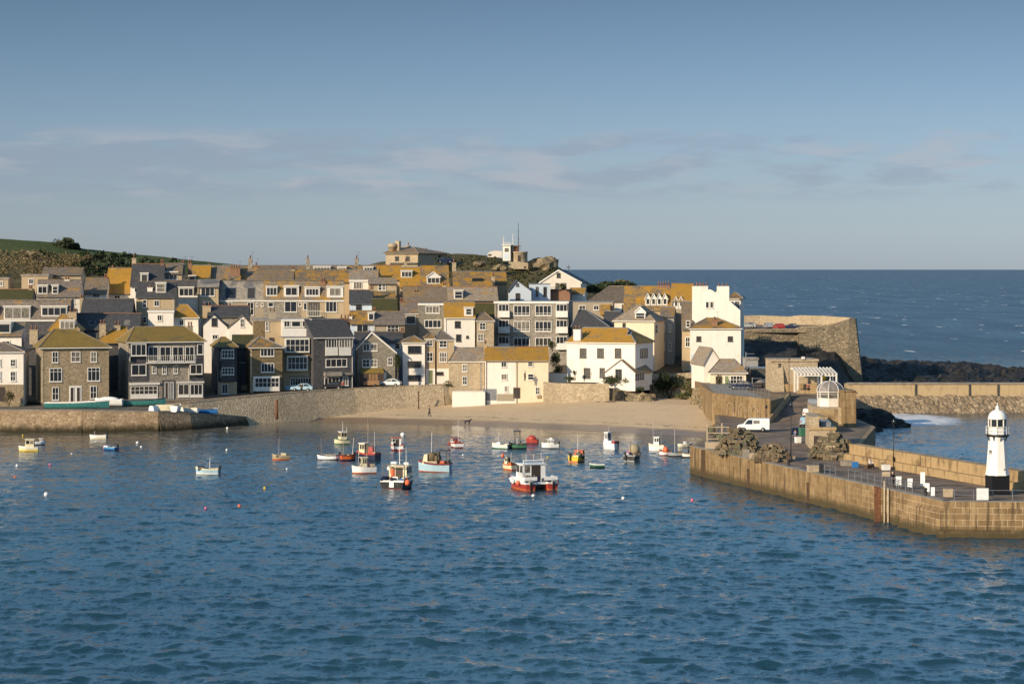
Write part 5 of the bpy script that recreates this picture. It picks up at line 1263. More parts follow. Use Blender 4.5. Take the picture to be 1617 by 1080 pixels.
T('mansard_house', 'grey mansard with two square white dormers in the middle of the row', 463.5, 416, 476, 475, 443, 'stone_grey', 'slate', 'mans', [(423, 477, 432, 485, 1, 1), (449, 476, 469, 493, 2, 1), (471, 478, 476, 484, 1, 1)], [(420, 452, 438, 467, 3, 1), (448, 451, 472, 468, 2, 1, 'flat', 'frame_white', 'lead', None, 'frame_white', (0.4, 0.3, 0.25))])
h = T('mansard_house', 'right end grey mansard with terracotta stack and glazed balcony doors', 463, 476, 543, 475, 443, 'tan', 'slate', 'mans', [(514, 476, 532, 493, 3, 1), (479, 478, 485, 490, 1, 1)], [(481, 453, 505, 468, 4, 1, 'flat', 'frame_white', 'lead', None, 'frame_white', (0.3, 0.3, 0.25)), (516, 452, 542, 469, 2, 1, 'flat', 'frame_white', 'lead', None, 'frame_white', (0.6, 0.3, 0.3))], [(506, 514, 438, 'brick', 1.7, 2, 468)])
h.w([(487, 478, 504, 498, 4, 1)], 'frame_dark'); h.rail(484, 507, 491, 499, 1.0, 'frame_white')
for i, (a, b, y0, xr, yl, yrr, w_) in enumerate(((321, 361, 497, 337, 512, 519, (334, 502, 343, 515, 2, 2)), (361, 400, 499, 383, 517, 517, (379, 503, 386, 517, 2, 2)))):
    h = House('gabled_house', ('white gable with a dark sash window, left of its twin' if i == 0 else 'white gable with a pale window, right hand twin beside the tan block'), 436, a, b, yl, 'white', 9, 6, group=G1)
    h.front(xr, y0, 'slate_dark' if i == 0 else 'slate', barge=None, yer=yrr); h.w([w_], 'frame_dark' if i == 0 else 'frame_white'); h.w([(a + 14, 528, a + 23, 536, 2, 1)])
T('slate_house', 'low blue black roof in the hollow behind the two white gables', 449, 328, 392, 500, 484, 'stone_grey', 'slate_dark', chims=[(320, 333, 477, 'tan', 2, 2)])
# skyline
T('ochre_house', 'small bright ochre roof on the skyline with one low white dormer', 486, 298, 331, 443, 420, 'white', 'mustard', dorms=[(298, 435, 309, 443, 1, 1)], chims=[(328, 332, 416, 'brick', None, 1)])
T('slate_house', 'grey skyline roof with a clump of terracotta chimneys', 488, 331, 379, 443, 421, 'tan', 'slate', chims=[(364, 379, 418, 'brick', 1.5, 4, 442)])
T('slate_house', 'grey skyline roof with a leaning tall chimney stack', 490, 378, 407, 444, 423, 'tan', 'slate', chims=[(392, 398.5, 403, 'stone_grey', None, 1), (402, 407, 414, 'brick', None, 1)])
T('brown_roof_house', 'brown grey skyline roof with one broad tan chimney at its right end', 486, 406, 463, 444, 428, 'tan', 'brown_slate', chims=[(459, 466, 420, 'stone_tan', None, 2)])
T('ochre_house', 'long faded ochre skyline roof above the right end mansard', 487, 463, 552, 445, 427, 'tan', 'mustard_patchy', chims=[(483, 489, 403, 'stone_grey', 6, 1), (545, 550, 424, 'brick', None, 1)])
T('slate_house', 'furthest skyline roof left, long low slate with no dormer', 508, 350, 470, 430, 420, 'tan', 'brown_slate')
T('dormer_house', 'furthest skyline roof with two white strip dormers', 507, 470, 562, 430, 420, 'tan', 'slate', dorms=[(495, 420.5, 522, 428, 5, 1), (533, 421, 547, 428, 3, 1)], chims=[(560, 566, 403, 'stone_grey', None, 1)])
T('dormer_house', 'furthest skyline roof with a single strip dormer below the headland house', 508, 562, 614, 430, 420, 'tan', 'slate', dorms=[(574, 421, 589, 428, 3, 1)])
T('slate_house', 'grey roof between the faded ochre roof and the bright one', 482, 552, 597, 444, 428, 'tan', 'slate_pale', chims=[(597, 601, 424, 'tan', None, 1)])
h = T('white_box_house', 'white fronted box storey with one wide window on a dark slate roof', 474, 552, 582, 443, 443, 'white', 'lead', 'flat', [(558, 445, 572, 457, 3, 1)])
T('stone_house', 'tan stone house with a pair of dark windows on the middle skyline', 470, 582, 626, 448, 440, 'stone_tan', 'slate_pale', wins=[(597, 448, 603, 459, 1, 2), (603.5, 448, 609.5, 459, 1, 2)], dep=7)
T('ochre_house', 'low ochre lean to roof with patchy plaster under the tan stone house', 464, 585, 624, 474, 461, 'offwhite', 'mustard_patchy', 'mono', dep=4, wins=[(592, 475, 600, 482, 2, 1)])
T('shade_blue_house', 'house painted the blue grey of shade with dark roof below the mansard row', 459, 552, 588, 479, 459, 'shade_blue_render', 'slate_dark', wins=[(562, 479.5, 571, 490, 2, 2)], fr='frame_dark')
T('ochre_house', 'bright ochre roof on the skyline left of the dormered ochre roofs', 488, 596, 634, 441, 420, 'tan', 'mustard', chims=[(638, 643, 408, 'stone_tan', None, 1)])
T('ochre_house', 'ochre roof with a white flat dormer at its left corner', 481, 632, 665, 453, 423, 'tan', 'mustard', dep=10, dorms=[(633, 427, 651, 438, 3, 1)])
T('ochre_house', 'ochre roof with a pointed white dormer', 481, 665, 709, 453, 421, 'tan', 'mustard_patchy', dep=10, dorms=[(674, 429, 695, 448, 3, 1, 'gable', 'frame_white', 'slate_pale')], chims=[(714, 720, 409, 'stone_tan', None, 1), (702, 707, 421, 'tan', None, 1)])
h = T('ochre_house', 'broad faded ochre roof with a black flat panel below the headland', 477, 717, 778, 456, 430, 'tan', 'mustard_patchy', dep=10, chims=[(776, 781, 431, 'stone_tan', 2.5, 1)])
h.panel('dark_dormer', 745.5, 439.5, 763, 454, 'gloss_black', 0.0, 0.2, y=2.2)
T('ochre_house', 'small ochre roof right of the black panel', 486, 778, 800, 447, 431, 'tan', 'mustard_patchy')
T('slate_house', 'pale grey roof with one tiny white dormer under the faded ochre roof', 466, 708, 786, 474, 454, 'tan', 'slate_pale', dorms=[(717, 458, 731, 472, 1, 2)], chims=[(778, 782, 452, 'tan', None, 1)])
T('brown_roof_house', 'long brown and grey roof with terracotta chimney in the middle of the town', 466, 637, 707, 476, 453, 'tan', 'brown_slate', chims=[(653, 660, 458, 'brick', 2.5, 2, 478), (699, 705, 445, 'tan', None, 2)])
T('moss_roof_house', 'dark mossy roof over a blue shaded wall in the middle of the town', 455, 588, 627, 492, 473, 'shade_blue_render', 'moss')
T('tan_house', 'tan rendered house with pale purple roof and one square black window', 451, 633, 662, 495, 478, 'tan', 'slate_purple', wins=[(641, 498, 656.5, 512, 1, 1)], gut='frame_white')
T('flat_roof_house', 'grey slate hung house with white flat roof edge and two bands of windows', 450, 661, 703, 480, 480, 'hung_grey', 'lead', 'flat', [(672, 483, 694, 495, 4, 1), (670, 505, 697, 518, 4, 1)])
T('ochre_house', 'low patchy ochre roof with a tiny dormer behind the dark slate house', 444, 553, 592, 511, 492, 'shade_blue_render', 'mustard_patchy', wins=[(563, 512, 582, 526, 2, 1)], dorms=[(581, 493, 591, 506, 1, 1)], chims=[(549, 556, 494, 'white', 1.5, 1, 520)])
T('slate_house', 'low purple roofed house with a white three light window above the grey gable', 444, 590, 639, 512, 493, 'tan_grey', 'slate_purple', wins=[(611, 512.5, 630, 525, 3, 2)])
T('slate_house', 'blue black roof filling the gap behind the grey gable and the palm', 439, 560, 636, 541, 525, 'shade_blue_render', 'slate_dark', wins=[(623, 541, 632, 552, 1, 1)])
# ================================================================= HEADLAND BUILDINGS
def headland():
    h = House('headland_house', 'broad tan stone house with grey hipped roof and round turret on the skyline', 585, 609, 660, 401, 'stone_tan', 16, -26, yb=424, group=None)
    h.hip(390.5, 'slate', 628, 654, ov=0.5, gut='concrete')
    h.panel('plinth_band', 617, 415, 660, 418, 'stone_dark', 0, 0.4); h.w([(624, 405, 630, 412, 1, 2), (641, 405, 647, 412, 1, 2)], 'frame_dark')
    p = Plane(h, (0, 3), (1, 0), (0, -1)); u, z = p.uv(620, 398); u2, z2 = p.uv(624, 385)
    mb = MB(); mb.lathe([(1.05, z - 1.5), (1.05, z2 - 0.9), (1.25, z2 - 0.85), (1.25, z2 - 0.2), (1.0, z2 - 0.1), (0.9, z2 + 0.1)], 12, (u, 3, 0)); mb.box(u + 0.6, u + 1.8, 3.2, 4.2, z - 1, z2 + 0.7); mb.build('turret', 'stone_tan', h.e)
    h.chim(643, 647, 383, 'stone_tan', pots=1); h.chim(671, 675, 391, 'stone_tan', y=14, pots=1)
    # lookout: white watch tower, round stone tower, low white walls, aerials
    D = 600
    h = House('lookout_tower', 'white coastguard lookout tower with railings on the headland top', D, 794, 806, 387, 'white', 3.5, -10, yb=412)
    h.flat('lead', 'frame_white', 0.2); h.w([(797, 392, 803, 397, 2, 1)], 'frame_dark'); h.rail(793, 807, 383.5, 387, 0.4, 'frame_white'); h.panel('lower_panel', 796, 400, 804, 410, 'shade_blue_render', 0, 0.05)
    mb = MB(); c = P(820.5, 413, D + 2); r = 12.5 * D / F; z1 = P(820, 397.5, D).z - c.z
    root = empty('round_tower', c, 'squat round tan stone tower beside the white lookout', 'tower')
    mb.lathe([(r * 1.03, -2.5), (r, 0), (r, z1 - 0.35), (r * 1.05, z1 - 0.3), (r * 1.05, z1)], 24); mb.build('tower_wall', 'stone_tan', root)
    mb = MB(); zz = z1; mb.box(-2.3, -0.2, -1, 1, zz, zz + 1.4); mb.box(-2.6, 0.3, -1.2, 1.2, zz + 1.403, zz + 1.6)
    for a in (-2.4, -1.2, 0.1): mb.box(a - 0.05, a + 0.05, -1.15, -1.05, zz, zz + 1.4)
    mb.build('rusty_cabin', 'rust', root)
    mb = MB(); mb.box(-0.5, 0.25, -r - 0.05, -r + 0.3, 0, 1.6); mb.build('door', 'door_dark', root)
    for i, (px, yt, yb, l) in enumerate([(795.5, 373, 388, 'thin white aerial on the left corner of the lookout'), (810, 369, 400, 'thin white aerial behind the round tower'), (818.5, 352, 398, 'tallest thin dark aerial mast on the headland')]):
        a = P(px, yb, D + 1); b = P(px, yt, D + 1); mb = MB(); mb.tube((0, 0, 0), (0, 0, b.z - a.z), 0.12, 0.05, 5)
        for k in (0.45, 0.7): mb.box(-0.3, 0.3, -0.03, 0.03, (b.z - a.z) * k, (b.z - a.z) * k + 0.06)
        tag(mb.build('aerial', 'frame_white' if i < 2 else 'metal_dark', None, a), l, 'aerial')
    w = MB(); a = P(770, 404, D); q = lambda px, py, y=0: Vector(((px - 770) * D / F, y, -(py - 404) * D / F))
    pts = [(770, 406), (770, 401), (774, 397.5), (781, 396), (793, 397), (793, 407)]
    w.prism([q(*p, 0) for p in pts], [q(*p, 2.5) for p in pts]); tag(w.build('low_shelter', 'offwhite', None, a), 'low white shelter with rounded left end beside the lookout', 'shelter')
    wallstrip('terrace_wall', [(803, 596, P(803, 413.5, 596).z), (834, 596, P(834, 415, 596).z)], 2.0, P(803, 425, 596).z, 'stone_tan', 'tan stone terrace wall below the round tower', 'wall', 0.1)
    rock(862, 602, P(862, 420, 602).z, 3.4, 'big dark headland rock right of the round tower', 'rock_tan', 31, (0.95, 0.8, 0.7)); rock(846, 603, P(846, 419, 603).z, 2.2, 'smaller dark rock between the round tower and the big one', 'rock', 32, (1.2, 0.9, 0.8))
    rock(788, 590, P(788, 424, 590).z, 1.3, 'grey boulder in the scrub below the lookout', 'rock_tan', 33, (1.6, 1, .7)); rock(757, 588, P(757, 418, 588).z, 1.1, 'grey boulder in the scrub left of the lookout', 'rock_tan', 34, (1.6, 1, .7))
headland()

# ================================================================= CAR PARK BASTION, ROCKS, BREAKWATER
def zf(px, py, D): return H - (py - HY) * D / F
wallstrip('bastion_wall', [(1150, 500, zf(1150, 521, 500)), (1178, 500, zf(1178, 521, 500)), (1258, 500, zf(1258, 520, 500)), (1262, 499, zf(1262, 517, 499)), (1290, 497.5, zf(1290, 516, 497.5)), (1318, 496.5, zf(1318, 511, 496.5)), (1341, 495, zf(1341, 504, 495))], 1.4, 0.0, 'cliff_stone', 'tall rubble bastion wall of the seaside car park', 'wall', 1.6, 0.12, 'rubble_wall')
wallstrip('sea_wall', [(1120, 532, zf(1120, 500, 532)), (1200, 532, zf(1200, 498, 532)), (1245, 530, zf(1245, 500, 530)), (1262, 528, zf(1262, 498, 528)), (1300, 526, zf(1300, 499, 526)), (1345, 522, zf(1345, 502, 522))], 1.6, 9.0, 'stone_tan', 'sunlit tan sea wall along the far side of the car park', 'wall', 0.1)
def side_wall():
    mb = MB(); a, b = Vector((X_(1341, 495), 495, 0)), Vector((X_(1345, 522), 523.5, 0)); n = Vector((1.3, 0, 0))
    za, zb = zf(1341, 504, 495), zf(1345, 502, 522)
    mb.hexa([(a.x - 1, a.y - 1.5, 0), (a.x + 3, a.y - 1.5, 0), (b.x + 3, b.y, 0), (b.x - 1, b.y, 0), (a.x, a.y, za), (a.x + 1.3, a.y, za), (b.x + 1.3, b.y, zb), (b.x, b.y, zb)])
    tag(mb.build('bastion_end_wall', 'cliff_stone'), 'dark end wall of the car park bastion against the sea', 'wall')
side_wall()
ribbon('car_park', [[(X_(1110, 501), 501.2, 13.6), (X_(1341, 496), 496.8, 13.6)], [(X_(1110, 532), 532, 14.6), (X_(1345, 522), 524, 14.6)]], 'asphalt', 'tarred car park on top of the bastion', 'car park')
def shore():
    SIL = [(1150, 540), (1190, 545), (1330, 556), (1360, 563), (1400, 569), (1480, 570), (1530, 569), (1560, 574), (1617, 579), (1750, 586)]
    def f(px, Y):
        top = H - (interp(px, SIL) - HY) * 556 / F
        t = (Y - 446) / 110.0; k = max(0, 1 - abs(t - 1) ** 1.5) if t < 1 else max(0, 1 - ((t - 1) / 0.35) ** 2)
        x = (px - CX) * Y / F
        z = -1.2 + (top + 1.2) * k
        rough = 1.0 * fbm(x, Y, 3, 0.16, 5) + 1.1 * fbm(x, Y, 9, 0.5, 4)
        z += rough * min(1, k * 1.4 + 0.3) - 0.8 * k
        w = max(0, min(1, (1362 - px) / 40))
        if w > 0 and Y < 499:
            z = max(z, w * (11.0 + (0.9 if px < 1262 else -1.2) - (497 - Y) * 0.17) - 1.5 * (1 - w) + 0.8 * fbm(x, Y, 4, 0.25, 5))
        return (x, Y, z)
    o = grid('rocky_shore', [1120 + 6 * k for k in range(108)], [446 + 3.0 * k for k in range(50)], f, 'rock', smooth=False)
    tag(o, 'tumbled rocks, dark from wet and painted-in shade, between the bastion and the long breakwater', 'rocks', kind='structure')
shore()
def breakwater():
    root = empty('breakwater', (0, 0, 0), 'long sunlit tan breakwater with boulder foot running to the right edge', 'breakwater')
    mb = MB(); z = zf(1400, 606.5, 440); xa, xb = X_(1338, 440), X_(1800, 440)
    mb.box(xa, xb, 440, 444, -2, z); mb.build('breakwater_wall', 'breakwater', root)
    mb = MB(); mb.box(xa, xb, 439.75, 441.2, z + 0.004, z + 0.28); mb.build('coping', 'concrete', root)
    def f(x, t):
        y = 439.9 - t * 4.6; zz = 3.1 - t * 3.9 + 0.45 * fbm(x, y, 0, 0.9, 4) + 0.25 * fbm(x, y, 7, 2.2, 3)
        return (x, y, zz)
    xs = [xa + k * 0.45 for k in range(int((xb - xa) / 0.45))]
    o = grid('boulder_apron', xs, [k / 12 for k in range(13)], f, 'boulders', smooth=False); o.parent = root
    for px in (1445, 1530, 1575):
        m = MB(); x = X_(px, 440); m.box(x - 0.1, x + 0.1, 439.6, 439.75, 2.5, z); m.build('drain_stain', 'stone_dark', root)
m_render('breakwater', (0.44, 0.325, 0.185), 0.45, (0.24, 0.17, 0.10))
breakwater()

# ================================================================= PIER ROOT BUILDINGS
def pierroot():
    h = House('pier_store', 'flat roofed tan stone store with a splayed left side behind the pergola', 386, 1218, 1291, 568, 'stone_tan', 6, 3, yb=626)
    h.flat('concrete', 'stone_tan', 0.3); u, z = h.fp.uv(1228, 624); u0, z0 = h.fp.uv(1217, 585)
    mb = MB(); mb.prism([(h.u0, 0.1, h.ze - 0.5), (h.u0, 0.1, 0), (h.u0 - 0.05, -1.6, 0)], [(h.u0 + 2.0, 0.1, h.ze - 0.5), (h.u0 + 2.0, 0.1, 0), (h.u0 + 2.0, -1.6, 0)]); mb.build('buttress', 'stone_tan', h.e)
    h.w([(1229, 574, 1233, 579, 1, 2)], 'frame_dark'); h.panel('vent', 1265, 563, 1270, 567, 'frame_white', 0.2, 0.5); h.panel('wall_base', 1222, 606, 1291, 622, 'parapet', 0, 0.9)
    # pergola of white beams
    D0 = 379.0; x0, x1 = X_(1258, D0), X_(1322, D0); zt = zf(1290, 594, D0); zb = UZ + 0.1
    root = empty('pergola', ((x0 + x1) / 2, D0, zb), 'white slatted pergola over a seating terrace beside the domed lookout', 'pergola'); w = (x1 - x0) / 2; hh = zt - zb
    for a in (-w + 0.15, w * 0.22, w - 0.15):
        m = MB(); m.box(a - 0.14, a + 0.14, -0.14, 0.14, 0, hh); m.build('post', 'frame_white', root)
        m = MB(); m.box(a - 0.14, a + 0.14, 4.0, 4.25, 0, hh + 0.9); m.build('post', 'frame_white', root)
    m = MB(); m.box(-w, w, -0.22, 0.02, hh + .003, hh + 0.35); m.build('beam', 'frame_white', root)
    m = MB(); m.box(-w - 0.5, w - 0.4, 4.0, 4.2, hh + 0.9, hh + 1.2); m.build('beam', 'frame_white', root)
    for k in range(12):
        a = -w + 0.15 + k * (2 * w - 0.3) / 11; m = MB()
        m.hexa([(a - 0.11, -0.5, hh + 0.30), (a + 0.11, -0.5, hh + 0.30), (a - 0.29, 4.4, hh + 1.16), (a - 0.51, 4.4, hh + 1.16), (a - 0.11, -0.5, hh + 0.5), (a + 0.11, -0.5, hh + 0.5), (a - 0.29, 4.4, hh + 1.36), (a - 0.51, 4.4, hh + 1.36)]); m.build('slat', 'frame_white', root)
    m = MB(); m.box(-w, -w + 3.2, -0.6, -0.3, 0, 0.9); m.box(-w + 3.25, w, -0.6, -0.3, 0, 0.75); tag(m.build('terrace_wall', 'parapet', None, (root.location.x, D0, zb - 0.3)), 'low tan wall in front of the pergola terrace', 'wall')
    for i, (px, l) in enumerate([(1272, 'dark wooden table under the pergola by its left post'), (1300, 'dark wooden table under the right half of the pergola')]):
        t = empty('table', (X_(px, 381), 381, zb), l, 'table'); m = MB(); m.box(-0.8, 0.8, -0.5, 0.5, 0.7, 0.78); m.build('tabletop', 'wood_dark', t)
        for sx in (-0.65, 0.65):
            m = MB(); m.box(sx - 0.05, sx + 0.05, -0.4, 0.4, 0, 0.7); m.build('leg', 'wood_dark', t)
    for px, mt, l in ((1294.5, 'gloss_teal', 'furled teal parasol beside the pergola'), (1301, 'gloss_yellow', 'furled yellow parasol beside the pergola')):
        c = P(px, 592, 384); t = empty('parasol', (c.x, c.y, zb), l, 'parasol'); m = MB(); m.tube((0, 0, 0), (0, 0, 3.9), 0.04); m.build('pole', 'metal', t); zc = c.z - zb
        m = MB(); m.lathe([(0.12, zc - 0.9), (0.42, zc - 0.7), (0.36, zc), (0.16, zc + 0.7), (0.05, zc + 1.0)], 10); m.build('canopy', mt, t)
    # domed octagonal shelter
    D1 = 351.0; c = P(1311, 632, D1); root = empty('domed_lookout', c, 'octagonal glazed shelter with a grey ribbed dome and white frames', 'shelter', rz=R(8))
    r = 20.5 * D1 / F; z0, z1, z2 = 0.0, 13 * D1 / F, 29 * D1 / F
    m = MB(); m.lathe([(r, -0.9), (r, 0.25), (r * 1.02, 0.3), (r * 1.02, 0.4)], 8, smooth=False, rot=R(22.5)); m.build('sill', 'frame_white', root)
    m = MB(); m.lathe([(r * 0.93, 0.4), (r * 0.93, z1)], 8, smooth=False, rot=R(22.5)); m.build('glazing', 'shelter_glass', root)
    for k in range(8):
        t = R(22.5 + 45 * k); m = MB(); m.tube((r * 0.97 * math.cos(t), r * 0.97 * math.sin(t), 0.4), (r * 0.97 * math.cos(t), r * 0.97 * math.sin(t), z1), 0.09, n=6); m.build('window_post', 'frame_white', root)
    m = MB(); m.lathe([(r * 1.06, z1), (r * 1.06, z1 + 0.12)], 8, smooth=False, rot=R(22.5)); m.lathe([(r * 0.94, 0.95), (r * 0.95, 1.02)], 8, smooth=False, rot=R(22.5)); m.build('eaves', 'frame_white', root)
    pr = [(r * 1.04 * math.cos(a) ** 0.9, z1 + 0.12 + (z2 - z1) * math.sin(a)) for a in [R(q) for q in (0, 15, 30, 45, 60, 75, 88)]]
    m = MB(); m.lathe(pr, 8, smooth=False, rot=R(22.5)); dm = m.build('dome', 'dome_lead', root)
    for k in range(8):
        t = R(22.5 + 45 * k); m = MB()
        for (ra, za), (rb, zb_) in zip(pr, pr[1:]): m.tube((ra * math.cos(t), ra * math.sin(t), za), (rb * math.cos(t), rb * math.sin(t), zb_), 0.05, n=5)
        m.build('rib', 'frame_white', dm)
    m = MB(); m.ball((0, 0, z2 + 0.35), 0.15, 8, 5); m.tube((0, 0, z2), (0, 0, z2 + 0.9), 0.05); m.build('finial', 'frame_white', dm)
    bx = MB(); bx.box(X_(1286, 349), X_(1330, 349), 347.5, 357, PZ, c.z - 0.9); tag(bx.build('platform_wall', 'stone_tan'), 'tan stone base carrying the domed shelter', 'wall')
    bx = MB(); bx.box(X_(1330.5, 346), X_(1350.5, 346), 345.2, 350, 0.0, zf(1340, 618, 346)); bx.box(X_(1330, 346), X_(1351, 346), 345.0, 350.2, zf(1340, 618, 346) + .003, zf(1340, 616.5, 346)); tag(bx.build('stone_block', 'pier_stone'), 'square tan stone block at the seaward corner beside the domed shelter', 'wall')
    bx = MB(); bx.box(X_(1284, 340), X_(1322, 340), 339, 340.2, PZ, zf(1300, 646, 340)); bx.box(X_(1283, 340), X_(1292, 340), 330, 340, PZ, zf(1290, 655, 335)); tag(bx.build('yard_wall', 'parapet'), 'stepped tan yard wall between the chapel and the domed shelter', 'wall')
    # little stone chapel on the pier
    D2 = 303.5; h = House('pier_chapel', 'small flat topped tan stone building on the pier beside the tall pot heap', D2, 1278, 1319, 676, 'stone_tan', 9, -4, yb=713)
    h.flat('concrete', 'parapet', 0.25); z = h.ze; m = MB(); m.box(h.u0 + 1.6, h.u1 - 0.5, 1.2, 6.8, z + .13, z + 0.75); sk = m.build('roof_light', 'lead', h.ro)
    m = MB()
    for k in range(4): m.box(h.u0 + 1.75, h.u1 - 0.65, 1.5 + k * 1.3, 2.5 + k * 1.3, z + 0.752, z + 0.8)
    m.build('glazing', 'pane_glass', h.ro)
    m = MB(); m.box(h.u0 - 0.02, h.u0 + 1.3, 0, 9, z + 0.123, z + 1.5); m.build('gable_stub', 'stone_tan', h.e)
    m = MB(); m.box(h.u0 + 0.6, h.u0 + 1.6, -0.06, -0.003, 0, 2.1); m.build('door', 'door_dark', h.e)
m_plain('dome_lead', (0.24, 0.21, 0.19), 0.5, var=0.25); m_plain('shelter_glass', (0.16, 0.15, 0.13), 0.15, var=0.4)
pierroot()
# dark yard behind the tall white houses: sheds and poles in shade
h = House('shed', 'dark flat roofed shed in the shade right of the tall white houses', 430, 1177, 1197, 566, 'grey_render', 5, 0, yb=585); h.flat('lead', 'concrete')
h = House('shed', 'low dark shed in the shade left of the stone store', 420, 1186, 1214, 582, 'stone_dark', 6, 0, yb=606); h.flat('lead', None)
for px, yt, yb, D, l in ((1178, 556, 600, 425, 'thin pole with crossbars beside the lodge'), (1188, 596, 622, 395, 'short pole in the shaded yard behind the railing')):
    a = P(px, yb, D); m = MB(); L = (yb - yt) * D / F; m.tube((0, 0, 0), (0, 0, L), 0.09, 0.07, 6)
    for k in (0.93, 0.45): m.box(-0.1, 1.6, -0.05, 0.05, L * k, L * k + 0.1)
    tag(m.build('pole', 'metal', None, a), l, 'pole')

# ================================================================= VEHICLES
def vehicle(name, label, cat, loc, rz, L, W, prof, glass, paint, wheel_r=0.33, wx=None, trim=True):
    """prof: side outline (x along, z); glass: list of side-window outlines"""
    root = empty(name, loc, label, cat, None, rz); mb = MB(); n = len(prof)
    rings = [(-W / 2, 1.0), (-W / 2 * 0.99, 1.0), (W / 2 * 0.99, 1.0), (W / 2, 1.0)]
    def tumble(x, z, y): return (x, y * (1 - 0.16 * max(0, (z - 0.95)) / 1.2), z)
    a = [tumble(x, z, -W / 2) for x, z in prof]; b = [tumble(x, z, W / 2) for x, z in prof]; mb.prism(a, b); body = mb.build('body', paint, root)
    bv = body.modifiers.new('soft_edges', 'BEVEL'); bv.width = 0.06; bv.segments = 2
    for g in glass:
        if g[0] == 'side':
            for sg in (-1, 1):
                m = MB(); q = [Vector(tumble(x, z, sg * (W / 2 + 0.012))) for x, z in g[1]]; m.poly(q if sg < 0 else q[::-1]); m.build('side_window', 'pane_glass', root)
        else:
            (xa, za), (xb, zb) = g[1]; d = Vector((xb - xa, 0, zb - za)).normalized(); nn = Vector((d.z, 0, -d.x)) * (1 if g[0] == 'rear' else -1)
            m = MB(); q = []
            for (x, z), s in (((xa, za), -0.44), ((xa, za), 0.44), ((xb, zb), 0.42), ((xb, zb), -0.42)): v = Vector(tumble(x, z, s * W)); q.append(v + nn * 0.015)
            m.poly(q); m.build('windscreen' if g[0] == 'front' else 'rear_window', 'pane_glass', root)
    for x in (wx or (L * 0.30, -L * 0.30)):
        for sg in (-1, 1):
            m = MB(); m.lathe([(0.001, -0.1), (wheel_r, -0.1), (wheel_r, 0.1), (0.001, 0.1)], 14); m.v = [(p[0] + x, p[2] + sg * (W / 2 - 0.06), p[1] + wheel_r) for p in m.v]; w = m.build('wheel', 'rubber', root)
            m = MB(); m.lathe([(0.001, -0.11), (wheel_r * 0.6, -0.11), (wheel_r * 0.6, 0.11), (0.001, 0.11)], 10); m.v = [(p[0] + x, p[2] + sg * (W / 2 - 0.045), p[1] + wheel_r) for p in m.v]; m.build('hub_cap', 'metal', w)
    for sg in (-1, 1):
        m = MB(); m.box(L / 2 - 0.05, L / 2 + 0.015, sg * W * 0.36 - 0.16, sg * W * 0.36 + 0.16, 0.62, 0.8); m.build('headlight', 'pane_curtain', root)
        m = MB(); m.box(-L / 2 - 0.015, -L / 2 + 0.05, sg * W * 0.4 - 0.1, sg * W * 0.4 + 0.1, 0.7, 0.95); m.build('tail_light', 'gloss_red', root)
    m = MB(); m.box(L / 2 - 0.1, L / 2 + 0.06, -W * 0.46, W * 0.46, 0.3, 0.5); m.box(-L / 2 - 0.06, -L / 2 + 0.1, -W * 0.46, W * 0.46, 0.3, 0.5); m.build('bumper', 'rubber', root)
    return root
def car(label, loc, rz, paint, name='parked_car'):
    L, W = 4.1, 1.72
    prof = [(2.05, 0.35), (2.05, 0.68), (1.9, 0.82), (0.95, 0.95), (0.25, 1.42), (-0.2, 1.47), (-1.1, 1.43), (-1.85, 0.98), (-2.05, 0.9), (-2.05, 0.35)]
    return vehicle(name, label, 'car', loc, rz, L, W, prof, [('side', [(0.8, 0.97), (0.22, 1.34), (-0.35, 1.37), (-0.35, 0.97)]), ('side', [(-0.45, 0.97), (-0.45, 1.37), (-1.05, 1.34), (-1.6, 0.99)]), ('front', ((0.92, 0.99), (0.30, 1.38))), ('rear', ((-1.8, 1.02), (-1.16, 1.38)))], paint)
def van(label, loc, rz, paint='gloss_white'):
    L, W = 4.7, 1.9
    prof = [(2.35, 0.38), (2.35, 0.85), (2.2, 1.0), (1.5, 1.14), (0.85, 1.88), (0.5, 1.97), (-2.3, 1.97), (-2.35, 1.9), (-2.35, 0.38)]
    return vehicle('parked_van', label, 'van', loc, rz, L, W, prof, [('side', [(1.3, 1.15), (0.78, 1.78), (0.15, 1.8), (0.15, 1.15)]), ('side', [(0.0, 1.25), (0.0, 1.72), (-0.9, 1.72), (-0.9, 1.25)]), ('front', ((1.45, 1.17), (0.9, 1.83))), ('rear', ((-2.33, 1.25), (-2.33, 1.75)))], paint, 0.35)
D = dist(682, PZ); van('white van parked on the pier below the arched wall', (X_(1190, D), D, PZ + 0.04), R(172))
car('dark blue car parked behind the railing beside the lodge', (X_(1170, 392), 392, UZ + 0.12), R(175), 'gloss_navy'); car('black car parked in the shaded yard right of the lodge', (X_(1202, 398), 398, UZ + 0.12), R(160), 'gloss_black')
car('white car parked nose to tail on the ramp above the teal one', (X_(1277, 358), 358, 4.2), R(80), 'gloss_white'); car('white car parked at the top of the row beside the yard wall', (X_(1279, 370), 366, 5.2), R(82), 'gloss_grey'); car('pale teal car parked beside the stone chapel', (X_(1273, 345), 345, PZ + 0.05), R(80), 'gloss_pale_blue')
car('silver car parked on the bastion car park left of the red one', (X_(1213, 512), 512, 14.05), R(95), 'gloss_grey'); car('dark red car parked on the bastion car park', (X_(1230, 508), 508, 13.95), R(100), 'gloss_red'); car('dark blue car parked on the bastion car park right of the red one', (X_(1249, 507), 507, 13.95), R(175), 'gloss_navy')
car('pale car parked at the left end of the bastion car park', (X_(1180, 515), 515, 14.1), R(170), 'gloss_grey')
car('dark blue car parked below the headland house', (P(703, 416, 560).x, 560, P(703, 416, 560).z), R(185), 'gloss_navy')
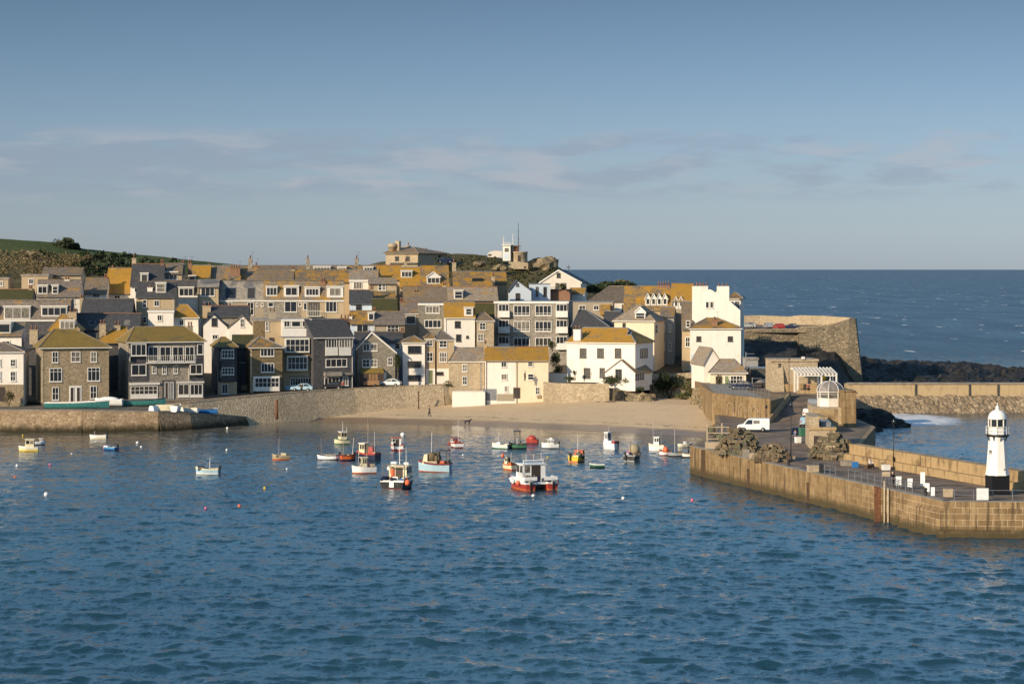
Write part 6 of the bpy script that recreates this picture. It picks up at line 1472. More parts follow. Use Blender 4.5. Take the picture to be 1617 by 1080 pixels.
car('blue hatchback parked on the quay before the tan balcony house', (X_(478, 420), 418.5, 5.08), R(178), 'gloss_pale_blue'); car('white car parked on the quay by the palm', (X_(617, 429), 427.2, 5.5), R(170), 'gloss_white')
car('black car parked on the quay before the dark slate house', (X_(527, 424), 422.0, 5.25), R(176), 'gloss_black')

# ================================================================= LOBSTER POTS, CRATES AND GEAR ON THE PIER
def make_pot(label, group, nm):
    root = empty('lobster_pot', (0, 0, 0), label, 'lobster pot', group)
    m = MB(); pts = [(0.36 * math.cos(a), 0.42 * math.sin(a)) for a in [math.pi * k / 7 for k in range(8)]]
    m.prism([(-0.46, y, z + 0.05) for y, z in pts], [(0.46, y, z + 0.05) for y, z in pts]); m.build('netting', nm, root)
    m = MB()
    for x in (-0.47, 0.0, 0.47):
        for (a, b), (c, d) in zip(pts, pts[1:]): m.tube((x, a * 1.04, b * 1.04 + 0.05), (x, c * 1.04, d * 1.04 + 0.05), 0.035, n=4)
    m.box(-0.52, 0.52, -0.4, 0.4, 0, 0.05); m.build('frame', 'rope', root); return root
PR = random.Random(3); first = {}
def heap(px, py, rx, ry, h, n, label, group, nets=('net', 'net', 'rope', 'net_green')):
    D = dist(py, PZ); cx, cy = X_(px, D), D + ry; k = 0
    pots = [make_pot(label, group, nm) for nm in nets]; used = set()
    slots = []
    lay = int(h / 0.30) + 1
    for L in range(lay):
        f = max(0.18, 1 - L / lay) ** 0.6; a = -rx * f
        while a < rx * f:
            b = -ry * f
            while b < ry * f:
                if (a / (rx * f)) ** 2 + (b / (ry * f)) ** 2 < 1.1: slots.append((a, b, L, (a / (rx * f)) ** 2 + (b / (ry * f)) ** 2))
                b += 0.52
            a += 0.62
    slots = [q for q in slots if (q[3] > 0.45 or q[2] >= lay - 3) and q[1] < ry * 0.45]; PR.shuffle(slots); slots = sorted(slots[:n])
    for a, b, L, e_ in slots:
        i = PR.randrange(len(pots)); o = pots[i]
        if i in used: o = copy_tree(pots[i])
        used.add(i)
        o.location = (cx + a + PR.uniform(-.15, .15), cy + b + PR.uniform(-.15, .15), PZ + 0.04 + L * 0.29); o.rotation_euler = (PR.uniform(-.18, .18), PR.uniform(-.18, .18), PR.choice([0, R(90)]) + PR.uniform(-.4, .4)); o.scale = (PR.uniform(.66, .85), PR.uniform(.66, .85), PR.uniform(.7, .95))
heap(1172, 719, 3.0, 3.0, 3.1, 115, 'netted lobster pot in the tall heap beside the white van', 'lobster pots heaped beside the white van')
heap(1224, 730, 2.4, 1.6, 1.9, 68, 'netted lobster pot in the low heap between the lamp post and the pier edge', 'lobster pots heaped near the lamp post', ('net', 'wood_dark', 'net', 'rope'))
heap(1322, 727, 3.1, 2.6, 3.0, 112, 'netted lobster pot in the heap against the stone chapel', 'lobster pots heaped against the chapel', ('net', 'net_green', 'net', 'rope'))
def crate(px, py, w, d, h, label, mat, rz=0.0, z=PZ + 0.04):
    D = dist(py, z); root = empty('crate', (X_(px, D), D, z), label, 'crate', None, rz); m = MB(); t = 0.05
    m.box(-w / 2, w / 2, -d / 2, d / 2, 0, t); 
    for a in ((-w / 2, -w / 2 + t, -d / 2, d / 2), (w / 2 - t, w / 2, -d / 2, d / 2)): m.box(*a, t, h)
    for a in ((-d / 2, -d / 2 + t), (d / 2 - t, d / 2)): m.box(-w / 2 + t, w / 2 - t, *a, t, h)
    m.build('box', mat, root); m = MB(); m.box(-w / 2 - .03, w / 2 + .03, -d / 2 - .03, d / 2 + .03, h - 0.12, h + 0.02); m.build('rim', mat, root); return root
crate(1127, 708, 2.2, 1.2, 0.85, 'long pale wooden crate at the pier corner', 'wood_pale'); crate(1178, 722, 0.8, 0.7, 1.0, 'pale square crate before the tall pot heap', 'concrete'); crate(1191, 724, 1.2, 0.8, 0.7, 'low pale crate right of the square one', 'wood_pale')
crate(1260, 699, 0.7, 0.7, 0.8, 'white crate on the pier road beside the chapel door', 'gloss_white', 0.3); crate(1336, 735, 1.3, 1.0, 0.6, 'pale grey fish crate below the pot heap by the chapel', 'concrete'); crate(1350, 738, 0.7, 0.7, 0.65, 'blue fish crate beside the seated man', 'gloss_blue')
crate(1286, 745, 1.6, 0.9, 0.75, 'tan wooden crate on the open deck', 'wood_pale', 0.15); crate(1297, 747, 0.5, 0.5, 1.1, 'tall dark stand beside the tan crate on the deck', 'metal_dark'); crate(1497, 784, 0.9, 0.8, 0.8, 'tan tub by the pier head railing', 'wood_pale'); crate(1399, 742, 0.9, 0.6, 0.6, 'white crate at the foot of the parapet steps', 'gloss_white', .2)
crate(1342, 722, 1.2, 1.0, 1.2, 'pale blue tarred bin against the pot heap by the parapet', 'gloss_pale_blue', .1); crate(1268, 688, 1.0, 1.0, 1.1, 'green wheeled bin beside the chapel wall', 'gloss_green', .2); crate(1256, 686, 1.2, 0.8, 1.0, 'dark crate of nets on the pier road left of the green bin', 'gloss_navy', .2)
crate(1225, 660, .9, .8, .7, 'red crate behind the white van', 'gloss_red'); crate(1201, 612, 1.0, .8, .8, 'dark red crate by the stone store', 'gloss_maroon', 0, UZ + .1)
# timber rack at the corner of the pier
def rack():
    D = dist(703, PZ); root = empty('timber_rack', (X_(1134, D), D, PZ), 'dark timber rack with upright posts at the pier corner', 'rack')
    for k, x in enumerate((-1.5, -0.6, 0.5, 1.4)):
        m = MB(); m.box(x - 0.1, x + 0.1, -0.1, 0.1, 0, 3.0 - 0.25 * (k % 2)); m.build('post', 'wood_dark' if k % 2 else 'wood_pale', root)
    for z in (0.8, 1.6, 2.4):
        m = MB(); m.box(-1.6, 1.5, -0.16, -0.103, z, z + 0.14); m.build('rail', 'wood_pale', root)
    m = MB(); m.ball((-0.9, 0.3, 2.0), 0.5, 8, 6, 0, (1.2, 1, 1.3)); m.ball((0.4, 0.3, 1.0), 0.6, 8, 6, 0, (1.4, 1, 1.2)); m.build('hung_net', 'net_green', root)
rack()
# bollards along the quay and on the pier
bl = MB(); bl.lathe([(0.2, 0), (0.17, 0.1), (0.15, 0.55), (0.22, 0.62), (0.2, 0.74), (0.06, 0.8)], 10)
b0 = None
for k, (x, y, z, l) in enumerate([(edge(290)[0], 290, PZ + .07, 'on the pier edge below the low pot heap'), (edge(276)[0], 276, PZ + .07, 'on the pier edge before the tan crate'), (edge(240)[0], 240, PZ + .07, 'at the pier head corner'), (26.2, 303.5, PZ + .07, 'at the outer corner of the pier')]):
    if b0 is None: b0 = bl.build('bollard', 'metal_dark'); o = b0
    else: o = b0.copy(); C.objects.link(o)
    o.location = (x, y, z); tag(o, 'black iron mooring bollard ' + l, 'bollard', 'mooring bollards')
for px, D_, zt, l in ((437, 408.2, 5.0, 'rusty mooring post standing in the sand against the left of the beach wall'), (661, 424.2, 5.4, 'thin dark mooring post against the right of the beach wall')):
    m = MB(); m.tube((0, 0, -0.5), (0, 0, 3.0 if px < 500 else 3.6), 0.27 if px < 500 else 0.13, n=8); tag(m.build('mooring_post', 'rust' if px < 500 else 'wood_dark', None, (X_(px, D_ - 1.4), D_ - 1.4, 1.2)), l, 'post')

# ================================================================= PEOPLE AND DOG
def skin(name, pts, edges, mat, parent, sub=1):
    me = bpy.data.meshes.new(name); me.from_pydata([p[:3] for p in pts], edges, []); o = bpy.data.objects.new(name, me); C.objects.link(o); o.parent = parent; me.materials.append(MATS[mat])
    sm = o.modifiers.new('skin', 'SKIN'); sm.use_smooth_shade = True; sv_ = me.skin_vertices[0].data
    for i, p in enumerate(pts): sv_[i].radius = (p[3], p[3] if len(p) < 5 else p[4]); sv_[i].use_root = (i == 0)
    m = o.modifiers.new('sub', 'SUBSURF'); m.levels = 1; m.render_levels = sub; return o
def person(loc, rz, label, top='cloth_dark', legs='cloth_dark', pose='stand'):
    root = empty('person', loc, label, 'person', None, rz); h = 0.92 if pose != 'sit' else 0.48
    kf = 0.22 if pose == 'walk' else 0.0
    if pose == 'sit': L = [[(-.09, 0, h, .11), (-.11, -.42, h + .02, .085), (-.11, -.46, .08, .055), (-.11, -.62, .04, .045)], [(.09, 0, h, .11), (.12, -.42, h + .02, .085), (.12, -.46, .08, .055), (.12, -.62, .04, .045)]]
    else: L = [[(-.09, 0, h - .05, .11), (-.10, -kf * .6, .50, .075), (-.10, -kf, .09, .05), (-.10, -kf - .15, .04, .045)], [(.09, 0, h - .05, .11), (.10, kf * .5, .50, .075), (.10, kf * 1.3, .10, .05), (.10, kf * 1.3 - .14, .05, .045)]]
    pts = [(0, 0, h, .155, .12)]; ed = []
    def chain(c, a):
        for q in c: pts.append(q); ed.append((a, len(pts) - 1)); a = len(pts) - 1
        return a
    chain(L[0], 0); chain(L[1], 0)
    c = chain([(0, 0, h + .25, .15, .11), (0, .01, h + .48, .17, .11)], 0)
    chain([(0, -.01, h + .60, .065), (0, -.02, h + .70, .09, .10), (0, -.02, h + .80, .085, .095)], c)
    for s in (-1, 1):
        e = (-.02, h + .24) if pose != 'sit' else (-.10, h + .24); hd = (-.14, h + .04) if pose != 'sit' else (-.36, h + .14)
        w = chain([(s * .20, .01, h + .47, .06), (s * .25, e[0], e[1], .047), (s * .24, hd[0], hd[1], .035), (s * .24, hd[0] - .06, hd[1] - .05, .034)], c)
    b = skin('body', pts, ed, 'skin', root, 1)
    sh = [(0, 0, h, .18, .145), (0, 0, h + .25, .175, .135), (0, .01, h + .49, .185, .13), (0, 0, h + .56, .09)]; e2 = [(0, 1), (1, 2), (2, 3)]
    for s in (-1, 1):
        e = (-.02, h + .24) if pose != 'sit' else (-.10, h + .24); hd = (-.11, h + .10) if pose != 'sit' else (-.30, h + .16); n = len(sh)
        sh += [(s * .20, .01, h + .47, .08), (s * .25, e[0], e[1], .065), (s * .24, hd[0], hd[1], .055)]; e2 += [(2, n), (n, n + 1), (n + 1, n + 2)]
    skin('jacket', sh, e2, top, root)
    tp = [(0, 0, h + .02, .17, .135)]; e3 = []
    for q in L: n = len(tp); tp += [(a, b_, z, r + .025) for a, b_, z, r in q[:3]]; e3 += [(0, n), (n, n + 1), (n + 1, n + 2)]
    skin('trousers', tp, e3, legs, root)
    m = MB(); m.ball((0, 0.0, h + .81), .115, 10, 7, 0, (.92, 1, 1.0)); m.build('hair', 'hair', root)
    m = MB(); m.ball((0, -.118, h + .755), .022, 6, 4); m.build('nose', 'skin', root)
    for s in (-1, 1):
        m = MB(); m.box(s * .11 - .045, s * .11 + .045, (-.62 if pose == 'sit' else (s * kf if kf else 0) - .16) - .05, (-.42 if pose == 'sit' else (s * kf if kf else 0) + .06), 0, .09); m.build('shoe', 'rubber', root)
    return root
def beach_z(px, py):
    D = 405.0
    for _ in range(40):
        x = X_(px, D); z = max(0.1, 0.085 * (D - (interp(x, SHORE) - 14) - 14) + 0.1); D = dist(py, z)
    return (X_(px, D), D, z - 0.02)
person(beach_z(678, 657), R(80), 'person in dark clothes walking alone across the open sand', pose='walk')
person((X_(829, 423.5), 423.5, beach_z(829, 633)[2]), R(-60), 'person in dark jacket standing before the cream cottage', pose='stand')
D = dist(740, PZ); person((X_(1374, D), D, PZ + 0.03), R(40), 'person in white top seated on the pier beside the lamp post', 'cloth_white', 'cloth_dark', 'sit')
bx = MB(); bx.box(-0.4, 0.4, -0.05, 0.4, 0, 0.4); tag(bx.build('box_seat', 'wood_dark', None, (X_(1374, D) - .1, D, PZ + 0.03), R(40)), 'dark box under the seated person on the pier', 'box')
D = dist(700, PZ); person((X_(1258, D), D + 1.5, PZ + 0.03), R(200), 'person in blue jacket standing by the dark net crate on the pier road', 'cloth_blue', pose='stand')
D = dist(770, PZ); person((X_(1412, D), D + 1.0, PZ + 0.03), R(30), 'person in dark clothes behind the boards near the ladder', pose='stand')
person((X_(1212, 400), 397, UZ + .1), R(20), 'person in white top standing in the shaded yard beside the stone store', 'cloth_white', pose='stand'); person((X_(1276, 380), 380, UZ + .1), R(200), 'person in red top beneath the left of the pergola', 'cloth_red', pose='stand')
person((X_(541, 419.5), 419.5, 5.2), R(10), 'person in red jacket on the quay below the pale shop awning', 'cloth_red', pose='walk'); person((X_(476, 414.5), 414.8, 5.05), R(10), 'person in dark jacket on the quay before the blue hatchback', pose='stand')
def dog():
    x, y, z = beach_z(738, 670.5); root = empty('dog', (x, y, z), 'black dog trotting along the wet sand right of the walker', 'dog', None, R(5)); k = 1.25
    pts = [(-.30, 0, .52, .10), (0, 0, .53, .11), (.28, 0, .55, .13), (.42, 0, .66, .085), (.52, 0, .76, .085), (.66, 0, .73, .045)]; ed = [(i, i + 1) for i in range(5)]
    def ch(c, a):
        for q in c: pts.append(q); ed.append((a, len(pts) - 1)); a = len(pts) - 1
    for s in (-1, 1):
        ch([(.26 + .04 * s, s * .09, .36, .055), (.28 + .08 * s, s * .09, .2, .035), (.24 + .1 * s, s * .09, .03, .035)], 2); ch([(-.26, s * .09, .38, .075), (-.36 - .05 * s, s * .09, .2, .04), (-.31 - .07 * s, s * .09, .03, .035)], 0)
        ch([(.47, s * .07, .86, .025)], 4)
    ch([(-.45, 0, .55, .035), (-.62, 0, .68, .02)], 0)
    skin('body', [(a * k, b * k, c * k, d * k) for a, b, c, d in pts], ed, 'cloth_dark', root)
dog()

# ================================================================= PLANTS
LR = random.Random(21)
def bush(name, label, c, rad, n, size, mats=('leaf_a', 'leaf_b', 'leaf_dark'), cat='shrub', group=None, trunk=True):
    root = empty(name, (c[0], c[1], c[2] - rad[2]), label, cat, group); m = MB(); leaves(m, (0, 0, rad[2]), rad, n, size, LR, 0, 0.35, len(mats)); m.build('foliage', list(mats), root)
    if trunk:
        m = MB()
        for k in range(4):
            a = LR.uniform(0, 6.28); m.tube((0, 0, -0.3), (math.cos(a) * rad[0] * .5, math.sin(a) * rad[1] * .5, rad[2] * LR.uniform(.8, 1.3)), 0.05 * rad[2] + .02, 0.02, 5)
        m.build('stem', 'bark', root)
    return root
def pbush(label, px, py, D, wpx, hpx, n=900, size=0.13, mats=('leaf_a', 'leaf_b', 'leaf_dark'), name='shrub', cat='shrub', dz=None):
    c = P(px, py, D); k = D / F; return bush(name, label, c, (wpx / 2 * k, (dz or wpx / 2 * k), hpx / 2 * k), n, size, mats, cat)
pbush('tall green shrub between the cream cottage and the villa', 879, 573, 431, 22, 36, 1300); pbush('low green shrub on the garden wall before the villa', 900, 598, 426, 22, 7, 500, .1); pbush('leafy climber on the villa front between its lower windows', 933, 587, 429, 14, 26, 700, .1)
pbush('rounded green shrub beside the porch house arched window', 966, 600, 425, 32, 13, 1000); pbush('grey green shrub under the porch house window', 990, 603, 424.5, 14, 14, 500, .1); pbush('small green shrub hanging over the broken wall', 1008, 613, 424, 18, 10, 600, .1); pbush('small upright shrub at the left of the garden wall', 908, 589, 427, 7, 9, 250, .1)
pbush('large dark ivy mass filling the foot of the alley', 1058, 605, 432, 52, 44, 2600, .16, ('leaf_dark', 'leaf_a', 'leaf_dark')); pbush('green ivy spilling down the ochre wall beside the alley', 1098, 612, 430, 34, 34, 1500, .14, ('leaf_a', 'leaf_b', 'scrub_olive')); pbush('low green scrub on the sand under the alley ivy', 1085, 624, 428, 40, 12, 800, .13, ('leaf_a', 'scrub_olive'))
pbush('dark shrub above the stone steps at the quay end', 713, 606, 428.5, 26, 12, 700, .12); pbush('dry climber on the left edge house stone base', 14, 627, 391, 18, 22, 500, .12, ('scrub_brown', 'leaf_b')); pbush('climber on the lodge front beside its door', 1136, 602, 409.5, 10, 24, 420, .1, ('scrub_brown', 'leaf_dark'))
pbush('evergreen shrub on the roof terrace before the white gable', 888, 453, 480, 14, 9, 400, .15); pbush('dark bank of shrubs left of the brown barn', 948, 458, 520, 44, 22, 1600, .25, ('leaf_dark', 'leaf_a')); pbush('dark shrubs on the skyline behind the brown barn', 975, 448, 530, 60, 11, 1200, .25, ('leaf_dark', 'leaf_a')); pbush('grey rock coloured scrub behind the barn ridge', 985, 445, 535, 24, 7, 400, .25, ('scrub_brown', 'scrub_olive'))
pbush('dark ivy over the steep wall right of the cream cottage', 872, 545, 436, 14, 16, 500, .12)
# palm-like tree beside the white slip house
def palm():
    D = 428; c = P(628, 604, D); root = empty('palm_tree', c, 'bushy cabbage palm with a shaggy green crown beside the white slip house', 'tree'); zt = P(628, 572, D).z - c.z
    m = MB(); m.tube((0, 0, -.5), (.05, 0, zt * .5), .19, .16, 8); m.tube((.05, 0, zt * .5), (0, 0, zt), .16, .13, 8); m.build('trunk', 'bark', root)
    m = MB(); g = random.Random(4)
    for k in range(420):
        d = Vector([g.gauss(0, 1) for _ in range(3)]).normalized(); d.z = d.z * .9 + .12; o = Vector((0, 0, zt + .3 + g.uniform(-.8, .9))); L = g.uniform(.7, 1.25); s_ = d.cross(Vector((0, 0, 1))).normalized() * .06
        p1 = o + d * L * .55; p2 = o + d * L + Vector((0, 0, -.3 * L)); i = g.randrange(3); m.poly([o - s_ * .5, o + s_ * .5, p1 + s_, p1 - s_], i); m.poly([p1 - s_, p1 + s_, p2], i)
    m.build('crown', ['leaf_a', 'leaf_b', 'leaf_dark'], root)
palm()
# skyline tree, hedge bank, scrub slopes
def hill_z(px, Y, f):
    return f(px, Y)[2]
def scrub(name, label, boxes, n, size, mats, seed, cat='scrub'):
    g = random.Random(seed); m = MB()
    for (px0, px1, y0, y1, D0, D1, share, hpx) in boxes:
        clumps = [(g.uniform(px0, px1), g.random()) for _ in range(int(n * share / 45))]
        for cpx, t in clumps:
            D = D0 + (D1 - D0) * t; py = y1 + (y0 - y1) * t + g.uniform(-1.5, 1.5); c = P(cpx, py, D); r = hpx * D / F * g.uniform(.5, 1.2)
            leaves(m, c, (r * 1.5, r, r), 45, size, g, 0, .35, len(mats))
    return tag(m.build(name, list(mats)), label, cat, kind='stuff')
scrub('hillside_scrub', 'dry brown scrub covering the slope under the green pasture', [(-30, 60, 398, 438, 652, 500, .35, 5), (40, 125, 402, 436, 648, 500, .4, 5), (100, 150, 404, 427, 648, 520, .25, 4)], 20000, .20, ('scrub_brown', 'scrub_olive', 'scrub_brown'), 5)
scrub('woodland', 'dark mass of shaded trees on the hillside behind the ochre roofs', [(122, 210, 401, 440, 670, 520, .6, 6), (205, 290, 410, 432, 668, 540, .18, 4)], 9000, .36, ('leaf_dark', 'leaf_dark', 'leaf_a'), 6, 'wood')
scrub('headland_scrub', 'olive and brown scrub covering the headland below the lookout', [(684, 800, 406, 440, 594, 553, .42, 2.0), (800, 890, 424, 452, 585, 552, .4, 2.0), (690, 780, 403, 412, 608, 590, .18, 1.6)], 9000, .2, ('scrub_olive', 'leaf_dark', 'scrub_brown', 'leaf_a'), 7)
def tree(label, px, pyb, D, wpx, hpx, n, size=.3, mats=('leaf_dark', 'leaf_a', 'scrub_olive')):
    c = P(px, pyb, D); k = D / F; root = empty('tree', c, label, 'tree'); hh = hpx * k; w = wpx * k / 2; g = random.Random(int(px))
    m = MB(); m.tube((0, 0, -.6), (.1, 0, hh * .4), w * .09, w * .06, 7)
    for q in range(5): a = q * 1.26; m.tube((.1, 0, hh * .35), (math.cos(a) * w * .6, math.sin(a) * w * .6, hh * .7), w * .05, w * .02, 5)
    m.build('trunk', 'bark', root); m = MB()
    for q in range(6): a = q * 1.05; leaves(m, (math.cos(a) * w * .45, math.sin(a) * w * .45, hh * (.5 + .2 * (q % 2))), (w * .55, w * .55, hh * .32), n // 7, size, g, 0, .35, len(mats))
    leaves(m, (0, 0, hh * .68), (w * .6, w * .6, hh * .32), n // 7, size, g, 0, .35, len(mats)); m.build('crown', list(mats), root)
tree('big round windswept tree on the skyline of the pasture hill', 104, 403, 690, 42, 27, 2600, .3); tree('smaller dark tree right of the big skyline tree', 120, 400, 692, 18, 15, 900, .3, ('leaf_dark', 'leaf_dark', 'leaf_a'))
pbush('pale green bush on the slope below the skyline tree', 124, 412, 640, 26, 16, 900, .3, ('leaf_b', 'scrub_olive')); pbush('green bush on the scrub slope above the ochre rubble row', 86, 416, 640, 44, 22, 1400, .3, ('leaf_a', 'scrub_olive', 'leaf_dark')); pbush('green scrub bush left of the skyline tree', 66, 401, 650, 40, 14, 1000, .3, ('scrub_olive', 'leaf_a'))
rock(50, 645, P(50, 408, 645).z, 2.2, 'pale rock face showing through the hillside scrub', 'rock_tan', 41, (1.3, .7, .9))
# ================================================================= BOATS
def hull(mb, L, B, fb, bow=0.45, stern=0.9, boot=0.16, sheer=0.35, mats=(0, 1, 2), deckz=None, round_stern=False):
    """stations from stern (-L/2) to bow (+L/2); rows: keel side, waterline, boot top, rubbing strake, gunwale"""
    n = 11; rows = []
    for i in range(n + 1):
        t = i / n; x = -L / 2 + L * t
        w = (stern + (1 - stern) * math.sin(min(1, t / 0.45) * math.pi / 2)) if t < 0.45 else max(0.0, 1 - ((t - 0.45) / 0.55) ** 2.3)
        if round_stern and t < 0.25: w *= math.sqrt(max(0.02, 1 - ((0.25 - t) / 0.25) ** 2)) 
        hb = B / 2 * w; z = fb * (1 + sheer * max(0, (t - 0.4) / 0.6) ** 1.6 + 0.08 * max(0, (0.3 - t) / 0.3))
        rake = 0.35 * bow * max(0, (t - 0.75) / 0.25)
        rows.append([(x - rake * 0.9, hb * 0.55, -0.25), (x - rake * .6, hb * 0.80, 0.0), (x - rake * .45, hb * 0.86, boot), (x + rake * .05, hb * 0.985, z * 0.80), (x + rake * 0.2, hb, z), (x + rake * 0.2, max(0, hb - 0.09), z), (x + rake * .1, max(0, hb - 0.11), (deckz if deckz is not None else z - 0.22) if False else z - 0.06)])
    def P2(i, j, s): a = rows[i][j]; return (a[0], a[1] * s, a[2])
    mm = [mats[1], mats[1], mats[0], mats[2], mats[2], mats[2]]
    for s in (1, -1):
        for i in range(n):
            for j in range(6):
                q = [P2(i, j, s), P2(i + 1, j, s), P2(i + 1, j + 1, s), P2(i, j + 1, s)]
                mb.poly(q if s < 0 else q[::-1], mm[j], j in (1, 2))
    for j in range(6): mb.poly([P2(0, j, 1), P2(0, j, -1), P2(0, j + 1, -1), P2(0, j + 1, 1)], mm[j])
    return rows
def inner(mb, rows, dz, m=0):
    """deck or sole closing the hull at dz below the gunwale"""
    n = len(rows) - 1
    for i in range(n):
        a, b = rows[i], rows[i + 1]; za, zb = a[4][2] - dz, b[4][2] - dz; wa, wb = max(0, a[4][1] - .10), max(0, b[4][1] - .10)
        mb.poly([(a[4][0], -wa, za), (b[4][0], -wb, zb), (b[4][0], wb, zb), (a[4][0], wa, za)], m)
        for s in (1, -1): mb.poly([(a[4][0], s * wa, za), (b[4][0], s * wb, zb), (b[4][0], s * wb, b[4][2]), (a[4][0], s * wa, a[4][2])], m)
    a = rows[0]; w = max(0, a[4][1] - .10); mb.poly([(a[4][0] + .08, -w, a[4][2] - dz), (a[4][0] + .08, w, a[4][2] - dz), (a[4][0] + .08, w, a[4][2]), (a[4][0] + .08, -w, a[4][2])], m)
BOATG = 'boats moored in the harbour'
def boat(px, py, L, B, fb, head, label, hullm='gloss_white', bootm='gloss_maroon', trim='gloss_white', deck='concrete', dz=0.35, name='moored_boat', cat='boat', roll=0.0, rs=False, z=0.0, D=None, group=BOATG, sc=None, **kw):
    D = D or dist(py); root = empty(name, (X_(px, D), D, z), label, cat, group, R(head)); root.rotation_euler = (R(roll), R(HR.uniform(-1.5, 1.5)), R(head))
    mb = MB(); rows = hull(mb, L, B, fb, round_stern=rs, **kw); h = mb.build('hull', [hullm, bootm, trim], root); mb = MB(); inner(mb, rows, dz); mb.build('deck', deck, root)
    if sc: root.scale = sc
    return root
def bx(root, name, mat, *a, top=None, parent=None):
    x0, x1, y0, y1, z0, z1 = a; m = MB()
    if top is None: m.box(*a)
    else: k = top; m.hexa([(x0, y0, z0), (x1, y0, z0), (x1, y1, z0), (x0, y1, z0), (x0 + k[0], y0 + k[2], z1), (x1 - k[1], y0 + k[2], z1), (x1 - k[1], y1 - k[2], z1), (x0 + k[0], y1 - k[2], z1)])
    return m.build(name, mat, parent or root)
def cabin(root, x0, x1, w, z0, z1, mat='gloss_white', roof='gloss_white', win=True, fwd=0.2, open_back=False):
    c = bx(root, 'wheelhouse', mat, x0, x1, -w / 2, w / 2, z0, z1, top=(0.03, fwd, 0.05)); r = bx(root, 'wheelhouse_roof', roof, x0 - .18, x1 - fwd + .22, -w / 2 - .1, w / 2 + .1, z1 + .003, z1 + .09, parent=c)
    if win:
        za, zb = z0 + (z1 - z0) * .5, z1 - .14; f = fwd * (za - z0) / (z1 - z0); f2 = fwd * (zb - z0) / (z1 - z0); t = lambda z: .05 * (z - z0) / (z1 - z0)
        n = 2 if x1 - x0 > 1.0 else 1
        for s in (-1, 1):
            for k in range(n):
                a = x0 + .12 + (x1 - x0 - .3) * k / n; b = a + (x1 - x0 - .3) / n - .1; y = lambda z: s * (w / 2 - t(z) + .012); m = MB(); m.poly([(a, y(za), za), (b - f * .4, y(za), za), (b - f2 * .4, y(zb), zb), (a, y(zb), zb)]); m.build('window', 'pane_glass', c)
        for k in range(3):
            a = -w / 2 + .1 + (w - .2) * k / 3; b = a + (w - .2) / 3 - .07; m = MB(); m.poly([(x1 - f + .015, a, za), (x1 - f + .015, b, za), (x1 - f2 + .015, b, zb), (x1 - f2 + .015, a, zb)]); m.build('window', 'pane_glass', c)
        m = MB(); m.poly([(x0 - .012, -w * .28, z0 + .1), (x0 - .012, w * .12, z0 + .1), (x0 + .01, w * .12, zb), (x0 + .01, -w * .28, zb)]); m.build('doorway', 'door_dark', c)
        m = MB(); m.poly([(x0 + .0, w * .18, za), (x0 + .0, w * .42, za), (x0 + .012, w * .42, zb), (x0 + .012, w * .18, zb)]); m.build('window', 'pane_glass', c)
    return c
def mast(root, x, z0, z1, mat='gloss_white', y=0, r=.05, arms=(), stays=(), name='mast'):
    m = MB(); m.tube((x, y, z0), (x, y, z1), r, r * .6, 6)
    for z, w in arms: m.tube((x, y - w, z), (x, y + w, z), r * .6, n=5)
    o = m.build(name, mat, root)
    if stays:
        m = MB()
        for a in stays: m.tube((x, y, z1 - .1), a, .014, n=4)
        m.build('rigging', 'metal_dark', root)
    return o
def outboard(root, x, z, y=0):
    m = MB(); m.box(x - .42, x - .08, y - .15, y + .15, z + .12, z + .55); m.box(x - .3, x - .14, y - .06, y + .06, z - .6, z + .12); m.build('outboard_motor', 'gloss_black', root)
def fender(root, x, y, z, r=.2, mat='fluo_orange'):
    m = MB(); m.ball((x, y, z), r, 10, 7, 0, (1, 1, 1.2)); m.tube((x, y, z + r), (x, y * .94, z + r + .35), .02, n=4); m.build('fender', mat, root)
def clutter(root, x0, x1, w, z, n, mats=('net', 'rope', 'net_green', 'net', 'gloss_navy', 'wood_pale', 'gloss_orange'), seed=1):
    g = random.Random(seed)
    for k in range(n):
        a, b, c = g.uniform(.2, .5), g.uniform(.18, .42), g.uniform(.28, .72); x, y = g.uniform(x0, x1), g.uniform(-w / 2, w / 2); m = MB()
        if k % 3: m.ball((x, y, z + c * .4), c * .62, 8, 5, 0, (1.3, 1, .75)); m.sm = [False] * len(m.sm)
        else: m.box(x - a, x + a, y - b, y + b, z, z + c)
        m.build(('net_pile', 'fish_box')[k % 3 == 0], g.choice(mats), root)
def rails(root, x0, x1, w, z, h=.55, n=5):
    for y in (-w / 2, w / 2):
        m = MB()
        for k in range(n): x = x0 + (x1 - x0) * k / (n - 1); m.tube((x, y, z), (x, y, z + h), .025, n=4)
        for q in (h, h * .55): m.tube((x0, y, z + q), (x1, y, z + q), .022, n=4)
        m.build('guard_rail', 'metal', root)
def thwart(root, x, w, z): bx(root, 'thwart', 'wood_pale', x - .12, x + .12, -w / 2, w / 2, z - .05, z)
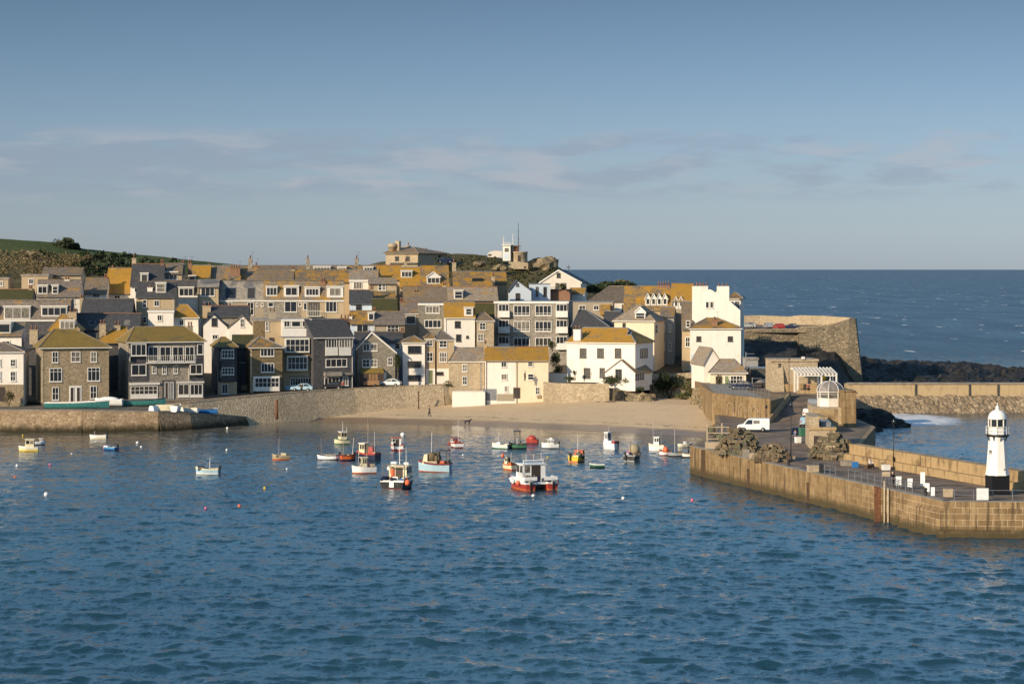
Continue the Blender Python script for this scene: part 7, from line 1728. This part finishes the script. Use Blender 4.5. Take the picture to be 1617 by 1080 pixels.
# headings: 180 = bow to the left, 90 = bow away from us
b = boat(45, 712, 5.2, 1.9, .62, 185, 'small cream cabin boat with a yellow waterline, nearest the left edge', 'gloss_cream', 'gloss_yellow', sc=(0.57, 0.8, 1.0)); cabin(b, -1.5, .9, 1.5, .45, 1.75, 'gloss_cream', 'gloss_cream'); bx(b, 'foredeck', 'gloss_cream', .9, 1.9, -.6, .6, .5, .72, top=(0, .3, .15))
b = boat(62, 702, 3.6, 1.6, .6, 20, 'small white boat with cuddy partly behind the cream cabin boat', 'gloss_white', 'gloss_navy', sc=(0.52, 0.7, 0.8)); cabin(b, .1, 1.1, 1.1, .45, 1.15, fwd=.4); outboard(b, -1.8, .55)
b = boat(155, 692, 4.6, 1.7, .55, 178, 'plain low white dinghy under the quay wall', 'gloss_white', 'gloss_cream', deck='wood_pale', sc=(0.6, 0.8, 0.9)); thwart(b, -.6, 1.4, .42); thwart(b, .5, 1.3, .45); mast(b, .9, .4, 1.3, r=.06); outboard(b, -2.3, .5)
b = boat(174, 711, 4.0, 1.7, .6, 150, 'small blue boat with red bow fender and white foredeck', 'gloss_blue', 'gloss_navy', 'gloss_pale_blue', sc=(0.65, 0.8, 0.9)); bx(b, 'foredeck', 'gloss_white', .3, 1.5, -.6, .6, .55, .8, top=(0, .3, .1)); fender(b, 1.9, -.2, .4, .3, 'pink'); outboard(b, -2.0, .55); thwart(b, -.6, 1.3, .5)
b = boat(327, 748, 3.6, 1.55, .72, 178, 'pale blue open boat with a short white pole, alone in mid harbour', 'gloss_pale_blue', 'gloss_white', 'gloss_cream', 'wood_pale', sc=(0.86, 0.95, 1)); mast(b, -.4, .3, 2.2, 'frame_white', r=.07); thwart(b, .3, 1.3, .55); clutter(b, .5, 1.0, .6, .45, 2, seed=5); outboard(b, -1.8, .6)
b = boat(443, 725.5, 3.1, 1.5, .62, 195, 'scruffy orange and brown boat with a leaning pale mast', 'tarp_tan', 'gloss_orange', 'wood_pale', 'wood_dark', sc=(0.8, 0.88, 1)); mast(b, .35, .3, 3.2, 'gloss_grey', r=.06); bx(b, 'cuddy', 'gloss_cream', -.9, -.1, -.5, .5, .4, .95); clutter(b, -.2, .9, .9, .35, 4, seed=2)
b = boat(518, 726, 4.2, 1.6, .72, 172, 'white open boat with dark blue gunwale and a thin pole at the stern', 'gloss_white', 'gloss_navy', 'gloss_navy', 'gloss_cream', rs=True, sc=(0.75, 0.88, 1)); mast(b, 1.3, .4, 3.3, 'wood_pale', r=.04, arms=((3.1, .25),)); thwart(b, 0, 1.3, .6); outboard(b, -2.1, .6)
b = boat(539, 701, 4.4, 2.0, .75, 205, 'cream and green cabin boat with a flat white roof furthest from us', 'gloss_cream', 'gloss_green', 'gloss_green', sc=(0.55, 0.75, 0.95)); cabin(b, -1.2, .7, 1.6, .55, 2.0, 'gloss_cream', 'gloss_white'); mast(b, -.3, 2.0, 3.7); mast(b, -1.2, 1.8, 2.9, y=.6, r=.04)
b = boat(550, 726.5, 3.9, 1.8, .8, 20, 'faded orange open boat beside the big red one', 'gloss_orange', 'gloss_navy', 'gloss_maroon', 'wood_dark', sc=(0.58, 0.75, 0.95)); mast(b, -1.3, .4, 3.6, 'wood_pale', r=.05); clutter(b, -1.2, .6, 1.2, .5, 4, seed=3); m = MB(); m.tube((1.0, 0, .6), (1.4, .1, 3.4), .06, .04); m.build('derrick', 'frame_white', b); outboard(b, 1.9, .7)
b = boat(580, 727, 5.6, 2.4, 1.15, 150, 'largest red fishing boat with navy lower hull and tall thin mast', 'gloss_navy', 'gloss_navy', 'gloss_red', sc=(0.66, 0.78, 0.95)); cabin(b, .1, 1.6, 1.7, .9, 2.6, 'gloss_cream', 'gloss_white', fwd=.15); mast(b, -.2, .9, 6.6, 'wood_pale', r=.07, stays=((2.8, 0, 1.5), (-2.7, .6, 1.2), (-2.7, -.6, 1.2))); mast(b, -1.9, .8, 4.4, r=.05); clutter(b, -2.2, -.3, 1.6, .85, 6, seed=4); fender(b, -1.0, -1.3, .7, .22, 'fluo_orange'); bx(b, 'winch', 'gloss_red', -1.9, -.5, -.7, .6, .8, 2.1, top=(.2, .2, .2))
b = boat(574, 747, 4.4, 1.8, .82, 200, 'white fishing boat with upright cream wheelhouse before the red boat', 'gloss_white', 'gloss_orange', 'gloss_white', 'gloss_cream', sc=(0.74, 0.88, 1)); cabin(b, -.5, .6, 1.0, .6, 2.1, 'gloss_cream', 'gloss_cream', fwd=.1); mast(b, -.6, .6, 4.3, 'wood_pale', r=.06, stays=((2.1, 0, 1.1), (-2.0, 0, .8))); mast(b, 1.0, .6, 2.6, r=.035); rails(b, .8, 2.0, 1.2, .9, .5, 4); clutter(b, -1.9, -.6, 1.1, .55, 5, seed=17); bx(b, 'engine_box', 'wood_dark', -1.5, -.9, -.35, .35, .5, .95)
b = boat(626, 710, 3.3, 1.7, .75, 100, 'small white boat with a red lower hull seen stern on', 'gloss_white', 'gloss_red', 'gloss_orange', sc=(1.05, 1.1, 1.05)); cabin(b, -.2, 1.0, 1.3, .6, 1.7, 'gloss_white', 'gloss_orange', fwd=.3); outboard(b, -1.65, .6, .5); fender(b, -.5, -.9, .5, .2)
b = boat(631, 769, 5.4, 2.9, 1.05, 74, 'cluttered black hulled fishing boat with white wheelhouse seen from the stern', 'gloss_black', 'gloss_maroon', 'gloss_white', sc=(1.12, 1.2, 1.08)); cabin(b, -.6, 1.5, 2.0, .8, 2.5, 'gloss_cream', 'gloss_cream'); mast(b, .1, 2.5, 5.6, r=.05, arms=((4.6, .5),)); mast(b, .5, 2.5, 4.6, y=-.6, r=.03); bx(b, 'life_raft', 'gloss_white', -.2, .5, .3, .9, 2.6, 2.95); bx(b, 'radar', 'gloss_white', .6, .9, -.8, -.2, 2.6, 2.85)
for y in (-1.2, 1.2):
    m = MB(); m.tube((-2.1, y, .9), (-2.1, y, 2.9), .05); m.build('gantry_post', 'metal', b)
m = MB(); m.tube((-2.1, -1.2, 2.9), (-2.1, 1.2, 2.9), .06); m.tube((-2.1, 0.9, 2.9), (-.6, .9, 2.5), .04); m.build('gantry_beam', 'metal', b); clutter(b, -2.3, -.8, 2.0, .75, 9, ('net', 'gloss_blue', 'rope', 'gloss_white', 'net_green'), 6); clutter(b, -2.6, -1.0, 2.4, 1.0, 8, ('gloss_navy', 'rope', 'gloss_white', 'net', 'gloss_navy'), 16); rails(b, -2.4, -.8, 2.5, 1.05, .5); fender(b, -2.3, -1.6, .85, .3); bx(b, 'orange_panel', 'fluo_orange', -.68, -.62, .35, .75, .9, 2.2); fender(b, 1.2, 1.55, 2.0, .22, 'gloss_white')
m = MB(); m.box(-2.79, -2.72, -.25, .25, .3, .95); m.build('transom_panel', 'gloss_white', b)
b = boat(686, 744, 5.4, 2.2, 1.0, 168, 'pale blue fishing boat with maroon gunwale and a box of tan netting amidships', 'gloss_pale_blue', 'gloss_orange', 'gloss_maroon', boot=.07, sc=(0.84, 1, 1.15)); bx(b, 'wheelhouse', 'gloss_cream', 1.0, 1.9, -.7, .7, .8, 2.0, top=(.05, .3, .05)); mast(b, .55, .7, 4.6, r=.06, arms=((4.1, .2), (2.6, .2)))
bx(b, 'net_bin', 'wood_pale', -.7, 1.0, -.85, .85, .8, 1.25)
for q, (x, y, z, r, mt) in enumerate([(-.4, -.3, 1.6, .6, 'net'), (.3, .2, 1.8, .65, 'net'), (.8, -.3, 1.5, .55, 'rope'), (-.1, -.5, 1.4, .5, 'rope'), (-.6, .4, 1.5, .5, 'net'), (1.3, .0, 1.35, .45, 'net'), (.1, -.65, 1.75, .4, 'tarp_tan')]):
    m = MB(); m.ball((x, y, z), r, 9, 6, 0, (1.1, 1, .95)); m.v = [(a * (1 + .16 * fbm(a * 3, c * 3, q)), e, c * (1 + .12 * fbm(c * 4, a * 2, q))) for a, e, c in m.v]; m.build('net_pile', mt, b)
clutter(b, -2.2, -.8, 1.6, .8, 9, ('net', 'rope', 'wood_dark', 'gloss_orange', 'gloss_green', 'gloss_white'), 7)
for x in (-.7, -2.3):
    for y in (-.9, .9): m = MB(); m.tube((x, y, .7), (x + .1, y * .9, 2.5), .05); m.build('gantry_post', 'metal_dark', b)
m = MB(); m.tube((-.6, -.81, 2.5), (-2.2, -.81, 2.5), .05); m.tube((-.6, .81, 2.5), (-2.2, .81, 2.5), .05); m.tube((-2.2, -.81, 2.5), (-2.2, .81, 2.5), .05); m.build('gantry_beam', 'metal_dark', b); bx(b, 'rudder', 'gloss_navy', -2.75, -2.68, -.1, .1, -.3, .75)
b = boat(720, 706, 3.2, 1.7, .75, 110, 'small white boat with red cockpit trim and a thin mast', 'gloss_white', 'gloss_maroon', 'gloss_red'); cabin(b, .0, 1.0, 1.3, .6, 1.35, 'gloss_white', 'gloss_red', fwd=.4); mast(b, -1.1, .5, 4.2, r=.03); fender(b, .4, 1.0, .5, .22, 'gloss_red'); bx(b, 'cockpit_cover', 'gloss_red', -.6, -.2, -.4, .4, .6, 1.1)
b = boat(790, 708, 4.0, 1.7, .7, 160, 'long low white boat with green waterline left of the dark framed boat', 'gloss_white', 'gloss_green', 'gloss_cream', 'gloss_white', dz=.15, sc=(0.68, 0.85, 0.95)); bx(b, 'cuddy', 'gloss_white', -.2, 1.2, -.6, .6, .6, 1.0, top=(.1, .5, .15)); mast(b, .4, .6, 3.0, r=.03); outboard(b, -2.0, .6)
b = boat(818, 708, 4.0, 1.9, .7, 175, 'dark green workboat with a black roofed frame', 'gloss_green', 'gloss_black', 'gloss_black', 'wood_dark', sc=(0.66, 0.8, 0.98))
for x in (-.5, .7):
    for y in (-.7, .7): m = MB(); m.tube((x, y, .4), (x, y, 2.7), .045); m.build('frame_post', 'metal_dark', b)
bx(b, 'canopy', 'gloss_black', -.75, .95, -.85, .85, 2.7, 2.8); bx(b, 'console', 'gloss_grey', -.1, .4, -.4, .4, .4, 1.6); clutter(b, -1.6, -.6, 1.2, .4, 4, seed=9)
b = boat(840, 700, 3.2, 1.6, .7, 165, 'boat under a bright red cover', 'gloss_red', 'gloss_maroon', 'gloss_red', 'gloss_red', dz=.05, sc=(0.6, 0.75, 0.9)); m = MB(); m.lathe([(1.0, 0), (.95, .35), (.55, .75), (.02, .85)], 14); m.v = [(x * 1.25, y * .75, z + .62) for x, y, z in m.v]; m.build('cover', 'gloss_red', b)
b = boat(868, 708, 3.8, 1.8, .75, 190, 'small white cabin cruiser with dark side windows right of the red cover', 'gloss_white', 'gloss_navy', sc=(0.68, 0.85, 0.95)); cabin(b, -.7, .9, 1.45, .6, 1.4, fwd=.5); bx(b, 'windscreen', 'gloss_white', -.5, .2, -.5, .5, 1.45, 1.75, top=(.1, .3, .1)); outboard(b, -1.9, .6)
b = boat(803, 741, 4.0, 1.7, .75, 130, 'orange and cream boat half hidden behind the red catamaran', 'gloss_cream', 'gloss_orange', 'gloss_orange', sc=(0.62, 0.75, 1)); cabin(b, -.2, .8, 1.1, .6, 1.7, 'gloss_cream', 'gloss_grey', fwd=.2); mast(b, -.8, .5, 2.4, 'frame_white', r=.06); fender(b, .6, 1.0, 1.9, .28, 'fluo_orange'); clutter(b, -1.5, -.4, 1.2, .5, 4, seed=10)
# the red catamaran
D = dist(773); root = empty('catamaran', (X_(840, D), D + 1.8, 0), 'big red and white catamaran workboat with twin hulls seen from the stern', 'boat', BOATG, R(112)); root.scale = (.86, .86, 1.0)
for s in (-1, 1):
    mb = MB(); hull(mb, 7.6, 1.7, .95, stern=.95, boot=.2, sheer=.55); m_ = mb.build('hull', ['gloss_red', 'gloss_orange', 'gloss_white'], root); m_.location = (0, s * 1.75, 0)
bx(root, 'bridge_deck', 'gloss_white', -3.3, 2.6, -2.4, 2.4, .75, 1.0); bx(root, 'bulwark', 'gloss_white', -3.4, -1.2, -2.62, -2.52, .95, 1.65); bx(root, 'bulwark', 'gloss_white', -3.4, -1.2, 2.52, 2.62, .95, 1.65)
bx(root, 'transom_rail', 'gloss_white', -3.5, -3.4, -2.6, -.6, 1.25, 1.7); bx(root, 'transom_rail', 'gloss_white', -3.5, -3.4, .6, 2.6, 1.25, 1.7); bx(root, 'foredeck', 'gloss_white', 1.6, 3.4, -2.3, 2.3, 1.003, 1.35, top=(0, .3, .3))
cabin(root, -.9, 1.9, 3.6, 1.0, 3.05, fwd=.5)
for y in (-1.75, 1.75): outboard(root, -3.65, .55, y); bx(root, 'motor_cowl', 'gloss_grey', -4.05, -3.65, y - .2, y + .2, .75, 1.35)
for y in (-1.4, -.2, 1.0): mast(root, -.2, 3.1, 4.3 + .2 * abs(y), y=y, r=.03, name='aerial')
rails(root, -3.3, -1.0, 5.0, 1.65, .6); rails(root, 1.8, 3.3, 4.2, 1.3, .6, 4); bx(root, 'radar_arch', 'gloss_white', -.7, -.4, -1.6, 1.6, 3.5, 3.62)
for y in (-1.55, 1.55): m = MB(); m.tube((-.55, y, 3.1), (-.55, y, 3.52), .05); m.build('arch_post', 'gloss_white', root)
fender(root, -2.6, -2.95, .9, .28); fender(root, -1.8, 2.95, .9, .28); fender(root, .2, 2.9, .9, .25, 'gloss_white'); clutter(root, -3.0, -1.2, 3.4, 1.0, 8, ('gloss_orange', 'gloss_grey', 'net', 'gloss_grey', 'gloss_navy'), 11)
for y in (-1.9, -1.0, 1.0, 1.9): m = MB(); m.tube((-3.3, y, 1.0), (-3.3, y, 2.0), .03); m.build('stanchion', 'metal', root)
b = boat(913, 728, 4.2, 1.8, .95, 68, 'bright yellow hulled boat with orange cabin top and thin mast', 'gloss_yellow', 'gloss_orange', 'gloss_cream', 'wood_dark'); cabin(b, .2, 1.2, 1.2, .7, 1.5, 'fluo_orange', 'gloss_orange', fwd=.3); mast(b, -.2, .6, 3.7, r=.035); clutter(b, -1.6, 0, 1.3, .7, 5, seed=12); outboard(b, -2.1, .8, .4); fender(b, -.6, -1.0, .6, .2, 'gloss_black')
b = boat(963, 709, 4.2, 1.9, .85, 140, 'white cabin boat with tall wheelhouse and red stern flag box', 'gloss_white', 'gloss_white', 'gloss_white', sc=(0.62, 0.75, 1.05)); cabin(b, .1, 1.3, 1.4, .7, 2.4, fwd=.25); mast(b, .4, 2.4, 3.2, r=.035); bx(b, 'engine_box', 'gloss_red', -1.9, -1.2, -.5, .5, .6, 1.25); outboard(b, -2.1, .7, -.3); bx(b, 'cockpit_side', 'gloss_white', -1.2, .1, -.8, .8, .7, 1.25)
b = boat(943, 738, 2.6, 1.2, .5, 178, 'little grey green rowing dinghy with white gunwale', 'gloss_green', 'gloss_black', 'gloss_white', 'gloss_grey', sc=(0.82, 0.9, 0.9)); thwart(b, -.3, 1.0, .4); thwart(b, .5, .9, .4)
b = boat(1000, 727, 4.2, 2.0, .85, 70, 'dark workboat piled with nets and gear right of the grey dinghy', 'gloss_black', 'gloss_grey', 'gloss_grey', 'wood_dark'); m = MB(); m.ball((.6, 0, 1.5), .8, 10, 8, 0, (1, 1, 1.1)); m.build('tarp_heap', 'tarp_tan', b); clutter(b, -1.8, 1.2, 1.6, .6, 11, ('net', 'rope', 'gloss_black', 'gloss_white', 'gloss_navy', 'pink'), 13); mast(b, -1.3, .6, 2.9, 'metal_dark', r=.05); fender(b, .5, 1.2, .7, .25, 'pink'); outboard(b, -2.1, .8, .5)
b = boat(1037, 711, 4.4, 1.9, .85, 165, 'white boat with cabin and thin mast nearest the pier', 'gloss_white', 'gloss_white', 'gloss_cream', sc=(0.56, 0.8, 1)); cabin(b, -.8, .7, 1.4, .7, 2.0, fwd=.2); mast(b, .9, .7, 5.0, r=.04, stays=((2.1, 0, 1.1), (-2.0, 0, .9))); mast(b, -1.3, .6, 2.8, r=.03); fender(b, -1.5, -1.0, .7, .26)
b = boat(1050, 719, 3.6, 1.6, .65, 200, 'orange covered boat among the rafted dinghies by the pier', 'gloss_white', 'gloss_maroon', 'gloss_orange', sc=(0.5, 0.72, 0.9)); m = MB(); m.ball((-.2, 0, .9), .7, 10, 7, 0, (1.2, .9, .8)); m.build('cover', 'fluo_orange', b); clutter(b, .3, 1.3, .8, .45, 3, seed=14)
b = boat(1070, 720.5, 4.2, 1.6, .5, 175, 'grey inflatable dinghy rafted with a pale mast by the pier', 'gloss_grey', 'gloss_black', 'gloss_grey', 'rubber', rs=True, sc=(0.68, 0.85, 0.95)); mast(b, .6, .3, 4.2, 'frame_white', r=.05); outboard(b, -2.1, .45); clutter(b, -.8, .6, .8, .2, 3, seed=15)
b = boat(1082, 706, 4.0, 1.6, .6, 20, 'cream inflatable dinghy rafted closest to the beach', 'gloss_cream', 'gloss_grey', 'gloss_white', 'gloss_grey', rs=True, sc=(0.62, 0.8, 0.9)); thwart(b, 0, 1.2, .5); bx(b, 'console', 'gloss_white', -.3, .2, -.3, .3, .3, 1.0)
b = boat(1088, 722, 4.2, 1.6, .5, 172, 'white dinghy rafted against the pier corner', 'gloss_white', 'gloss_black', 'gloss_cream', 'wood_pale', sc=(0.48, 0.8, 0.9)); thwart(b, -.6, 1.2, .42); thwart(b, .5, 1.2, .42); outboard(b, -2.1, .45)
# boats drawn up on the quay and slipway
QG = 'boats drawn up on the quay'
def qz(px, D): return interp(px, [(a, c) for a, b_, c in MID])
def shore_boat(px, D, z, L, B, fb, head, label, hm, tm, deck='wood_pale', flip=False):
    b = boat(px, 0, L, B, fb, head, label, hm, hm, tm, deck, name='beached_boat', D=D, z=z + .25, group=QG)
    if flip: b.rotation_euler = (R(180), 0, R(head)); b.location.z = z + fb * 1.15
    return b
b = shore_boat(122, 390, 3.72, 11.0, 1.9, .85, 2, 'long teal rowing gig with white lower strake before the stone house', 'gloss_teal', 'gloss_white')
for x in (-3.2, -1.6, 0, 1.6, 3.2): thwart(b, x, 1.4, .72)
b = shore_boat(228, 396, 3.85, 7.6, 1.7, .75, 4, 'shorter teal gig before the balcony house', 'gloss_teal', 'gloss_navy')
for x in (-2, 0, 2): thwart(b, x, 1.3, .65)
b = shore_boat(172, 394.5, 3.95, 4.8, 1.8, .8, 178, 'white covered boat behind the end of the long teal gig', 'gloss_white', 'gloss_white', 'gloss_white'); m = MB(); m.ball((0, 0, .7), .8, 10, 7, 0, (2.4, 1, .7)); m.build('cover', 'gloss_white', b)
shore_boat(247, 390, 3.25, 2.8, 1.3, .6, 60, 'upturned white tender at the top of the slipway, leftmost of three', 'gloss_white', 'gloss_white', flip=True); shore_boat(262, 390.5, 3.2, 3.4, 1.5, .75, 10, 'upturned cream dinghy on the slipway between two white boats', 'gloss_cream', 'gloss_cream', flip=True); shore_boat(279, 391.5, 3.05, 3.2, 1.5, .8, 80, 'white dinghy standing end on at the right of the upturned cream one', 'gloss_white', 'gloss_white'); shore_boat(298, 394, 2.75, 3.4, 1.4, .55, 170, 'low white dinghy left of the dark blue one on the slipway', 'gloss_white', 'gloss_cream'); b = shore_boat(321, 396.5, 2.35, 5.0, 1.6, .65, 176, 'dark blue dinghy with white stern lying on the slipway', 'gloss_blue', 'gloss_navy'); bx(b, 'stern_cover', 'gloss_white', -2.6, -1.9, -.6, .6, .3, .75)
# trailer crate by the gabled house
m = empty('boat_trailer', (X_(590, 426), 426, 5.42), 'wooden box trailer parked on the quay before the tiled porch', 'trailer'); bx(m, 'box', 'wood', -1.1, 1.1, -.7, .7, .45, 1.3)
for s in (-1, 1):
    w = MB(); w.lathe([(.01, -.08), (.32, -.08), (.32, .08), (.01, .08)], 12); w.v = [(x + .3, z + s * .78, y + .32) for x, y, z in w.v]; w.build('wheel', 'rubber', m)
bx(m, 'drawbar', 'metal_dark', -2.0, -1.1, -.06, .06, .45, .55)
# ---------------------------------------------------------------- mooring buoys
WAT = dict(white='gloss_white', pink='pink', orange='fluo_orange', yellow='gloss_yellow')
base = {}
for px, py, r, c, l in [(217, 700, .30, 'white', 'white mooring buoy right of the blue boat, upper of a pair'), (223, 706.5, .24, 'white', 'small white mooring buoy right of the blue boat, lower of a pair'), (113, 717, .16, 'white', 'tiny white buoy below the cream cabin boat to its right'), (27, 736, .26, 'white', 'white buoy near the left edge of the harbour'),
        (79, 734, .28, 'pink', 'pink buoy at the left of the harbour'), (24, 754, .24, 'orange', 'pale orange buoy below the leftmost white buoy'), (73, 782, .36, 'white', 'largest white buoy, lowest at the left'), (36, 688, .24, 'yellow', 'yellow buoy against the left of the quay wall'),
        (359, 676.5, .26, 'white', 'white buoy under the slipway wall'), (358, 711, .22, 'white', 'white buoy between the pale blue boat and the slipway'), (325, 803, .26, 'pink', 'pink buoy below the pale blue boat'), (378, 800, .34, 'orange', 'orange buoy below the pale blue boat, right of the pink one'),
        (418, 771.5, .28, 'yellow', 'drab yellow buoy right of the pale blue boat'), (453, 741, .18, 'white', 'tiny white buoy under the leaning masted boat'), (1093, 790.5, .30, 'pink', 'pink buoy off the pier corner'), (984, 787.5, .26, 'white', 'white buoy in open water before the pier'), (948, 761, .26, 'pink', 'dark pink buoy below the grey dinghy'),
        (842, 784, .28, 'white', 'pale buoy just under the red catamaran'), (865, 722, .22, 'yellow', 'yellow buoy left of the yellow boat'), (731, 719, .18, 'white', 'tiny white buoy right of the netting boat'), (636, 688, .5, 'white', 'round white buoy ball behind the black hulled boat')]:
    r *= .62 if c in ('pink', 'orange', 'yellow') else .8; D = dist(py); m = MB(); m.ball((0, 0, r * .45), r, 12, 8); o = m.build('mooring_buoy', WAT[c], None, (X_(px, D), D, 0)); tag(o, l, 'buoy', 'mooring buoys')
    m = MB(); m.tube((0, 0, r * 1.4), (0, 0, r * 1.75), r * .14, n=5); m.build('eye', 'metal_dark', o)
